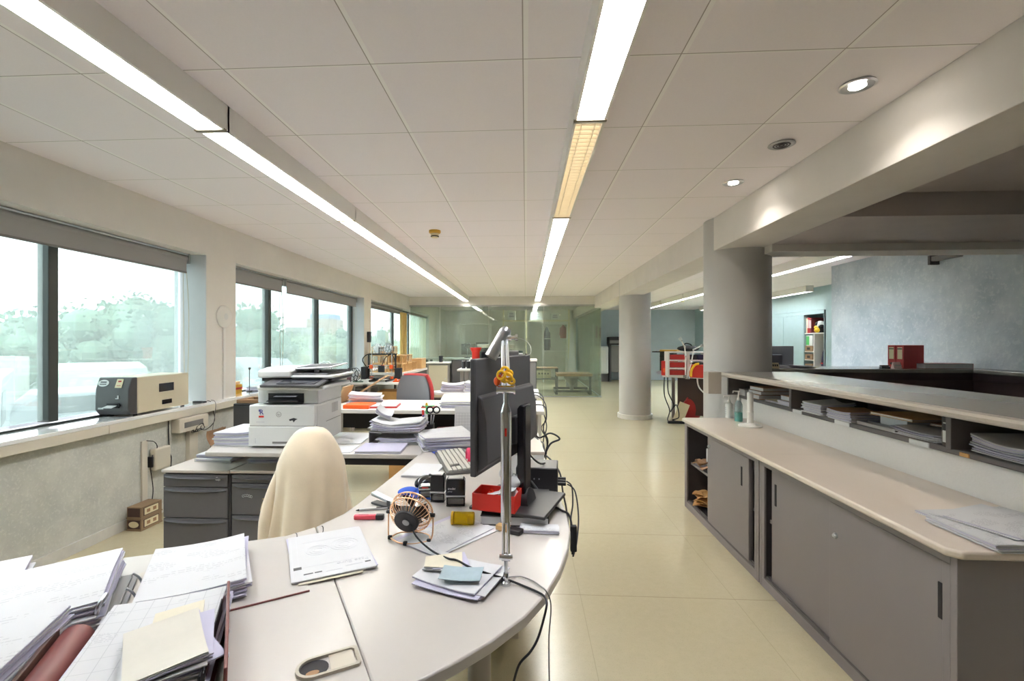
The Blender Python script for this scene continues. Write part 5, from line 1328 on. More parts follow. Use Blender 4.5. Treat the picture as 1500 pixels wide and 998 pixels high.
m = MB(); m.T = Matrix.Translation((.30, .27, .535)) @ Euler((.05, -.06, 0)).to_matrix().to_4x4()
m.cb(0, 0, 0, .26, .30, .012); m.build('input_tray', M['printer_white'], t, bevel=.004)
m = MB(); m.T = Matrix.Translation((.31, .26, .5425)) @ Euler((.05, -.06, 0)).to_matrix().to_4x4()
m.cb(0, 0, 0, .20, .22, .004); m.build('tray_inset', M['dark_grey'], t)
MB().box(.33, .36, .12, .16, .487, .515).build('feed_guide', M['black'], t, bevel=.003)
MB().box(PW - .0005, PW + .002, .03, .16, .03, .24).build('side_door', M['printer_white'], t, bevel=.002)
m = MB()
for i in range(7): m.box(PW - .001, PW + .0015, .26 + i * .014, .266 + i * .014, .17, .23)
m.build('side_vent', M['printer_grey'], t, smooth=False)
yl = -.0006
m = MB().box(.058, .088, yl - .0006, .002, .178, .188); m.build('red_bar', M['red'], t)
m = MB(); text_mb(m, 'R', .040, (.062, yl, .196), (PI / 2, 0, 0), .0008, True); m.box(.058, .066, yl - .0006, .002, .212, .224); m.build('blue_letter', M['ink_blue'], t, smooth=False)
m = MB(); m.ring((.175, yl, .196), .014, .0012, (0, 1, 0), 24, 6); text_mb(m, 'hp', .017, (.1655, yl, .191), (PI / 2, 0, 0), .0008, shear=.25); m.build('round_logo', M['mid_grey'], t, smooth=False)
m = MB()
for i in range(6): m.box(.045 + i * .008, .051 + i * .008, yl - .0003, .002, .149, .154)
m.build('model_lettering', M['ink_light'], t, smooth=False)
m = MB(); m.yprism([(.235, .168), (.262, .176), (.285, .17), (.272, .163), (.262, .15), (.256, .162), (.24, .158)], yl - .0006, .002); m.build('black_bird_mark', M['ink_black'], t)
for o_ in t.children:
    for v in o_.data.vertices:
        if v.co.z > .25: v.co.z = .25 + (v.co.z - .25) * .74
# paper reams left of it
t = paper_pile('tall white paper ream pile beside the office printer', -1.72, 2.79, DT, 0, .24, .297, .078, 8, 83, jit=.004, ang=.015, top='paper', curl=lambda x, y: .012 * max(0, x) ** 2)
t = thing('ream_wrapper', 'torn brown wrapper at the window side of the white ream pile', 'wrapper', (-1.855, 2.72, DT), .05)
MB().grid(lambda u, v: (-.012 - .012 * math.sin(v * 3) - .02 * v * (1 - u), -.07 + .16 * u, .085 * v), 8, 6).grid(lambda u, v: (-.010 - .012 * math.sin(v * 3) - .02 * v * (1 - u), .09 - .16 * u, .085 * v), 8, 6).build('wrapper_sheet', M['kraft'], t)
# dark tower behind printer
t = thing('computer_tower', 'black computer tower on the floor behind the printer desk', 'computer', (-2.42, 4.15, 0))
MB().box(-.15, .15, -.2, .25, .02, .80).build('case', M['black'], t, bevel=.006); MB().box(-.14, .14, -.205, -.2, .04, .78).build('front', M['dark_grey'], t)
for x in (-.12, .12): MB().box(x - .02, x + .02, -.18, .22, 0, .02).build('foot', M['black_rub'], t)
t = thing('wooden_offcut', 'brown wooden frame lying on the black tower behind the printer', 'wood piece', (-2.42, 4.1, .8005))
MB().box(-.14, .14, -.12, -.09, 0, .03).box(-.14, .14, .09, .12, 0, .03).box(-.14, -.11, -.09, .09, 0, .03).box(.11, .14, -.09, .09, 0, .03).build('frame', M['kraft'], t, bevel=.002)
t = thing('sheet_file', 'tall narrow black file standing behind the office printer', 'file', (-1.63, 3.12, DT), 0)
# ------------------------------------------------------------------ papers at the right of the printer desk
def flat(name, label, pts, z, h, mat, top=None, cat='paper', n=3, seed=0):
    P = [onz(u, v, z) for u, v in pts]; c = sum(P, Vector()) / 4
    w_ = ((P[1] - P[0]).length + (P[2] - P[3]).length) / 2; d = ((P[3] - P[0]).length + (P[2] - P[1]).length) / 2
    r = math.atan2(P[1].y - P[0].y, P[1].x - P[0].x)
    return c, w_, d, r
bpy.data.objects.remove(t)
c, w_, d, r = flat('', '', [(505, 636), (543, 636), (533, 651), (486, 651)], DT, 0, 0)
tag(MB().slab(w_, d, .003, 0, None, 2, 2).build('paper_sheet', M['paper'], None, (c.x, c.y, DT + .0005), r), 'white sheet on the printer desk touching the letter tray', 'paper sheet')
c, w_, d, r = flat('', '', [(495, 653), (526, 653), (515, 663), (482, 663)], DT, 0, 0)
tag(MB().slab(w_, d, .002, 0, None, 2, 2).build('paper_sheet', M['paper'], None, (c.x, c.y - .01, DT + .0005), r), 'white sheet on the printer desk between the printer corner and the folder', 'paper sheet')
c, w_, d, r = flat('', '', [(538, 652), (597, 652), (588, 665), (516, 665)], DT, 0, 0)
t = thing('document_folder', 'white document folder with a lilac edge beside the letter tray', 'folder', (c.x, c.y, DT + .0005), r)
MB().box(-w_ / 2, w_ / 2, -d / 2, d / 2, 0, .002).box(-w_ / 2, w_ / 2, -d / 2, d / 2, .010, .012).box(-w_ / 2, w_ / 2, d / 2 - .002, d / 2, .002, .010).build('cover', M['paper2'], t); MB().box(-w_ / 2 + .004, w_ / 2 - .004, -d / 2 + .003, d / 2 - .004, .002, .0098).build('pages', M['paper'], t)
# mesh letter tray
a = onz(575, 651, DT)
t = thing('letter_tray', 'grey wire letter tray with papers inside, beside the pen cup', 'letter tray', (-.79, 2.86, DT), .05)
W_, D_ = .30, .26
m = MB().box(-W_ / 2, W_ / 2, -D_ / 2, D_ / 2, .004, .008)
for z in (.004, .075):
    m.tube([(-W_ / 2, -D_ / 2, z), (-W_ / 2, D_ / 2, z), (W_ / 2, D_ / 2, z), (W_ / 2, -D_ / 2, z)], .004, 6, True)
m.build('wire_frame', M['mid_grey'], t)
m = MB()
for i in range(13):
    x = -W_ / 2 + W_ * i / 12; m.cyl((x, D_ / 2, .004), (x, D_ / 2, .075), .0018, n=6)
for sx in (-1, 1):
    m.box(sx * W_ / 2 - .0015, sx * W_ / 2 + .0015, -D_ / 2, D_ / 2, .006, .073)
for i in (2, 6, 10): m.cyl((-W_ / 2 + W_ * i / 12, -D_ / 2, .07), (-W_ / 2 + W_ * i / 12, -D_ / 2, .092), .0015, n=6)
m.build('side_wires', M['mid_grey'], t)
MB().box(-W_ / 2, W_ / 2, -D_ / 2, D_ / 2, .072, .075).build('upper_deck', M['mid_grey'], t)
paper_pile('papers lying in the lower level of the wire letter tray', -.78, 2.85, DT + .0085, .1, .24, .2, .022, 4, 91, jit=.01, ang=.08, top='paper', curl=lambda x, y: .008 * x * x)
paper_pile('wavy white papers heaped on top of the wire letter tray', -.785, 2.87, DT + .0765, .03, .30, .23, .04, 9, 92, jit=.008, ang=.05, top='paper', curl=lambda x, y: .022 * x * x + .004 * math.sin(5 * x))
tag(sheets(.10, .12, .02, 7, 93, .004, .06, lambda x, y: .012 * x * x).build('curled_slips', [M['paper'], M['paper2']], None, (-.90, 2.90, DT + .158), (.15, .5, .2)), 'curled white slips standing up at the window end of the letter tray', 'paper slips')
# pen cup
a = onz(625, 642, DT)
t = thing('pen_cup', 'black pen cup holding pens beside the big paper pile', 'pen cup', (a.x + .005, 2.96, DT))
MB().box(-.035, .035, -.035, .035, 0, .004).box(-.035, .035, -.035, -.032, .004, .09).box(-.035, .035, .032, .035, .004, .09).box(-.035, -.032, -.032, .032, .004, .09).box(.032, .035, -.032, .032, .004, .09).build('cup', M['black'], t, bevel=.002)
cx_, cy_ = a.x + .005, 2.96
for i, (dx, dy, tx, ty, h, c, lb) in enumerate([(-.02, 0, -.035, 0, .17, 'red', 'red topped pen in the black cup'), (-.005, .01, -.012, .01, .20, 'green', 'green and yellow marker in the black cup'), (-.01, -.01, -.03, -.01, .14, 'ink_blue', 'blue pen in the black cup'), (-.0, -.015, -.015, -.02, .15, 'printer_white', 'white pen in the black cup')]):
    tt = thing('pen', lb, 'pen', (cx_ + dx, cy_ + dy, DT + .005))
    p1 = Vector((tx - dx, ty - dy, h))
    MB().cyl((0, 0, 0), p1 * .72, .005, n=10).build('barrel', M['printer_white' if i != 2 else 'ink_blue'], tt); MB().cyl(p1 * .72, p1, .009 if i < 2 else .006, .007, 10).build('cap', M[c], tt)
    if i == 1: MB().cyl(p1, p1 * 1.08, .009, .005, 10).build('top', M['yellow'], tt)
t = thing('scissors', 'scissors with dark looped handles standing in the black cup', 'scissors', (cx_ + .012, cy_, DT + .005))
MB().tube([(0, 0, 0), (.008, 0, .14)], [.002, .005], 6).tube([(.002, 0, 0), (.026, 0, .14)], [.002, .005], 6).build('blade', M['chrome_sat'], t)
MB().ring((-.0, 0, .172), .02, .005, (.1, 1, 0), 20, 8).ring((.042, 0, .172), .02, .005, (-.1, 1, 0), 20, 8).build('handle', M['slot'], t)
# big paper pile
c, w_, d, r = flat('', '', [(592, 648), (648, 628), (680, 645), (628, 664)], DT + .05, 0, 0)
paper_pile('big thick pile of printed papers on the far part of the corner desk', -.485, 2.76, DT, .42, .30, .30, .07, 12, 94, jit=.010, ang=.05, top='print_row', curl=lambda x, y: .006 * x * y)
t = thing('paper_calendar', 'white wall calendar page standing behind the big paper pile', 'calendar', (-.395, 3.04, DT), .08)
MB().xprism([(-.07, 0), (.07, 0), (.01, .19), (.0, .19)], -.07, .09).build('stand', M['paper'], t)
m = MB()
def cal(x, z): return (x, -.0715 + (z / .19) * .0705, z)
for i in range(8): 
    x = -.06 + i * .019; p0, p1 = Vector(cal(x, .02)), Vector(cal(x, .15)); m.tube([p0, p1], .0007, 4)
for i in range(8):
    z = .02 + i * .0185; m.tube([Vector(cal(-.06, z)), Vector(cal(.073, z))], .0007, 4)
m.build('date_grid', M['ink_grey'], t)
m = MB(); m.rbox(cal(.055, .165), (.014, .002, .022), (-.36, 0, 0)); m.build('blue_mark', M['far_blue'], t)
# ------------------------------------------------------------------ chair with jacket
t = thing('office_chair', 'office chair turned away from the desk, its back hidden under a jacket', 'chair', (-.905, 2.0, 0), math.radians(-6))
MB().cyl((0, 0, .08), (0, 0, .40), .03, n=16).build('gas_column', M['black'], t)
m = MB()
for k in range(5):
    A = 2 * PI * k / 5 + .3; m.tube([(0, 0, .10), (.16 * math.cos(A), .16 * math.sin(A), .09), (.30 * math.cos(A), .30 * math.sin(A), .065)], [.03, .024, .016], 8)
m.build('star_base', M['black'], t)
for k in range(5):
    A = 2 * PI * k / 5 + .3; MB().cyl((.30 * math.cos(A) - .012, .30 * math.sin(A), .03), (.30 * math.cos(A) + .012, .30 * math.sin(A), .03), .03, n=16).build('castor', M['black_rub'], t)
MB().box(-.18, .18, -.02, .40, .40, .46).build('seat', M['fabric_grey'], t, bevel=.03, seg=4)
MB().box(-.03, .03, -.12, .1, .37, .41).box(-.03, .03, -.13, -.09, .42, .70).build('back_bracket', M['black'], t, bevel=.006)
MB().box(-.09, .09, -.10, -.07, .56, .90).build('backrest', M['fabric_grey'], t, bevel=.02, seg=3)
j = thing('jacket', 'beige jacket draped over the back of the office chair', 'jacket', (-.905, 2.0, 0), math.radians(-6))
def jk(u, v):
    # u round the chair back 0..1, v top 0 .. hem 1
    A = 2 * PI * u; z = .985 - .60 * v
    hw_ = .028 + (.106 * min(1, v / .25) ** .5 if v < .25 else .106 + .05 * ((v - .25) / .75) ** 1.1)
    hd_ = .026 + (.075 * min(1, v / .2) ** .5 if v < .2 else .075 + .06 * ((v - .2) / .8))
    f = max(0, v - .2) / .8
    fold = 1 + f * (.08 * math.sin(A * 4 + .6) + .10 * math.sin(A * 9 + 2 + v) + .06 * math.sin(A * 15 + v * 3))
    x = hw_ * math.copysign(abs(math.cos(A)) ** .8, math.cos(A)) * fold; y = hd_ * math.copysign(abs(math.sin(A)) ** .8, math.sin(A)) * fold
    return (x + .012 * (1 - v), -.085 + y, z + .010 * f * math.sin(A * 3))
m = MB(); nu, nv = 96, 34
m.grid(lambda u, v: jk(u, v ** 1.35), nu, nv)
cap_ = [jk(i / nu, 0) for i in range(nu)]
m.add(cap_ + [(.012, -.085, .9885)], [(i, (i + 1) % nu, nu) for i in range(nu)])
m.build('jacket_body', M['fabric_beige'], j, ang=80)
def flap(k0, w0, w1, z0, z1, off):
    # one hanging fold of cloth at the window side of the chair back
    def f(u, v):
        z = z0 + (z1 - z0) * v; s_ = w0 + (w1 - w0) * v
        x = -.105 - k0 * (.3 + .7 * v) - s_ * u + .008 * math.sin(v * 5 + off); y = -.10 - off * .03 - .035 * math.sin(PI * u * 1.6 + off) * (.3 + .7 * v) - .03 * v
        return (x, y, z + .03 * u * v)
    m = MB().grid(f, 14, 14)
    m.grid(lambda u, v: tuple(Vector(f(1 - u, v)) + Vector((0, .009, 0))), 14, 14)
    return m.build('hanging_front', M['fabric_beige'], j, ang=80)
flap(-.01, .02, .05, .84, .43, .3); flap(.0, .02, .065, .78, .62, 1.2)
MB().tube(spline([(-.095, -.135, .82), (-.115, -.165, .72), (-.125, -.18, .62), (-.125, -.185, .50), (-.12, -.185, .42)], 6), [.018 + .016 * min(1, i / 12) for i in range(25)], 14).build('sleeve', M['fabric_beige'], j, ang=80)
MB().tube(spline([(.030, -.180, .74), (.038, -.193, .64), (.022, -.205, .54), (-.0, -.214, .475), (-.03, -.216, .465), (-.06, -.205, .47), (-.08, -.196, .48)], 6), .0035, 6).build('hem_seam', M['fabric_beige'], j)
t = thing('amber_case', 'amber plastic case on the floor under the printer desk beside the jacket', 'case', (-.92, 3.02, 0), .1)
MB().box(-.14, .14, -.10, .10, 0, .25).build('case_body', mk('amber', (196, 138, 40), .4), t, bevel=.01); MB().box(-.142, .142, -.102, .102, .20, .215).build('rim', M['slot'], t, bevel=.003)
for x in (-.08, 0, .08): MB().box(x - .01, x + .01, -.106, -.10, .18, .23).build('latch', M['black'], t)
# ================================================================== MIDDLE OF THE ROOM
def table(name, label, poly, z1, th, legs, mat='desk_white', legw=.05, panel=None):
    t = thing(name, label, 'desk')
    MB().prism(poly, z1 - th, z1).build('desktop', M[mat], t, bevel=.004)
    for (x, y) in legs:
        MB().box(x - legw / 2, x + legw / 2, y - legw / 2, y + legw / 2, 0, z1 - th).build('leg', M['leg_grey'], t, bevel=.004)
    if panel: MB().box(*panel).build('panel', M['desk_white'], t)
    return t
table('shared_desk', 'white desk behind the printer desk holding the orange folder', [(-2.05, 4.12), (.165, 4.12), (.165, 4.85), (-2.05, 4.85)], DZ, .035, [(-1.95, 4.2), (-1.95, 4.77)], panel=(.11, .14, 4.16, 4.8, 0, .695))
a = onz(670, 640, .4)
t = bpy.data.objects['shared_desk']
MB().box(-.50, -.15, 4.30, 4.75, .10, .695).build('drawer_unit', M['desk_edge'], t, bevel=.003)
MB().box(-1.9, .1, 4.74, 4.77, .45, .69).build('modesty_panel', M['slot'], t)
# orange folder, red folder, paper pile, plywood
a = onz(518, 598, DT)
t = thing('folder', 'bright orange folder on the white desk beside the printer', 'folder', (-1.53, 4.26, DT), 0)
MB().box(-.14, .10, -.10, .12, 0, .035).build('cover', M['orange'], t, bevel=.003); MB().box(-.135, .095, -.1005, -.09, .006, .029).build('pages', M['orange'], t)
a = onz(560, 596, DT)
t = thing('folder', 'red folder under white sheets on the white desk', 'folder', (a.x, 4.34, DT), .12)
MB().box(-.17, .15, -.13, .13, 0, .014).build('cover', M['red_fabric'], t, bevel=.003); MB().box(-.16, .14, -.12, .12, .014, .020).build('pages', M['paper'], t)
paper_pile('tall uneven paper pile on the white desk next to the orange folder', -1.58, 4.52, DT, .25, .30, .26, .10, 9, 101, jit=.012, ang=.06, top='print', curl=lambda x, y: .014 * x * x - .02 * max(0, x))
t = thing('plywood_sheet', 'tan plywood sheet leaning across the gap towards the window', 'wood sheet', (-1.84, 4.70, DT + .006), 0)
MB().rbox((.20, .05, .13), (.46, .20, .012), (0, -.56, .1)).build('board', M['ply'], t, bevel=.001)
tag(MB().rbox((0, 0, .08), (.012, .26, .18), (0, .35, 0)).build('plywood_offcut', M['ply'], None, (-1.82, 4.60, DT + .002)), 'small plywood offcut standing beside the leaning plywood sheet', 'wood piece')
c, w_, d, r = flat('', '', [(650, 574 + 14), (690, 574 + 10), (690, 601), (655, 601)], DT, 0, 0)
paper_pile('yellow topped paper pile on the white desk behind the calendar', -.655, 4.42, DT, .1, .28, .30, .075, 8, 102, jit=.012, ang=.06, top='paper_cream', curl=lambda x, y: .02 * y)
a = onz(655, 590, DT)
tag(MB().slab(.14, .10, .008, 0, None, 2, 2).build('green_card', M['red_fabric'], None, (-.90, 4.3, DT + .0005), .1), 'small red card on the white desk beside the yellow topped pile', 'card')
t = thing('pen', 'small green pen lying on the red card', 'pen', (-.90, 4.29, DT + .0135), .3)
MB().cyl((-.05, 0, 0), (.05, 0, 0), .005, n=10).build('barrel', M['green'], t); MB().cyl((-.065, 0, 0), (-.05, 0, 0), .006, n=10).build('cap', M['black'], t)
# boxes on the floor seen under the white desk
for i, (u, v, w2, d2, h2, lb) in enumerate([(524, 633, .22, .20, .34, 'tall cardboard box on the floor under the white desk edge'), (548, 628, .22, .22, .32, 'second cardboard box on the floor, further under the white desk')]):
    a = onz(u, v + 22, 0)
    t = thing('cardboard_box', lb, 'box', ([-1.18, -1.03][i], [4.35, 4.50][i], 0), .25)
    MB().box(-w2 / 2, w2 / 2, -d2 / 2, d2 / 2, 0, .46).build('box_body', M['cardboard'], t, bevel=.003); MB().box(-w2 / 2 - .001, w2 / 2 + .001, -.025, .025, .4605, .4615).build('tape', M['kraft'], t)
    MB().box(-.04, .04, -d2 / 2 - .001, -d2 / 2, .34, .37).build('hand_hole', M['slot'], t)
# second chair
t = thing('task_chair', 'grey task chair with a red edged back behind the white desk', 'chair', (-1.13, 5.18, 0), 2.75)
MB().cyl((0, 0, .08), (0, 0, .42), .03, n=16).build('gas_column', M['black'], t)
m = MB()
for k in range(5):
    A = 2 * PI * k / 5; m.tube([(0, 0, .10), (.28 * math.cos(A), .28 * math.sin(A), .065)], [.03, .018], 8)
m.build('star_base', M['black'], t)
for k in range(5):
    A = 2 * PI * k / 5; MB().cyl((.28 * math.cos(A) - .012, .28 * math.sin(A), .03), (.28 * math.cos(A) + .012, .28 * math.sin(A), .03), .03, n=14).build('castor', M['black_rub'], t)
MB().box(-.23, .23, -.22, .22, .42, .49).build('seat', M['red_fabric'], t, bevel=.03, seg=3)
def bk(off, th_):
    def f(u, v):
        z = .52 + .455 * v; w_ = .215 * (1 - .55 * max(0, v - .55) ** 2 * 3) ; x = (u * 2 - 1) * w_
        return (x, .22 + off + .05 * (1 - (u * 2 - 1) ** 2) * (-1 if off > 0 else -1) - .02 * v + th_, z)
    return f
m = MB(); m.grid(bk(.0, .03), 12, 14); m.grid(lambda u, v: bk(.0, -.012)(1 - u, v), 12, 14)
m.build('back_shell', M['fabric_grey'], t)
m = MB(); m.grid(bk(.0, -.014), 12, 14); m.grid(lambda u, v: tuple(Vector(bk(.0, -.065)(1 - u, v)) + Vector((0, .03 * (2 * abs(u - .5)) ** 4, 0))), 12, 14)
B_ = [bk(0, -.014)(0, i / 14) for i in range(15)] + [bk(0, -.014)(i / 12, 1) for i in range(1, 13)] + [bk(0, -.014)(1, 1 - i / 14) for i in range(1, 15)]
m.tube([Vector(q) + Vector((0, -.012, 0)) for q in B_], .022, 8)
m.build('back_cushion', M['red_fabric'], t)
MB().box(-.03, .03, .05, .26, .40, .43).box(-.03, .03, .235, .265, .42, .62).build('back_bracket', M['black'], t)
# red stool seat glimpsed beneath white desk
t = thing('task_chair', 'red seated chair pushed under the white desk by its drawer unit', 'chair', (-.70, 4.55, 0), .2)
MB().box(-.18, .18, -.18, .18, .42, .48).build('seat', M['red_fabric'], t, bevel=.025, seg=3); MB().cyl((0, 0, .06), (0, 0, .42), .03, n=14).build('gas_column', M['black'], t)
m = MB()
for k in range(5):
    A = 2 * PI * k / 5; m.tube([(0, 0, .09), (.2 * math.cos(A), .2 * math.sin(A), .03)], [.03, .02], 8)
m.build('star_base', M['black'], t); m = MB()
# desk 4
table('shared_desk', 'white desk with a pointed corner behind the grey task chair', [(-1.22, 5.66), (-.62, 5.28), (.16, 5.28), (.16, 6.05), (-.95, 6.05)], DZ, .03, [(-.80, 5.78), (.05, 5.4), (.05, 5.95)], panel=(-.42, -.36, 5.5, 5.9, 0, .70))
for i, (x, y, s_, lb) in enumerate([(-.90, 5.74, 111, 'white paper pile nearest the pointed corner of the back desk'), (-.60, 5.72, 112, 'broad white paper pile on the back desk next to the black screen')]):
    paper_pile(['white paper pile at the pointed corner of the back desk', 'broad white paper pile on the back desk, by the tall white screen'][i], x, y, DT, .15 - .2 * i, .28, .27, .085 + .02 * i, 7, s_, jit=.014, ang=.06, top='paper', curl=lambda x, y: .018 * x * x)
# drawer units under desk 4
for i, x in enumerate((-.55, -.22)):
    t = thing('drawer_unit', ['pale drawer unit on the floor under the back desk, by the task chair', 'pale drawer unit on the floor under the back desk, by the tall white screen'][i], 'drawer unit', (x, 5.95 if i == 0 else 5.7, 0))
    MB().box(-.11, .11, -.15, .08, .02, .52).build('body', M['desk_edge'], t, bevel=.003)
    for k in range(3): MB().box(-.105, .105, -.156, -.15, .03 + k * .165, .185 + k * .165).build('drawer', M['desk_white'], t, bevel=.002)
    MB().box(-.1, .1, -.13, .06, 0, .02).build('plinth', M['slot'], t)
# tall white screen / cabinet with things on top
cy0 = 6.35; zt = 1.35 - 27 / 680 * cy0
xa, xb = ony(687, 527, cy0).x, ony(787, 527, cy0).x
t = thing('storage_cabinet', 'tall white topped dark cabinet behind the monitor', 'cabinet', (0, 0, 0))
MB().box(xa, xb, cy0, cy0 + .42, zt - .025, zt).build('top_board', M['white_paint'], t, bevel=.003)
MB().box(xa + .02, xb - .01, cy0 + .02, cy0 + .41, .06, zt - .025).build('body', M['dark_grey'], t, bevel=.003)
MB().box(xa + .03, (xa + xb) / 2 - .004, cy0, cy0 + .02, .08, zt - .035).build('door', M['mid_grey'], t, bevel=.002); MB().box((xa + xb) / 2 + .004, xb - .02, cy0, cy0 + .02, .08, zt - .035).build('door', M['mid_grey'], t, bevel=.002)
MB().box(xa + .04, xb - .03, cy0 + .04, cy0 + .4, 0, .06).build('plinth', M['slot'], t)
zt += .0005
y_ = cy0 + .12
def top_at(u): return ony(u, 520, y_).x
t = thing('orange_bucket', 'orange red plastic bucket on the tall white topped cabinet', 'bucket', (top_at(697), y_, zt))
MB().lathe([(.0001, 0), (.052, 0), (.056, .10), (.070, .125), (.078, .15), (.078, .162), (.070, .162), (.050, .11), (.046, .01), (.0001, .01)], 28).build('bucket_body', M['red'], t)
MB().ring((0, 0, .155), .079, .004, (0, 0, 1), 28, 6).build('rim', M['red'], t)
t = thing('black_box', 'black box on the cabinet beside the orange bucket', 'box', (top_at(718), y_ + .02, zt))
MB().box(-.12, .14, -.08, .08, 0, .105).build('box_body', M['screen'], t, bevel=.004); MB().box(-.122, .142, -.082, .082, .085, .107).build('lid', M['slot'], t, bevel=.003)
t = thing('grey_box', 'dark grey box on the cabinet behind the lamp arm', 'box', (top_at(750), y_ + .03, zt))
MB().box(-.10, .09, -.08, .08, 0, .12).build('box_body', M['dark_grey'], t, bevel=.004); MB().box(-.102, .092, -.082, .082, .1, .122).build('lid', M['mid_grey'], t, bevel=.003)
t = thing('spray_can', 'white can with a dark green lid on the cabinet', 'can', (top_at(763), y_ - .06, zt))
MB().cyl((0, 0, 0), (0, 0, .09), .027, n=18).build('can_body', M['printer_white'], t); MB().cyl((0, 0, .09), (0, 0, .12), .03, n=18).build('lid', mk('dark_green', (30, 52, 44), .5), t); MB().cyl((.0, 0, .02), (0, 0, .07), .0275, n=18, cap=False).build('label', M['slot'], t)
t = thing('brown_bottle', 'small brown round pot on the cabinet beside the can', 'pot', (top_at(771), y_ - .06, zt))
MB().lathe([(.0001, 0), (.03, 0), (.036, .02), (.03, .05), (.018, .06), (.018, .07), (.0001, .07)], 18).build('pot_body', mk('red_brown', (110, 66, 60), .5), t); MB().cyl((0, 0, .07), (0, 0, .08), .02, n=14).build('lid', M['slot'], t)
# pale desk to the side of it, black cylinders
table('side_table', 'white table between the back desk and the tall cabinet', [(-1.05, 7.05), (xa - .05, 7.05), (xa - .05, 7.7), (-1.05, 7.7)], .92, .03, [(-.98, 7.1), (-.98, 7.6), (xa - .12, 7.1), (xa - .12, 7.6)])
for i, u in enumerate((681, 688)):
    tt = thing('black_canister', ['black canister on the white table, window side one', 'black canister on the white table, cabinet side one'][i], 'canister', (ony(u, 545, 7.3).x - .02, 7.3, .9205), 0, 'black canisters on the white table')
    MB().cyl((0, 0, 0), (0, 0, .11), .03, n=18).build('can_body', M['black'], tt); MB().cyl((0, 0, .11), (0, 0, .12), .028, n=18).build('lid', M['alu'], tt)
# white lower desk edges with cables behind the monitor, right end of the row
cable('cable', 'tangle of black cables hanging off the end of the white desk', [(.05, 4.5, .735), (.17, 4.4, .74), (.19, 4.3, .66), (.16, 4.25, .55), (.20, 4.2, .45), (.17, 4.2, .3), (.16, 4.2, .02)], .006, M['black_rub'])
cable('cable', 'thin black cable looped over the white desk end behind the monitor', [(-.02, 4.7, .735), (.1, 4.75, .80), (.19, 4.6, .74), (.20, 4.5, .6), (.15, 4.45, .52), (.2, 4.4, .4), (.18, 4.3, .2), (.17, 4.28, .02)], .005, M['black_rub'])
cable('cable', 'black cable trailing from the back desk past the white desk end', [(.05, 5.6, .735), (.16, 5.45, .74), (.2, 5.2, .70), (.19, 5.0, .6), (.22, 4.9, .45), (.18, 4.8, .3), (.2, 4.75, .02)], .006, M['black_rub'])
# ------------------------------------------------------------------ maker corner by the last window
table('workshop_desk', 'white workbench by the windows carrying the open frame printer', [(-2.78, 6.78), (-1.78, 6.78), (-1.66, 7.0), (-1.80, 7.45), (-2.78, 7.45)], .735, .03, [(-2.6, 6.86), (-1.9, 7.3), (-2.6, 7.38), (-2.36, 6.9)])
table('workshop_desk', 'long white workbench with dark grey end panel near the partition', [(-2.78, 7.9), (-2.05, 7.9), (-2.05, 9.6), (-2.78, 9.6)], .80, .04, [(-2.7, 8.0), (-2.7, 9.5)])
t = bpy.data.objects['workshop_desk.001']; MB().box(-2.10, -2.06, 7.95, 9.55, 0, .76).build('end_panel', M['dark_grey'], t)
# 3D printer
t = thing('desktop_printer', 'open black framed machine with orange joints and spools on top', '3D printer', (-2.22, 7.08, .7355), 0)
W3 = .21
m = MB()
for x in (-W3, W3): m.box(x - .012, x + .012, -.012, .012, .03, .42)
m.box(-W3, W3, -.012, .012, .40, .425).box(-W3, W3, -.012, .012, .03, .055)
for x in (-W3 * .6, W3 * .6): m.box(x - .012, x + .012, -.22, .2, 0, .03)
m.build('frame', M['black'], t, bevel=.002)
m = MB()
for x in (-W3 * .75, W3 * .75): m.cyl((x, -.02, .03), (x, -.02, .42), .006, n=8)
for z in (.2, .24): m.cyl((-W3, -.03, z), (W3, -.03, z), .005, n=8)
m.build('smooth_rod', M['chrome_sat'], t)
m = MB()
for x in (-W3 * .75, 0.02, W3 * .75): m.cb(x, -.045, .22, .05, .05, .06)
m.cb(-W3 * .75, -.02, .05, .05, .05, .04).cb(W3 * .75, -.02, .05, .05, .05, .04)
m.build('orange_carriage', M['orange'], t, bevel=.004)
MB().box(-.03, .06, -.11, -.06, .14, .24).build('print_head', M['black'], t, bevel=.004)
MB().box(-.16, .16, -.19, .15, .055, .063).build('print_bed', M['dark_grey'], t, bevel=.002)
MB().box(-.30, -.225, -.1, .06, .03, .22).box(.225, .30, -.05, .06, .03, .20).build('electronics_box', M['black'], t, bevel=.003)
MB().tube(spline([(-.25, 0, .22), (-.31, 0, .32), (-.25, 0, .40), (-.15, 0, .42)], 6), .008, 8).tube(spline([(.02, -.08, .24), (.06, -.02, .36), (.16, 0, .40), (.22, 0, .22)], 6), .006, 8).build('cable_chain', M['black_rub'], t)
m = MB(); m.cyl((-.05, 0, .42), (-.05, 0, .52), .008, n=8).cyl((.07, 0, .42), (.07, 0, .52), .008, n=8).cyl((-.05, 0, .51), (.07, 0, .51), .006, n=8); m.build('spool_holder', M['black'], t)
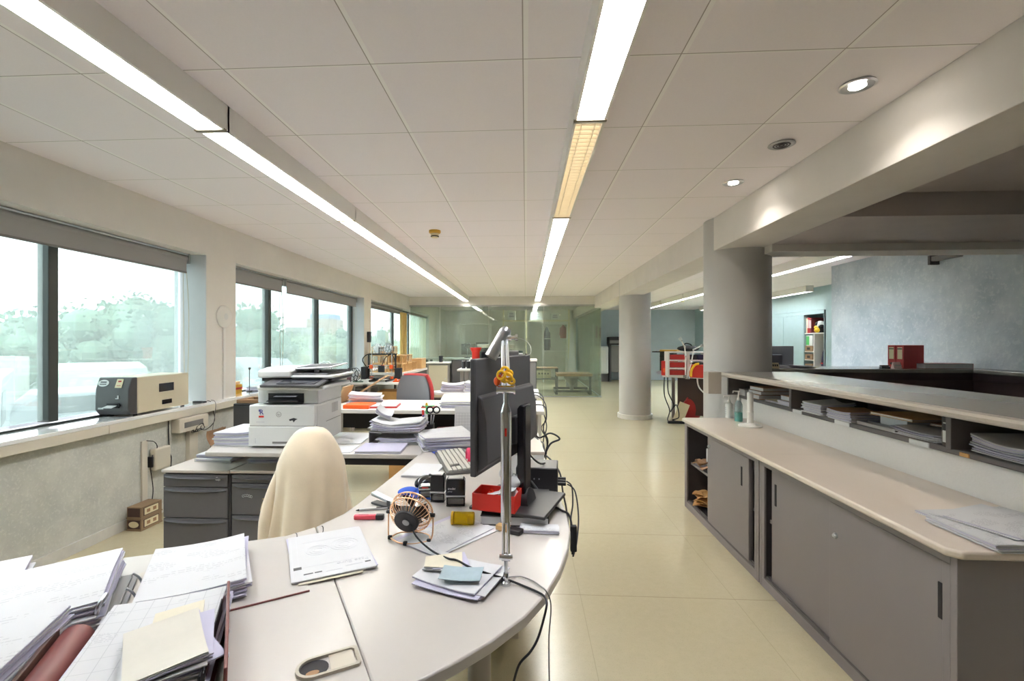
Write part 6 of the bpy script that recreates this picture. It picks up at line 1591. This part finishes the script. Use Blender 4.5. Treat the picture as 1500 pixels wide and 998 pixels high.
def spool(name, label, x, y, z, R_, w_, mat, ax, col):
    tt = thing(name, label, 'filament spool', (x, y, z)); d = Vector(ax).normalized()
    m = MB()
    for s_ in (-1, 1):
        c = d * (s_ * w_ / 2); a_ = d.orthogonal().normalized(); b_ = d.cross(a_)
        n = 32; 
        m.ring(c, R_ * .97, R_ * .05, ax, 36, 6); m.ring(c, R_ * .36, R_ * .06, ax, 24, 6)
        for k in range(6):
            A = k * PI / 3; v_ = a_ * math.cos(A) + b_ * math.sin(A); m.tube([c + v_ * R_ * .36, c + v_ * R_ * .97], R_ * .07, 5)
    m.cyl(d * (-w_ / 2), d * (w_ / 2), R_ * .34, n=24, cap=False)
    m.build('flange', M[mat], tt)
    m = MB().cyl(d * (-w_ / 2 + .003), d * (w_ / 2 - .003), R_ * .74, n=32); m.build('filament', M[col], tt)
    return tt
p = ony(569, 511, 7.08)
spool('filament_spool', 'grey filament spool on top of the black framed machine', p.x, 7.08, p.z, .085, .06, 'mid_grey', (.35, 1, 0), 'alu')
p = ony(555, 511, 7.3)
spool('filament_spool', 'white filament spool hung beside the last window', p.x - .02, 7.3, p.z, .085, .05, 'printer_white', (.5, 1, 0), 'printer_white')
p = ony(526, 536, 6.6)
spool('filament_spool', 'large white filament spool standing on the sill end', -2.91, 6.62, SLZ + .128, .12, .06, 'printer_white', (.6, 1, 0), 'printer_white')
p = ony(549, 548, 6.95)
spool('filament_spool', 'dark rimmed spool leaning at the window side of the machine', -2.62, 6.98, .7355 + .105, .10, .05, 'black', (.4, 1, 0), 'printer_white')
p = ony(525, 540, 6.3)
t = thing('black_speaker', 'black cylinder speaker on the sill before the large white spool', 'speaker', (-2.875, 6.2, SLZ))
MB().cyl((0, 0, 0), (0, 0, .155), .034, n=24).build('speaker_body', mk('speaker_cloth', (58, 56, 72), .8), t, bevel=.004); MB().cyl((0, 0, .155), (0, 0, .158), .028, n=24).build('top_cap', M['black'], t)
t = thing('dark_bottle', 'dark red brown small bottle on the workbench corner by the speaker', 'bottle', (-2.66, 6.86, .7355))
MB().lathe([(.0001, 0), (.035, 0), (.035, .12), (.015, .17), (.015, .2), (.0001, .2)], 16).build('bottle_body', mk('dark_plum', (70, 44, 56), .4), t); MB().cyl((0, 0, .2), (0, 0, .215), .018, n=12).build('cap', M['black'], t)
for i, (x, y, lb) in enumerate([(-1.93, 6.9, 'orange printed part on the workbench, front one'), (-1.80, 7.12, 'orange printed part on the workbench, rear one')]):
    tt = thing('orange_part', lb, 'plastic part', (x, y, .7355), .4 * i)
    MB().box(-.06, .05, -.04, .04, 0, .022).build('part_body', M['orange'], tt, bevel=.006); MB().cyl((-.02, -.01, .022), (-.02, -.01, .05), .022, n=14).build('boss', M['orange'], tt); MB().box(.02, .05, -.03, .03, .022, .04).build('bracket', M['orange'], tt, bevel=.003)
t = thing('black_tool', 'small black and green circuit tool on the workbench edge', 'tool', (-2.52, 6.84, .7355), .2)
MB().box(-.06, .08, -.03, .03, 0, .012).build('circuit_board', mk('pcb_green', (40, 76, 56), .5), t); MB().box(-.03, .0, -.02, .02, .012, .03).build('chip', M['black'], t); MB().box(.03, .06, -.02, .02, .012, .035).build('connector', M['alu'], t)
# wooden lattice crates on the long workbench
k_ = 0
lat = [(0, 0, 0), (1, 0, 0), (0, 1, 0), (1, 1, 0), (0, 2, 0), (1, 2, 0), (0, 0, 1), (1, 0, 1), (0, 1, 1), (1, 1, 1), (0, 0, 2), (0, 1, 2)]
lw_ = ['by the window, bottom row at the camera end', 'room side, bottom row at the camera end', 'by the window, bottom row in the middle', 'room side, bottom row in the middle', 'by the window, bottom row at the far end', 'room side, bottom row at the far end', 'by the window, second row at the camera end', 'room side, second row at the camera end', 'by the window, second row in the middle', 'room side, second row in the middle', 'top of the heap at the camera end', 'top of the heap in the middle']
proto = None
for (ix, iy, iz), lb in zip(lat, lw_):
    loc = (-2.58 + ix * .29, 8.2 + iy * .40, .8005 + iz * .1505)
    label = 'pale wooden lattice rack ' + lb
    if proto is None:
        m = MB()
        for z in (.006, .144): m.box(-.13, .13, -.16, .16, z - .006, z + .006)
        for x in (-.12, 0, .12):
            for y in (-.15, -.05, .05, .15): m.cyl((x, y, .010), (x, y, .140), .010, n=8)
        proto = tag(m.build('wooden_rack', M['wood'], None, loc), label, 'wooden rack', 'wooden lattice racks on the long workbench')
    else: clone(proto, loc, None, label)
t = thing('wooden_block_box', 'plain wooden box at the room edge of the long workbench', 'box', (-2.17, 9.35, .8005))
MB().box(-.1, .1, -.2, .2, 0, .20).build('box_body', M['wood'], t, bevel=.004); MB().box(-.102, .102, -.202, .202, .17, .202).build('lid', M['ply'], t, bevel=.003)
# cardboard box under the workbench, grey bin, cables
t = thing('cardboard_box', 'cardboard box on the floor under the workbench with a hand hole', 'box', (-1.98, 7.2, 0), .05)
MB().box(-.30, .26, -.2, .2, 0, .58).build('box_body', M['cardboard'], t, bevel=.004); MB().box(-.2, -.10, -.202, -.2, .28, .36).build('hand_hole', M['slot'], t); MB().box(-.301, .261, -.03, .03, .5805, .582).build('tape', M['kraft'], t)
t = thing('grey_cabinet', 'grey filing unit on the floor under the workbench beside the cardboard box', 'cabinet', (-2.55, 7.25, 0))
MB().box(-.16, .16, -.2, .15, .02, .62).build('body', M['mid_grey'], t, bevel=.004)
for k in range(3): MB().box(-.15, .15, -.206, -.2, .04 + k * .19, .215 + k * .19).build('drawer', M['dark_grey'], t, bevel=.003)
MB().box(-.14, .14, -.18, .13, 0, .02).build('plinth', M['slot'], t)
t = thing('curved_sensor', 'small black sensor box on the wall beside the last window', 'sensor', (LX + .001, 8.24, 1.42))
MB().box(0, .05, -.05, .05, -.09, .10).build('sensor_body', M['black'], t, bevel=.008)
MB().box(0, .012, -.012, .012, -.6, -.09).build('cable_duct', M['white_paint'], t)
cable('cable', 'cream cable curving from the wall sensor down to the sill', [(LX + .03, 8.22, 1.33), (LX + .05, 8.2, 1.1), (LX + .05, 8.3, .95), (LX + .02, 8.35, .812)], .006, M['cream_plastic'])
# cabinet before the partition
t = thing('low_cabinet', 'beige low cabinet with a grey frame standing against the glass partition', 'cabinet', (0, 0, 0))
MB().box(-2.25, -1.72, 10.45, 10.9, .05, .84).build('body', M['leg_grey'], t, bevel=.004); MB().box(-2.2, -1.77, 10.44, 10.45, .08, .80).build('door', M['printer_beige'], t, bevel=.003); MB().box(-2.27, -1.70, 10.42, 10.92, .84, .87).build('top_board', M['white_paint'], t, bevel=.003); MB().box(-2.22, -1.75, 10.48, 10.88, 0, .05).build('plinth', M['slot'], t)
MB().cyl((-1.82, 10.43, .5), (-1.82, 10.445, .5), .012, n=10).build('knob', M['chrome_sat'], t)
t = thing('dark_cabinet', 'charcoal cabinet beside the beige low cabinet at the partition', 'cabinet', (0, 0, 0))
MB().box(-1.68, -1.28, 10.45, 10.9, .04, .92).build('body', M['black'], t, bevel=.004); MB().box(-1.66, -1.30, 10.44, 10.45, .06, .90).build('door', M['dark_grey'], t, bevel=.003); MB().box(-1.66, -1.30, 10.47, 10.88, 0, .04).build('plinth', M['slot'], t); MB().box(-1.34, -1.32, 10.42, 10.44, .5, .62).build('handle', M['chrome_sat'], t)
t = thing('white_board_panel', 'tall white side panel by the workbench end', 'panel', (-2.4, 10.2, 0))
MB().box(-.30, .10, -.02, .02, 0, .93).build('panel_board', M['white_paint'], t, bevel=.003); MB().box(-.32, .12, -.04, .06, .93, .95).build('cap_rail', M['dark_grey'], t)
t = thing('paper_cup', 'dark cup on the beige low cabinet at the partition', 'cup', (-1.95, 10.6, .8705))
MB().lathe([(.0001, 0), (.04, 0), (.05, .14), (.046, .14), (.038, .01), (.0001, .01)], 18).build('cup_body', M['slot'], t)

# ================================================================== BEHIND THE GLASS
def rack(name, label, x0, x1, y, z1, levels, mat='white_paint', d=.4):
    t = thing(name, label, 'shelf')
    m = MB()
    for x in (x0, x1):
        for yy in (y, y + d): m.box(x - .02, x + .02, yy - .02, yy + .02, 0, z1)
    m.build('upright', M[mat], t, smooth=False)
    for z in levels: MB().box(x0, x1, y, y + d, z - .02, z).build('shelf_board', M[mat], t, smooth=False)
    return t
rack('metal_shelf', 'tall pale metal shelf far behind the glass by the vertical blind', -2.2, -1.2, 15.4, 1.95, [.4, .9, 1.4, 1.93])
r_ = random.Random(4)
for i in range(4):
    tt = thing('storage_box', 'grey storage box on the tall shelf behind the glass, ' + ['lower level by the blind', 'lower level on the room side', 'middle level by the blind', 'middle level on the room side'][i], 'box', (-1.95 + .5 * (i % 2), 15.6, .4005 + .5 * (i // 2)), 0, 'boxes on the metal shelf behind the glass')
    MB().box(-.2, .2, -.15, .15, 0, .25 + .05 * i).build('box_body', M[['dark_grey', 'mid_grey', 'cab', 'alu'][i]], tt, bevel=.005); MB().box(-.205, .205, -.155, .155, .22 + .05 * i, .252 + .05 * i).build('lid', M['dark_grey'], tt, bevel=.003)
t = thing('wall_frame_shelf', 'long pale overhead rack behind the glass with white boxes on it', 'rack', (0, 0, 0))
m = MB().box(-.72, 1.35, 14.6, 14.64, 1.98, 2.02).box(-.72, 1.35, 15.0, 15.04, 1.98, 2.02).box(-.72, 1.35, 14.6, 15.04, 2.0, 2.02)
for x in (-.72, .0, 1.33): m.box(x, x + .04, 14.6, 14.64, 0, 2.35)
m.build('frame', M['label_cream'], t, smooth=False)
for i, (x, w_, h_) in enumerate([(-.45, .26, .28), (.32, .38, .24), (.92, .26, .2)]):
    tt = thing('white_carton', 'white printed carton on the overhead rack behind the glass, ' + ['window end', 'middle and widest', 'walkway end'][i], 'box', (x, 14.8, 2.0205))
    MB().box(-w_ / 2, w_ / 2, -.15, .15, 0, h_).build('box_body', M['printer_white'], tt, bevel=.004); MB().box(-w_ * .3, w_ * .3, -.152, -.15, h_ * .3, h_ * .5).box(-w_ * .25, w_ * .25, -.152, -.15, h_ * .6, h_ * .8).build('print', M['ink_grey'], tt)
t = thing('open_wardrobe', 'white open clothes rail shelf behind the glass', 'wardrobe', (0, 0, 0))
m = MB()
for x in (1.2, 1.98): m.box(x - .02, x + .02, 15.3, 15.75, 0, 1.92)
m.box(1.2, 1.98, 15.3, 15.75, 1.9, 1.93).box(1.2, 1.98, 15.3, 15.75, 1.42, 1.44).box(1.2, 1.98, 15.3, 15.75, 1.0, 1.02)
m2 = [(x - .62, y, z) for x, y, z in m.v]; m.v = m2
m.build('frame', M['white_paint'], t, smooth=False)
for i, (x, c, lb) in enumerate([(.66, 'clothes_dark', 'dark coat hanging on the clothes rail behind the glass'), (1.20, 'clothes_red', 'dull red coat hanging on the clothes rail behind the glass')]):
    tt = thing('hanging_coat', lb, 'coat', (x + .04, 15.45, 1.05 if i == 0 else 1.45))
    MB().lathe([(.10, 0), (.12, .2), (.11, .5 if i == 0 else .3), (.05, .72 if i == 0 else .40), (.02, .78 if i == 0 else .44)], 14).build('coat_body', M[c], tt); MB().cyl((.09, 0, .1), (.07, 0, .6 if i == 0 else .35), .04, n=10).cyl((-.09, 0, .1), (-.07, 0, .6 if i == 0 else .35), .04, n=10).build('sleeve', M[c], tt)
t = thing('instrument', 'beige bench instrument with knobs on the low bench behind the glass', 'instrument', (.38, 12.5, .36))
MB().box(-.42, .30, 0, .4, 0, .22).build('case', M['printer_beige'], t, bevel=.006); MB().box(-.36, -.12, -.006, 0, .06, .16).build('display', M['slot'], t)
for k in range(4): MB().cyl((-.02 + k * .08, -.02, .12), (-.02 + k * .08, 0, .12), .022, n=12).build('knob', M['dark_grey'], t)
t = thing('low_bench', 'low dark framed bench behind the glass under the instrument', 'bench', (0, 0, 0))
MB().box(-.15, .86, 12.4, 13.0, .325, .355).build('bench_top', M['dark_grey'], t, bevel=.003); MB().box(-.15, .86, 12.4, 13.0, .615, .64).build('upper_board', M['kraft'], t, bevel=.003)
for x, y in ((-.13, 12.42), (.84, 12.42), (-.13, 12.98), (.84, 12.98)): MB().box(x - .02, x + .02, y - .02, y + .02, 0, .615).build('leg', M['dark_grey'], t)
t = thing('work_table', 'brown table with a steel frame behind the glass near the walkway', 'table', (0, 0, 0))
MB().box(.80, 1.70, 11.95, 12.6, .45, .52).build('tabletop', M['kraft'], t, bevel=.004)
m = MB().box(.75, 1.66, 11.8, 11.86, .06, .11).box(.75, 1.66, 12.6, 12.66, .06, .11)
for x in (.75, 1.6): m.box(x, x + .06, 11.8, 12.66, .0, .06)
m.build('foot_frame', M['slot'], t)
MB().lathe([(.05, .06), (.05, .2), (.2, .4), (.2, .45)], 20, (1.2, 12.2, 0)).build('pedestal_leg', M['mid_grey'], t)
MB().box(1.62, 1.68, 12.0, 12.06, .06, .45).build('leg', M['slot'], t)
t = thing('white_fan_sheet', 'white drying sheet leaning behind the glass close to the walkway', 'sheet', (1.33, 13.6, 0))
MB().add([(-.12, 0, .3), (.14, 0, .3), (.05, .05, 1.7), (-.02, .05, 1.7)], [(0, 1, 2, 3)]).add([(-.12, .01, .3), (.14, .01, .3), (.05, .06, 1.7), (-.02, .06, 1.7)], [(3, 2, 1, 0)]).build('sheet', M['paper'], t); MB().box(-.15, .17, -.06, .1, 0, .3).build('base', M['mid_grey'], t)
t = thing('machine_cabinet', 'pale grey machine cabinet behind the glass with a dark screen top', 'machine', (-.9, 14.2, 0))
MB().box(-.55, .55, -.3, .3, .1, 1.25).build('body', M['desk_edge'], t, bevel=.008); MB().box(-.5, .1, -.305, -.3, .75, 1.15).build('window', M['slot'], t); MB().box(-.5, .5, -.28, .28, 0, .1).build('plinth', M['dark_grey'], t); MB().box(.2, .5, -.31, -.3, .8, 1.1).build('control_panel', M['mid_grey'], t)
t = thing('white_table', 'white table in the window corner behind the glass with a vise on it', 'table', (0, 0, 0))
MB().box(-2.7, -1.3, 12.0, 12.8, .87, .90).build('tabletop', M['desk_white'], t, bevel=.003)
for x, y in ((-2.6, 12.1), (-1.4, 12.1), (-2.6, 12.7), (-1.4, 12.7)): MB().box(x - .03, x + .03, y - .03, y + .03, 0, .87).build('leg', M['dark_grey'], t)
t = thing('round_mirror', 'small round bench magnifier standing on the table behind the glass', 'magnifier', (-1.55, 12.3, .9005))
MB().cyl((0, 0, 0), (0, 0, .02), .08, n=18).build('base', M['dark_grey'], t); MB().cyl((0, 0, .02), (0, 0, .25), .01, n=8).build('stem', M['chrome_sat'], t); MB().ring((0, 0, .33), .08, .014, (0, 1, .2), 24, 8).build('lens_ring', M['mid_grey'], t)
# ================================================================== BEYOND THE COLUMNS
t = thing('water_dispenser', 'white dispenser with rounded corners and a dark base by the blue end wall', 'dispenser', (2.50, 15.9, 0))
MB().box(-.26, .26, -.2, .2, .0, .25).build('base', M['dark_grey'], t, bevel=.01); MB().box(-.30, .27, -.22, .22, .25, 1.18).build('body', M['printer_white'], t, bevel=.06, seg=4)
MB().box(-.2, .17, -.226, -.22, .35, 1.05).build('front_panel', M['white_paint'], t, bevel=.01)
t = thing('plotter', 'dark wide format plotter on legs against the blue end wall', 'plotter', (3.25, 15.85, 0))
MB().box(-.48, .55, -.2, .25, 1.22, 1.5).build('plotter_body', M['black'], t, bevel=.03, seg=3); MB().box(-.45, .5, -.215, -.2, 1.28, 1.38).build('paper_slot', M['mid_grey'], t)
for x in (-.42, .48): MB().box(x - .03, x + .03, -.15, .2, 0, 1.22).build('leg', M['dark_grey'], t, bevel=.004)
MB().box(-.4, .46, .0, .04, .3, 1.2).build('catch_panel', M['mid_grey'], t)
# far desk with red trays
table('long_desk', 'white desk crowded with red trays beyond the two columns', [(2.28, 7.9), (3.6, 7.05), (3.95, 7.65), (2.55, 8.6)], .78, .03, [(3.45, 7.3), (2.6, 8.35)])
t = bpy.data.objects['long_desk']; MB().rbox((2.95, 7.85, .42), (.85, .03, .62), (0, 0, -.57)).build('modesty_panel', M['brown_dark'], t)
fd = .7805
def fdp(u, y, z=fd): p = ony(u, 500, y); return (p.x, y, z)
ra_ = -.57
t = thing('sorter_rack', 'white wire rack of red and black trays on the crowded far desk', 'rack', fdp(1004, 7.75), -.1)
m = MB()
for x in (-.29, -.0, .02, .29): m.box(x - .012, x + .012, -.15, .15, 0, .40)
for z in (.01, .13, .26, .39): m.box(-.29, .29, -.15, .15, z - .01, z + .01)
m.build('frame', M['white_paint'], t, smooth=False)
for i in range(3):
    for j in range(3):
        if j == 0: MB().box(-.272, -.02, -.14, .13, .022 + .125 * i, .10 + .125 * i).build('tray', M['red_binder'], t, bevel=.004)
        elif j == 1: MB().box(.036, .145, -.14, .13, .022 + .125 * i, .10 + .125 * i).build('tray', M['slot'], t, bevel=.004)
        else: MB().box(.16, .272, -.14, .13, .022 + .125 * i, .10 + .125 * i).build('tray', M['navy'], t, bevel=.004)
for i, (u, c, h_, lb) in enumerate([(978, 'red', .24, 'bright red box file at the column end of the crowded far desk'), (984, 'kraft', .30, 'brown box file beside the bright red one on the far desk')]):
    tt = thing('box_file', lb, 'box file', fdp(u, 7.95 + .25 * i), ra_)
    MB().box(-.07, .07, -.12, .12, 0, h_).build('case', M[c], tt, bevel=.004); MB().box(-.04, .04, -.1215, -.12, .05, .12).build('label', M['orange'], tt)
t = thing('dark_carton', 'dark green carton under the yellow tray on the far desk', 'box', fdp(979, 8.35), ra_)
MB().box(-.12, .12, -.1, .1, 0, .37).build('box_body', mk('deep_green', (52, 56, 46), .6), t, bevel=.004); MB().box(-.122, .122, -.102, .102, .3, .31).build('lid_seam', M['slot'], t)
t = thing('yellow_tray', 'yellow tray lying on the dark green carton', 'tray', (fdp(979, 8.35)[0], 8.35, fd + .3705), ra_)
MB().box(-.25, .16, -.12, .12, 0, .02).build('tray_base', M['slot'], t, bevel=.003); MB().box(-.12, .17, -.11, .11, .02, .05).build('tray_body', M['gold'], t, bevel=.006)
t = thing('black_bag', 'black bag slumped on top of the white wire rack', 'bag', (fdp(1008, 7.75)[0], 7.75, fd + .401), 0)
MB().sph((0, 0, .05), .05, 16, 8, (3.6, 2, 1)).build('bag_body', M['black_rub'], t); MB().tube(spline([(-.08, 0, .09), (-.04, 0, .13), (.03, 0, .12), (.06, 0, .09)], 5), .01, 8).build('strap', M['black_rub'], t)
t = thing('red_case', 'red toolbox at the front column end of the far desk', 'toolbox', fdp(1026, 7.45), ra_)
MB().box(-.14, .16, -.12, .12, 0, .20).build('case', M['red'], t, bevel=.01); MB().box(-.05, .05, -.02, .02, .2, .235).build('handle', M['black'], t, bevel=.006)
t = thing('yellow_hose', 'yellow curved tube on the far desk before the red toolbox', 'tube', fdp(1016, 7.35))
MB().tube(spline([(-.04, 0, .02), (-.03, 0, .12), (.02, 0, .20), (.08, 0, .22)], 5), .018, 8).build('tube_body', M['yellow'], t); MB().cyl((.08, 0, .22), (.1, 0, .22), .02, n=10).build('end_cap', M['black'], t)
paper_pile('white papers at the pointed end of the crowded far desk', 2.50, 8.20, fd, ra_, .35, .3, .05, 6, 121, jit=.015, ang=.06, top='paper')
def arm_lamp(label, u0, y0, pts, z0):
    p = ony(u0, 500, y0); t = thing('desk_lamp', label, 'lamp', (p.x, y0, z0))
    P = [Vector((q[0], q[1], q[2])) for q in pts]
    MB().cyl((0, 0, 0), (0, 0, .04), .035, n=14).build('clamp_foot', M['chrome'], t)
    m = MB()
    for a_, b_ in zip(P[:-2], P[1:-1]): m.tube([a_, b_], .009, 8)
    m.build('arm', M['white_paint'], t)
    m = MB()
    for q in P[1:-1]: m.sph(q, .017, 10, 6)
    m.build('knuckle', M['chrome'], t)
    MB().cyl(P[-2], P[-1], .02, .028, 18).build('lamp_shade', M['chrome_sat'], t)
    return t
arm_lamp('upright white arm lamp standing before the white wire rack', 1004, 7.4, [(0, 0, .04), (.0, 0, .34), (-.01, 0, .48), (-.06, 0, .58), (-.09, 0, .62)], fd - .0)
arm_lamp('bent white arm lamp reaching towards the front column', 1007, 7.15, [(0, 0, .04), (.06, 0, .25), (.09, 0, .44), (.20, 0, .50), (.25, 0, .51)], fd)
# lower desk leaf with papers, chair, bits below
table('low_table', 'low white table leaf with papers before the crowded far desk', [(2.72, 6.75), (3.4, 6.35), (3.6, 6.7), (2.95, 7.12)], .60, .03, [(3.3, 6.6), (2.95, 6.95)])
paper_pile('white papers on the low table leaf beyond the front column', 3.10, 6.78, .6005, -.5, .36, .28, .045, 6, 122, jit=.014, ang=.05, top='paper')
t = thing('office_chair', 'dark grey office chair base seen between the two columns', 'chair', (2.95, 6.55, 0), .3)
MB().box(-.2, .2, -.2, .2, .36, .43).build('seat', M['dark_grey'], t, bevel=.03, seg=3); MB().cyl((0, 0, .1), (0, 0, .36), .05, n=14).build('gas_column', M['mid_grey'], t)
m = MB()
for k in range(5):
    A = 2 * PI * k / 5; m.tube([(0, 0, .10), (.32 * math.cos(A), .32 * math.sin(A), .04)], [.05, .03], 8)
m.build('star_base', M['dark_grey'], t)
t = thing('red_bag', 'red bag on the floor under the crowded far desk', 'bag', (2.80, 8.0, 0), .2)
MB().sph((0, 0, .2), .2, 16, 8, (.9, .5, 1)).build('bag_body', M['red_fabric'], t); MB().tube(spline([(-.1, 0, .36), (0, 0, .46), (.1, 0, .36)], 5), .014, 8).build('strap', M['red_fabric'], t)
t = thing('leaning_board', 'beige board leaning under the crowded far desk', 'board', (2.56, 7.80, 0), -.3)
MB().rbox((0, 0, .2), (.16, .03, .32), (0, .35, 0)).build('board', M['label_cream'], t)
o = t.children[0]; o.location.z = .0
dz = min((o.matrix_basis @ v.co).z for v in o.data.vertices); o.location.z = -dz
cable('cable', 'black cable tangle hanging off the pointed far desk end', [(2.40, 8.0, .76), (2.38, 7.9, .5), (2.45, 7.85, .3), (2.40, 7.85, .18), (2.48, 7.8, .30), (2.52, 7.8, .1), (2.42, 7.8, .05), (2.55, 7.75, .02), (2.65, 7.6, .02)], .009, M['black_rub'])
cable('cable', 'second black cable running from the far desk to the floor plugs', [(2.36, 8.05, .76), (2.33, 7.95, .45), (2.4, 7.9, .2), (2.36, 7.85, .03), (2.5, 7.7, .02)], .008, M['black_rub'])
cable('cable', 'pale cable hanging in a curve below the white wire rack', [(2.75, 7.62, .76), (2.75, 7.5, .6), (2.9, 7.35, .45), (3.05, 7.2, .40)], .012, M['white_paint'])
t = thing('power_strip', 'black power strip on the floor under the far desk end', 'power strip', (2.48, 7.75, 0), -.1)
MB().box(-.15, .15, -.03, .03, 0, .04).build('strip_body', M['black_rub'], t, bevel=.006)
for k in range(4): MB().cyl((-.1 + k * .065, 0, .04), (-.1 + k * .065, 0, .042), .018, n=12).build('socket', M['dark_grey'], t)
# monitor behind the counter
table('back_office_desk', 'white desk behind the cross counter carrying a black monitor', [(3.0, 6.2), (4.35, 6.2), (4.35, 6.85), (3.0, 6.85)], .75, .03, [(3.06, 6.26), (3.06, 6.8), (4.3, 6.26), (4.3, 6.8)])
pa, pb = ony(1106, 507, 6.4), ony(1162, 507, 6.4)
t = thing('monitor', 'black monitor seen from behind over the counter beside the front column', 'monitor', ((pa.x + pb.x) / 2, 6.4, .7505))
hw_ = (pb.x - pa.x) / 2; zt_ = pa.z - .7505
MB().box(-hw_, hw_, -.012, .012, zt_ - .34, zt_).build('screen_panel', M['dark_grey'], t, bevel=.006); MB().box(-hw_ * .3, hw_ * .35, -.05, -.012, zt_ - .32, zt_ - .11).build('rear_bulge', M['slot'], t, bevel=.012)
MB().box(-.03, .03, -.03, -.012, .02, zt_ - .2).build('stand_post', M['black'], t); MB().box(-.12, .12, -.1, .1, 0, .02).build('foot', M['black'], t, bevel=.004)
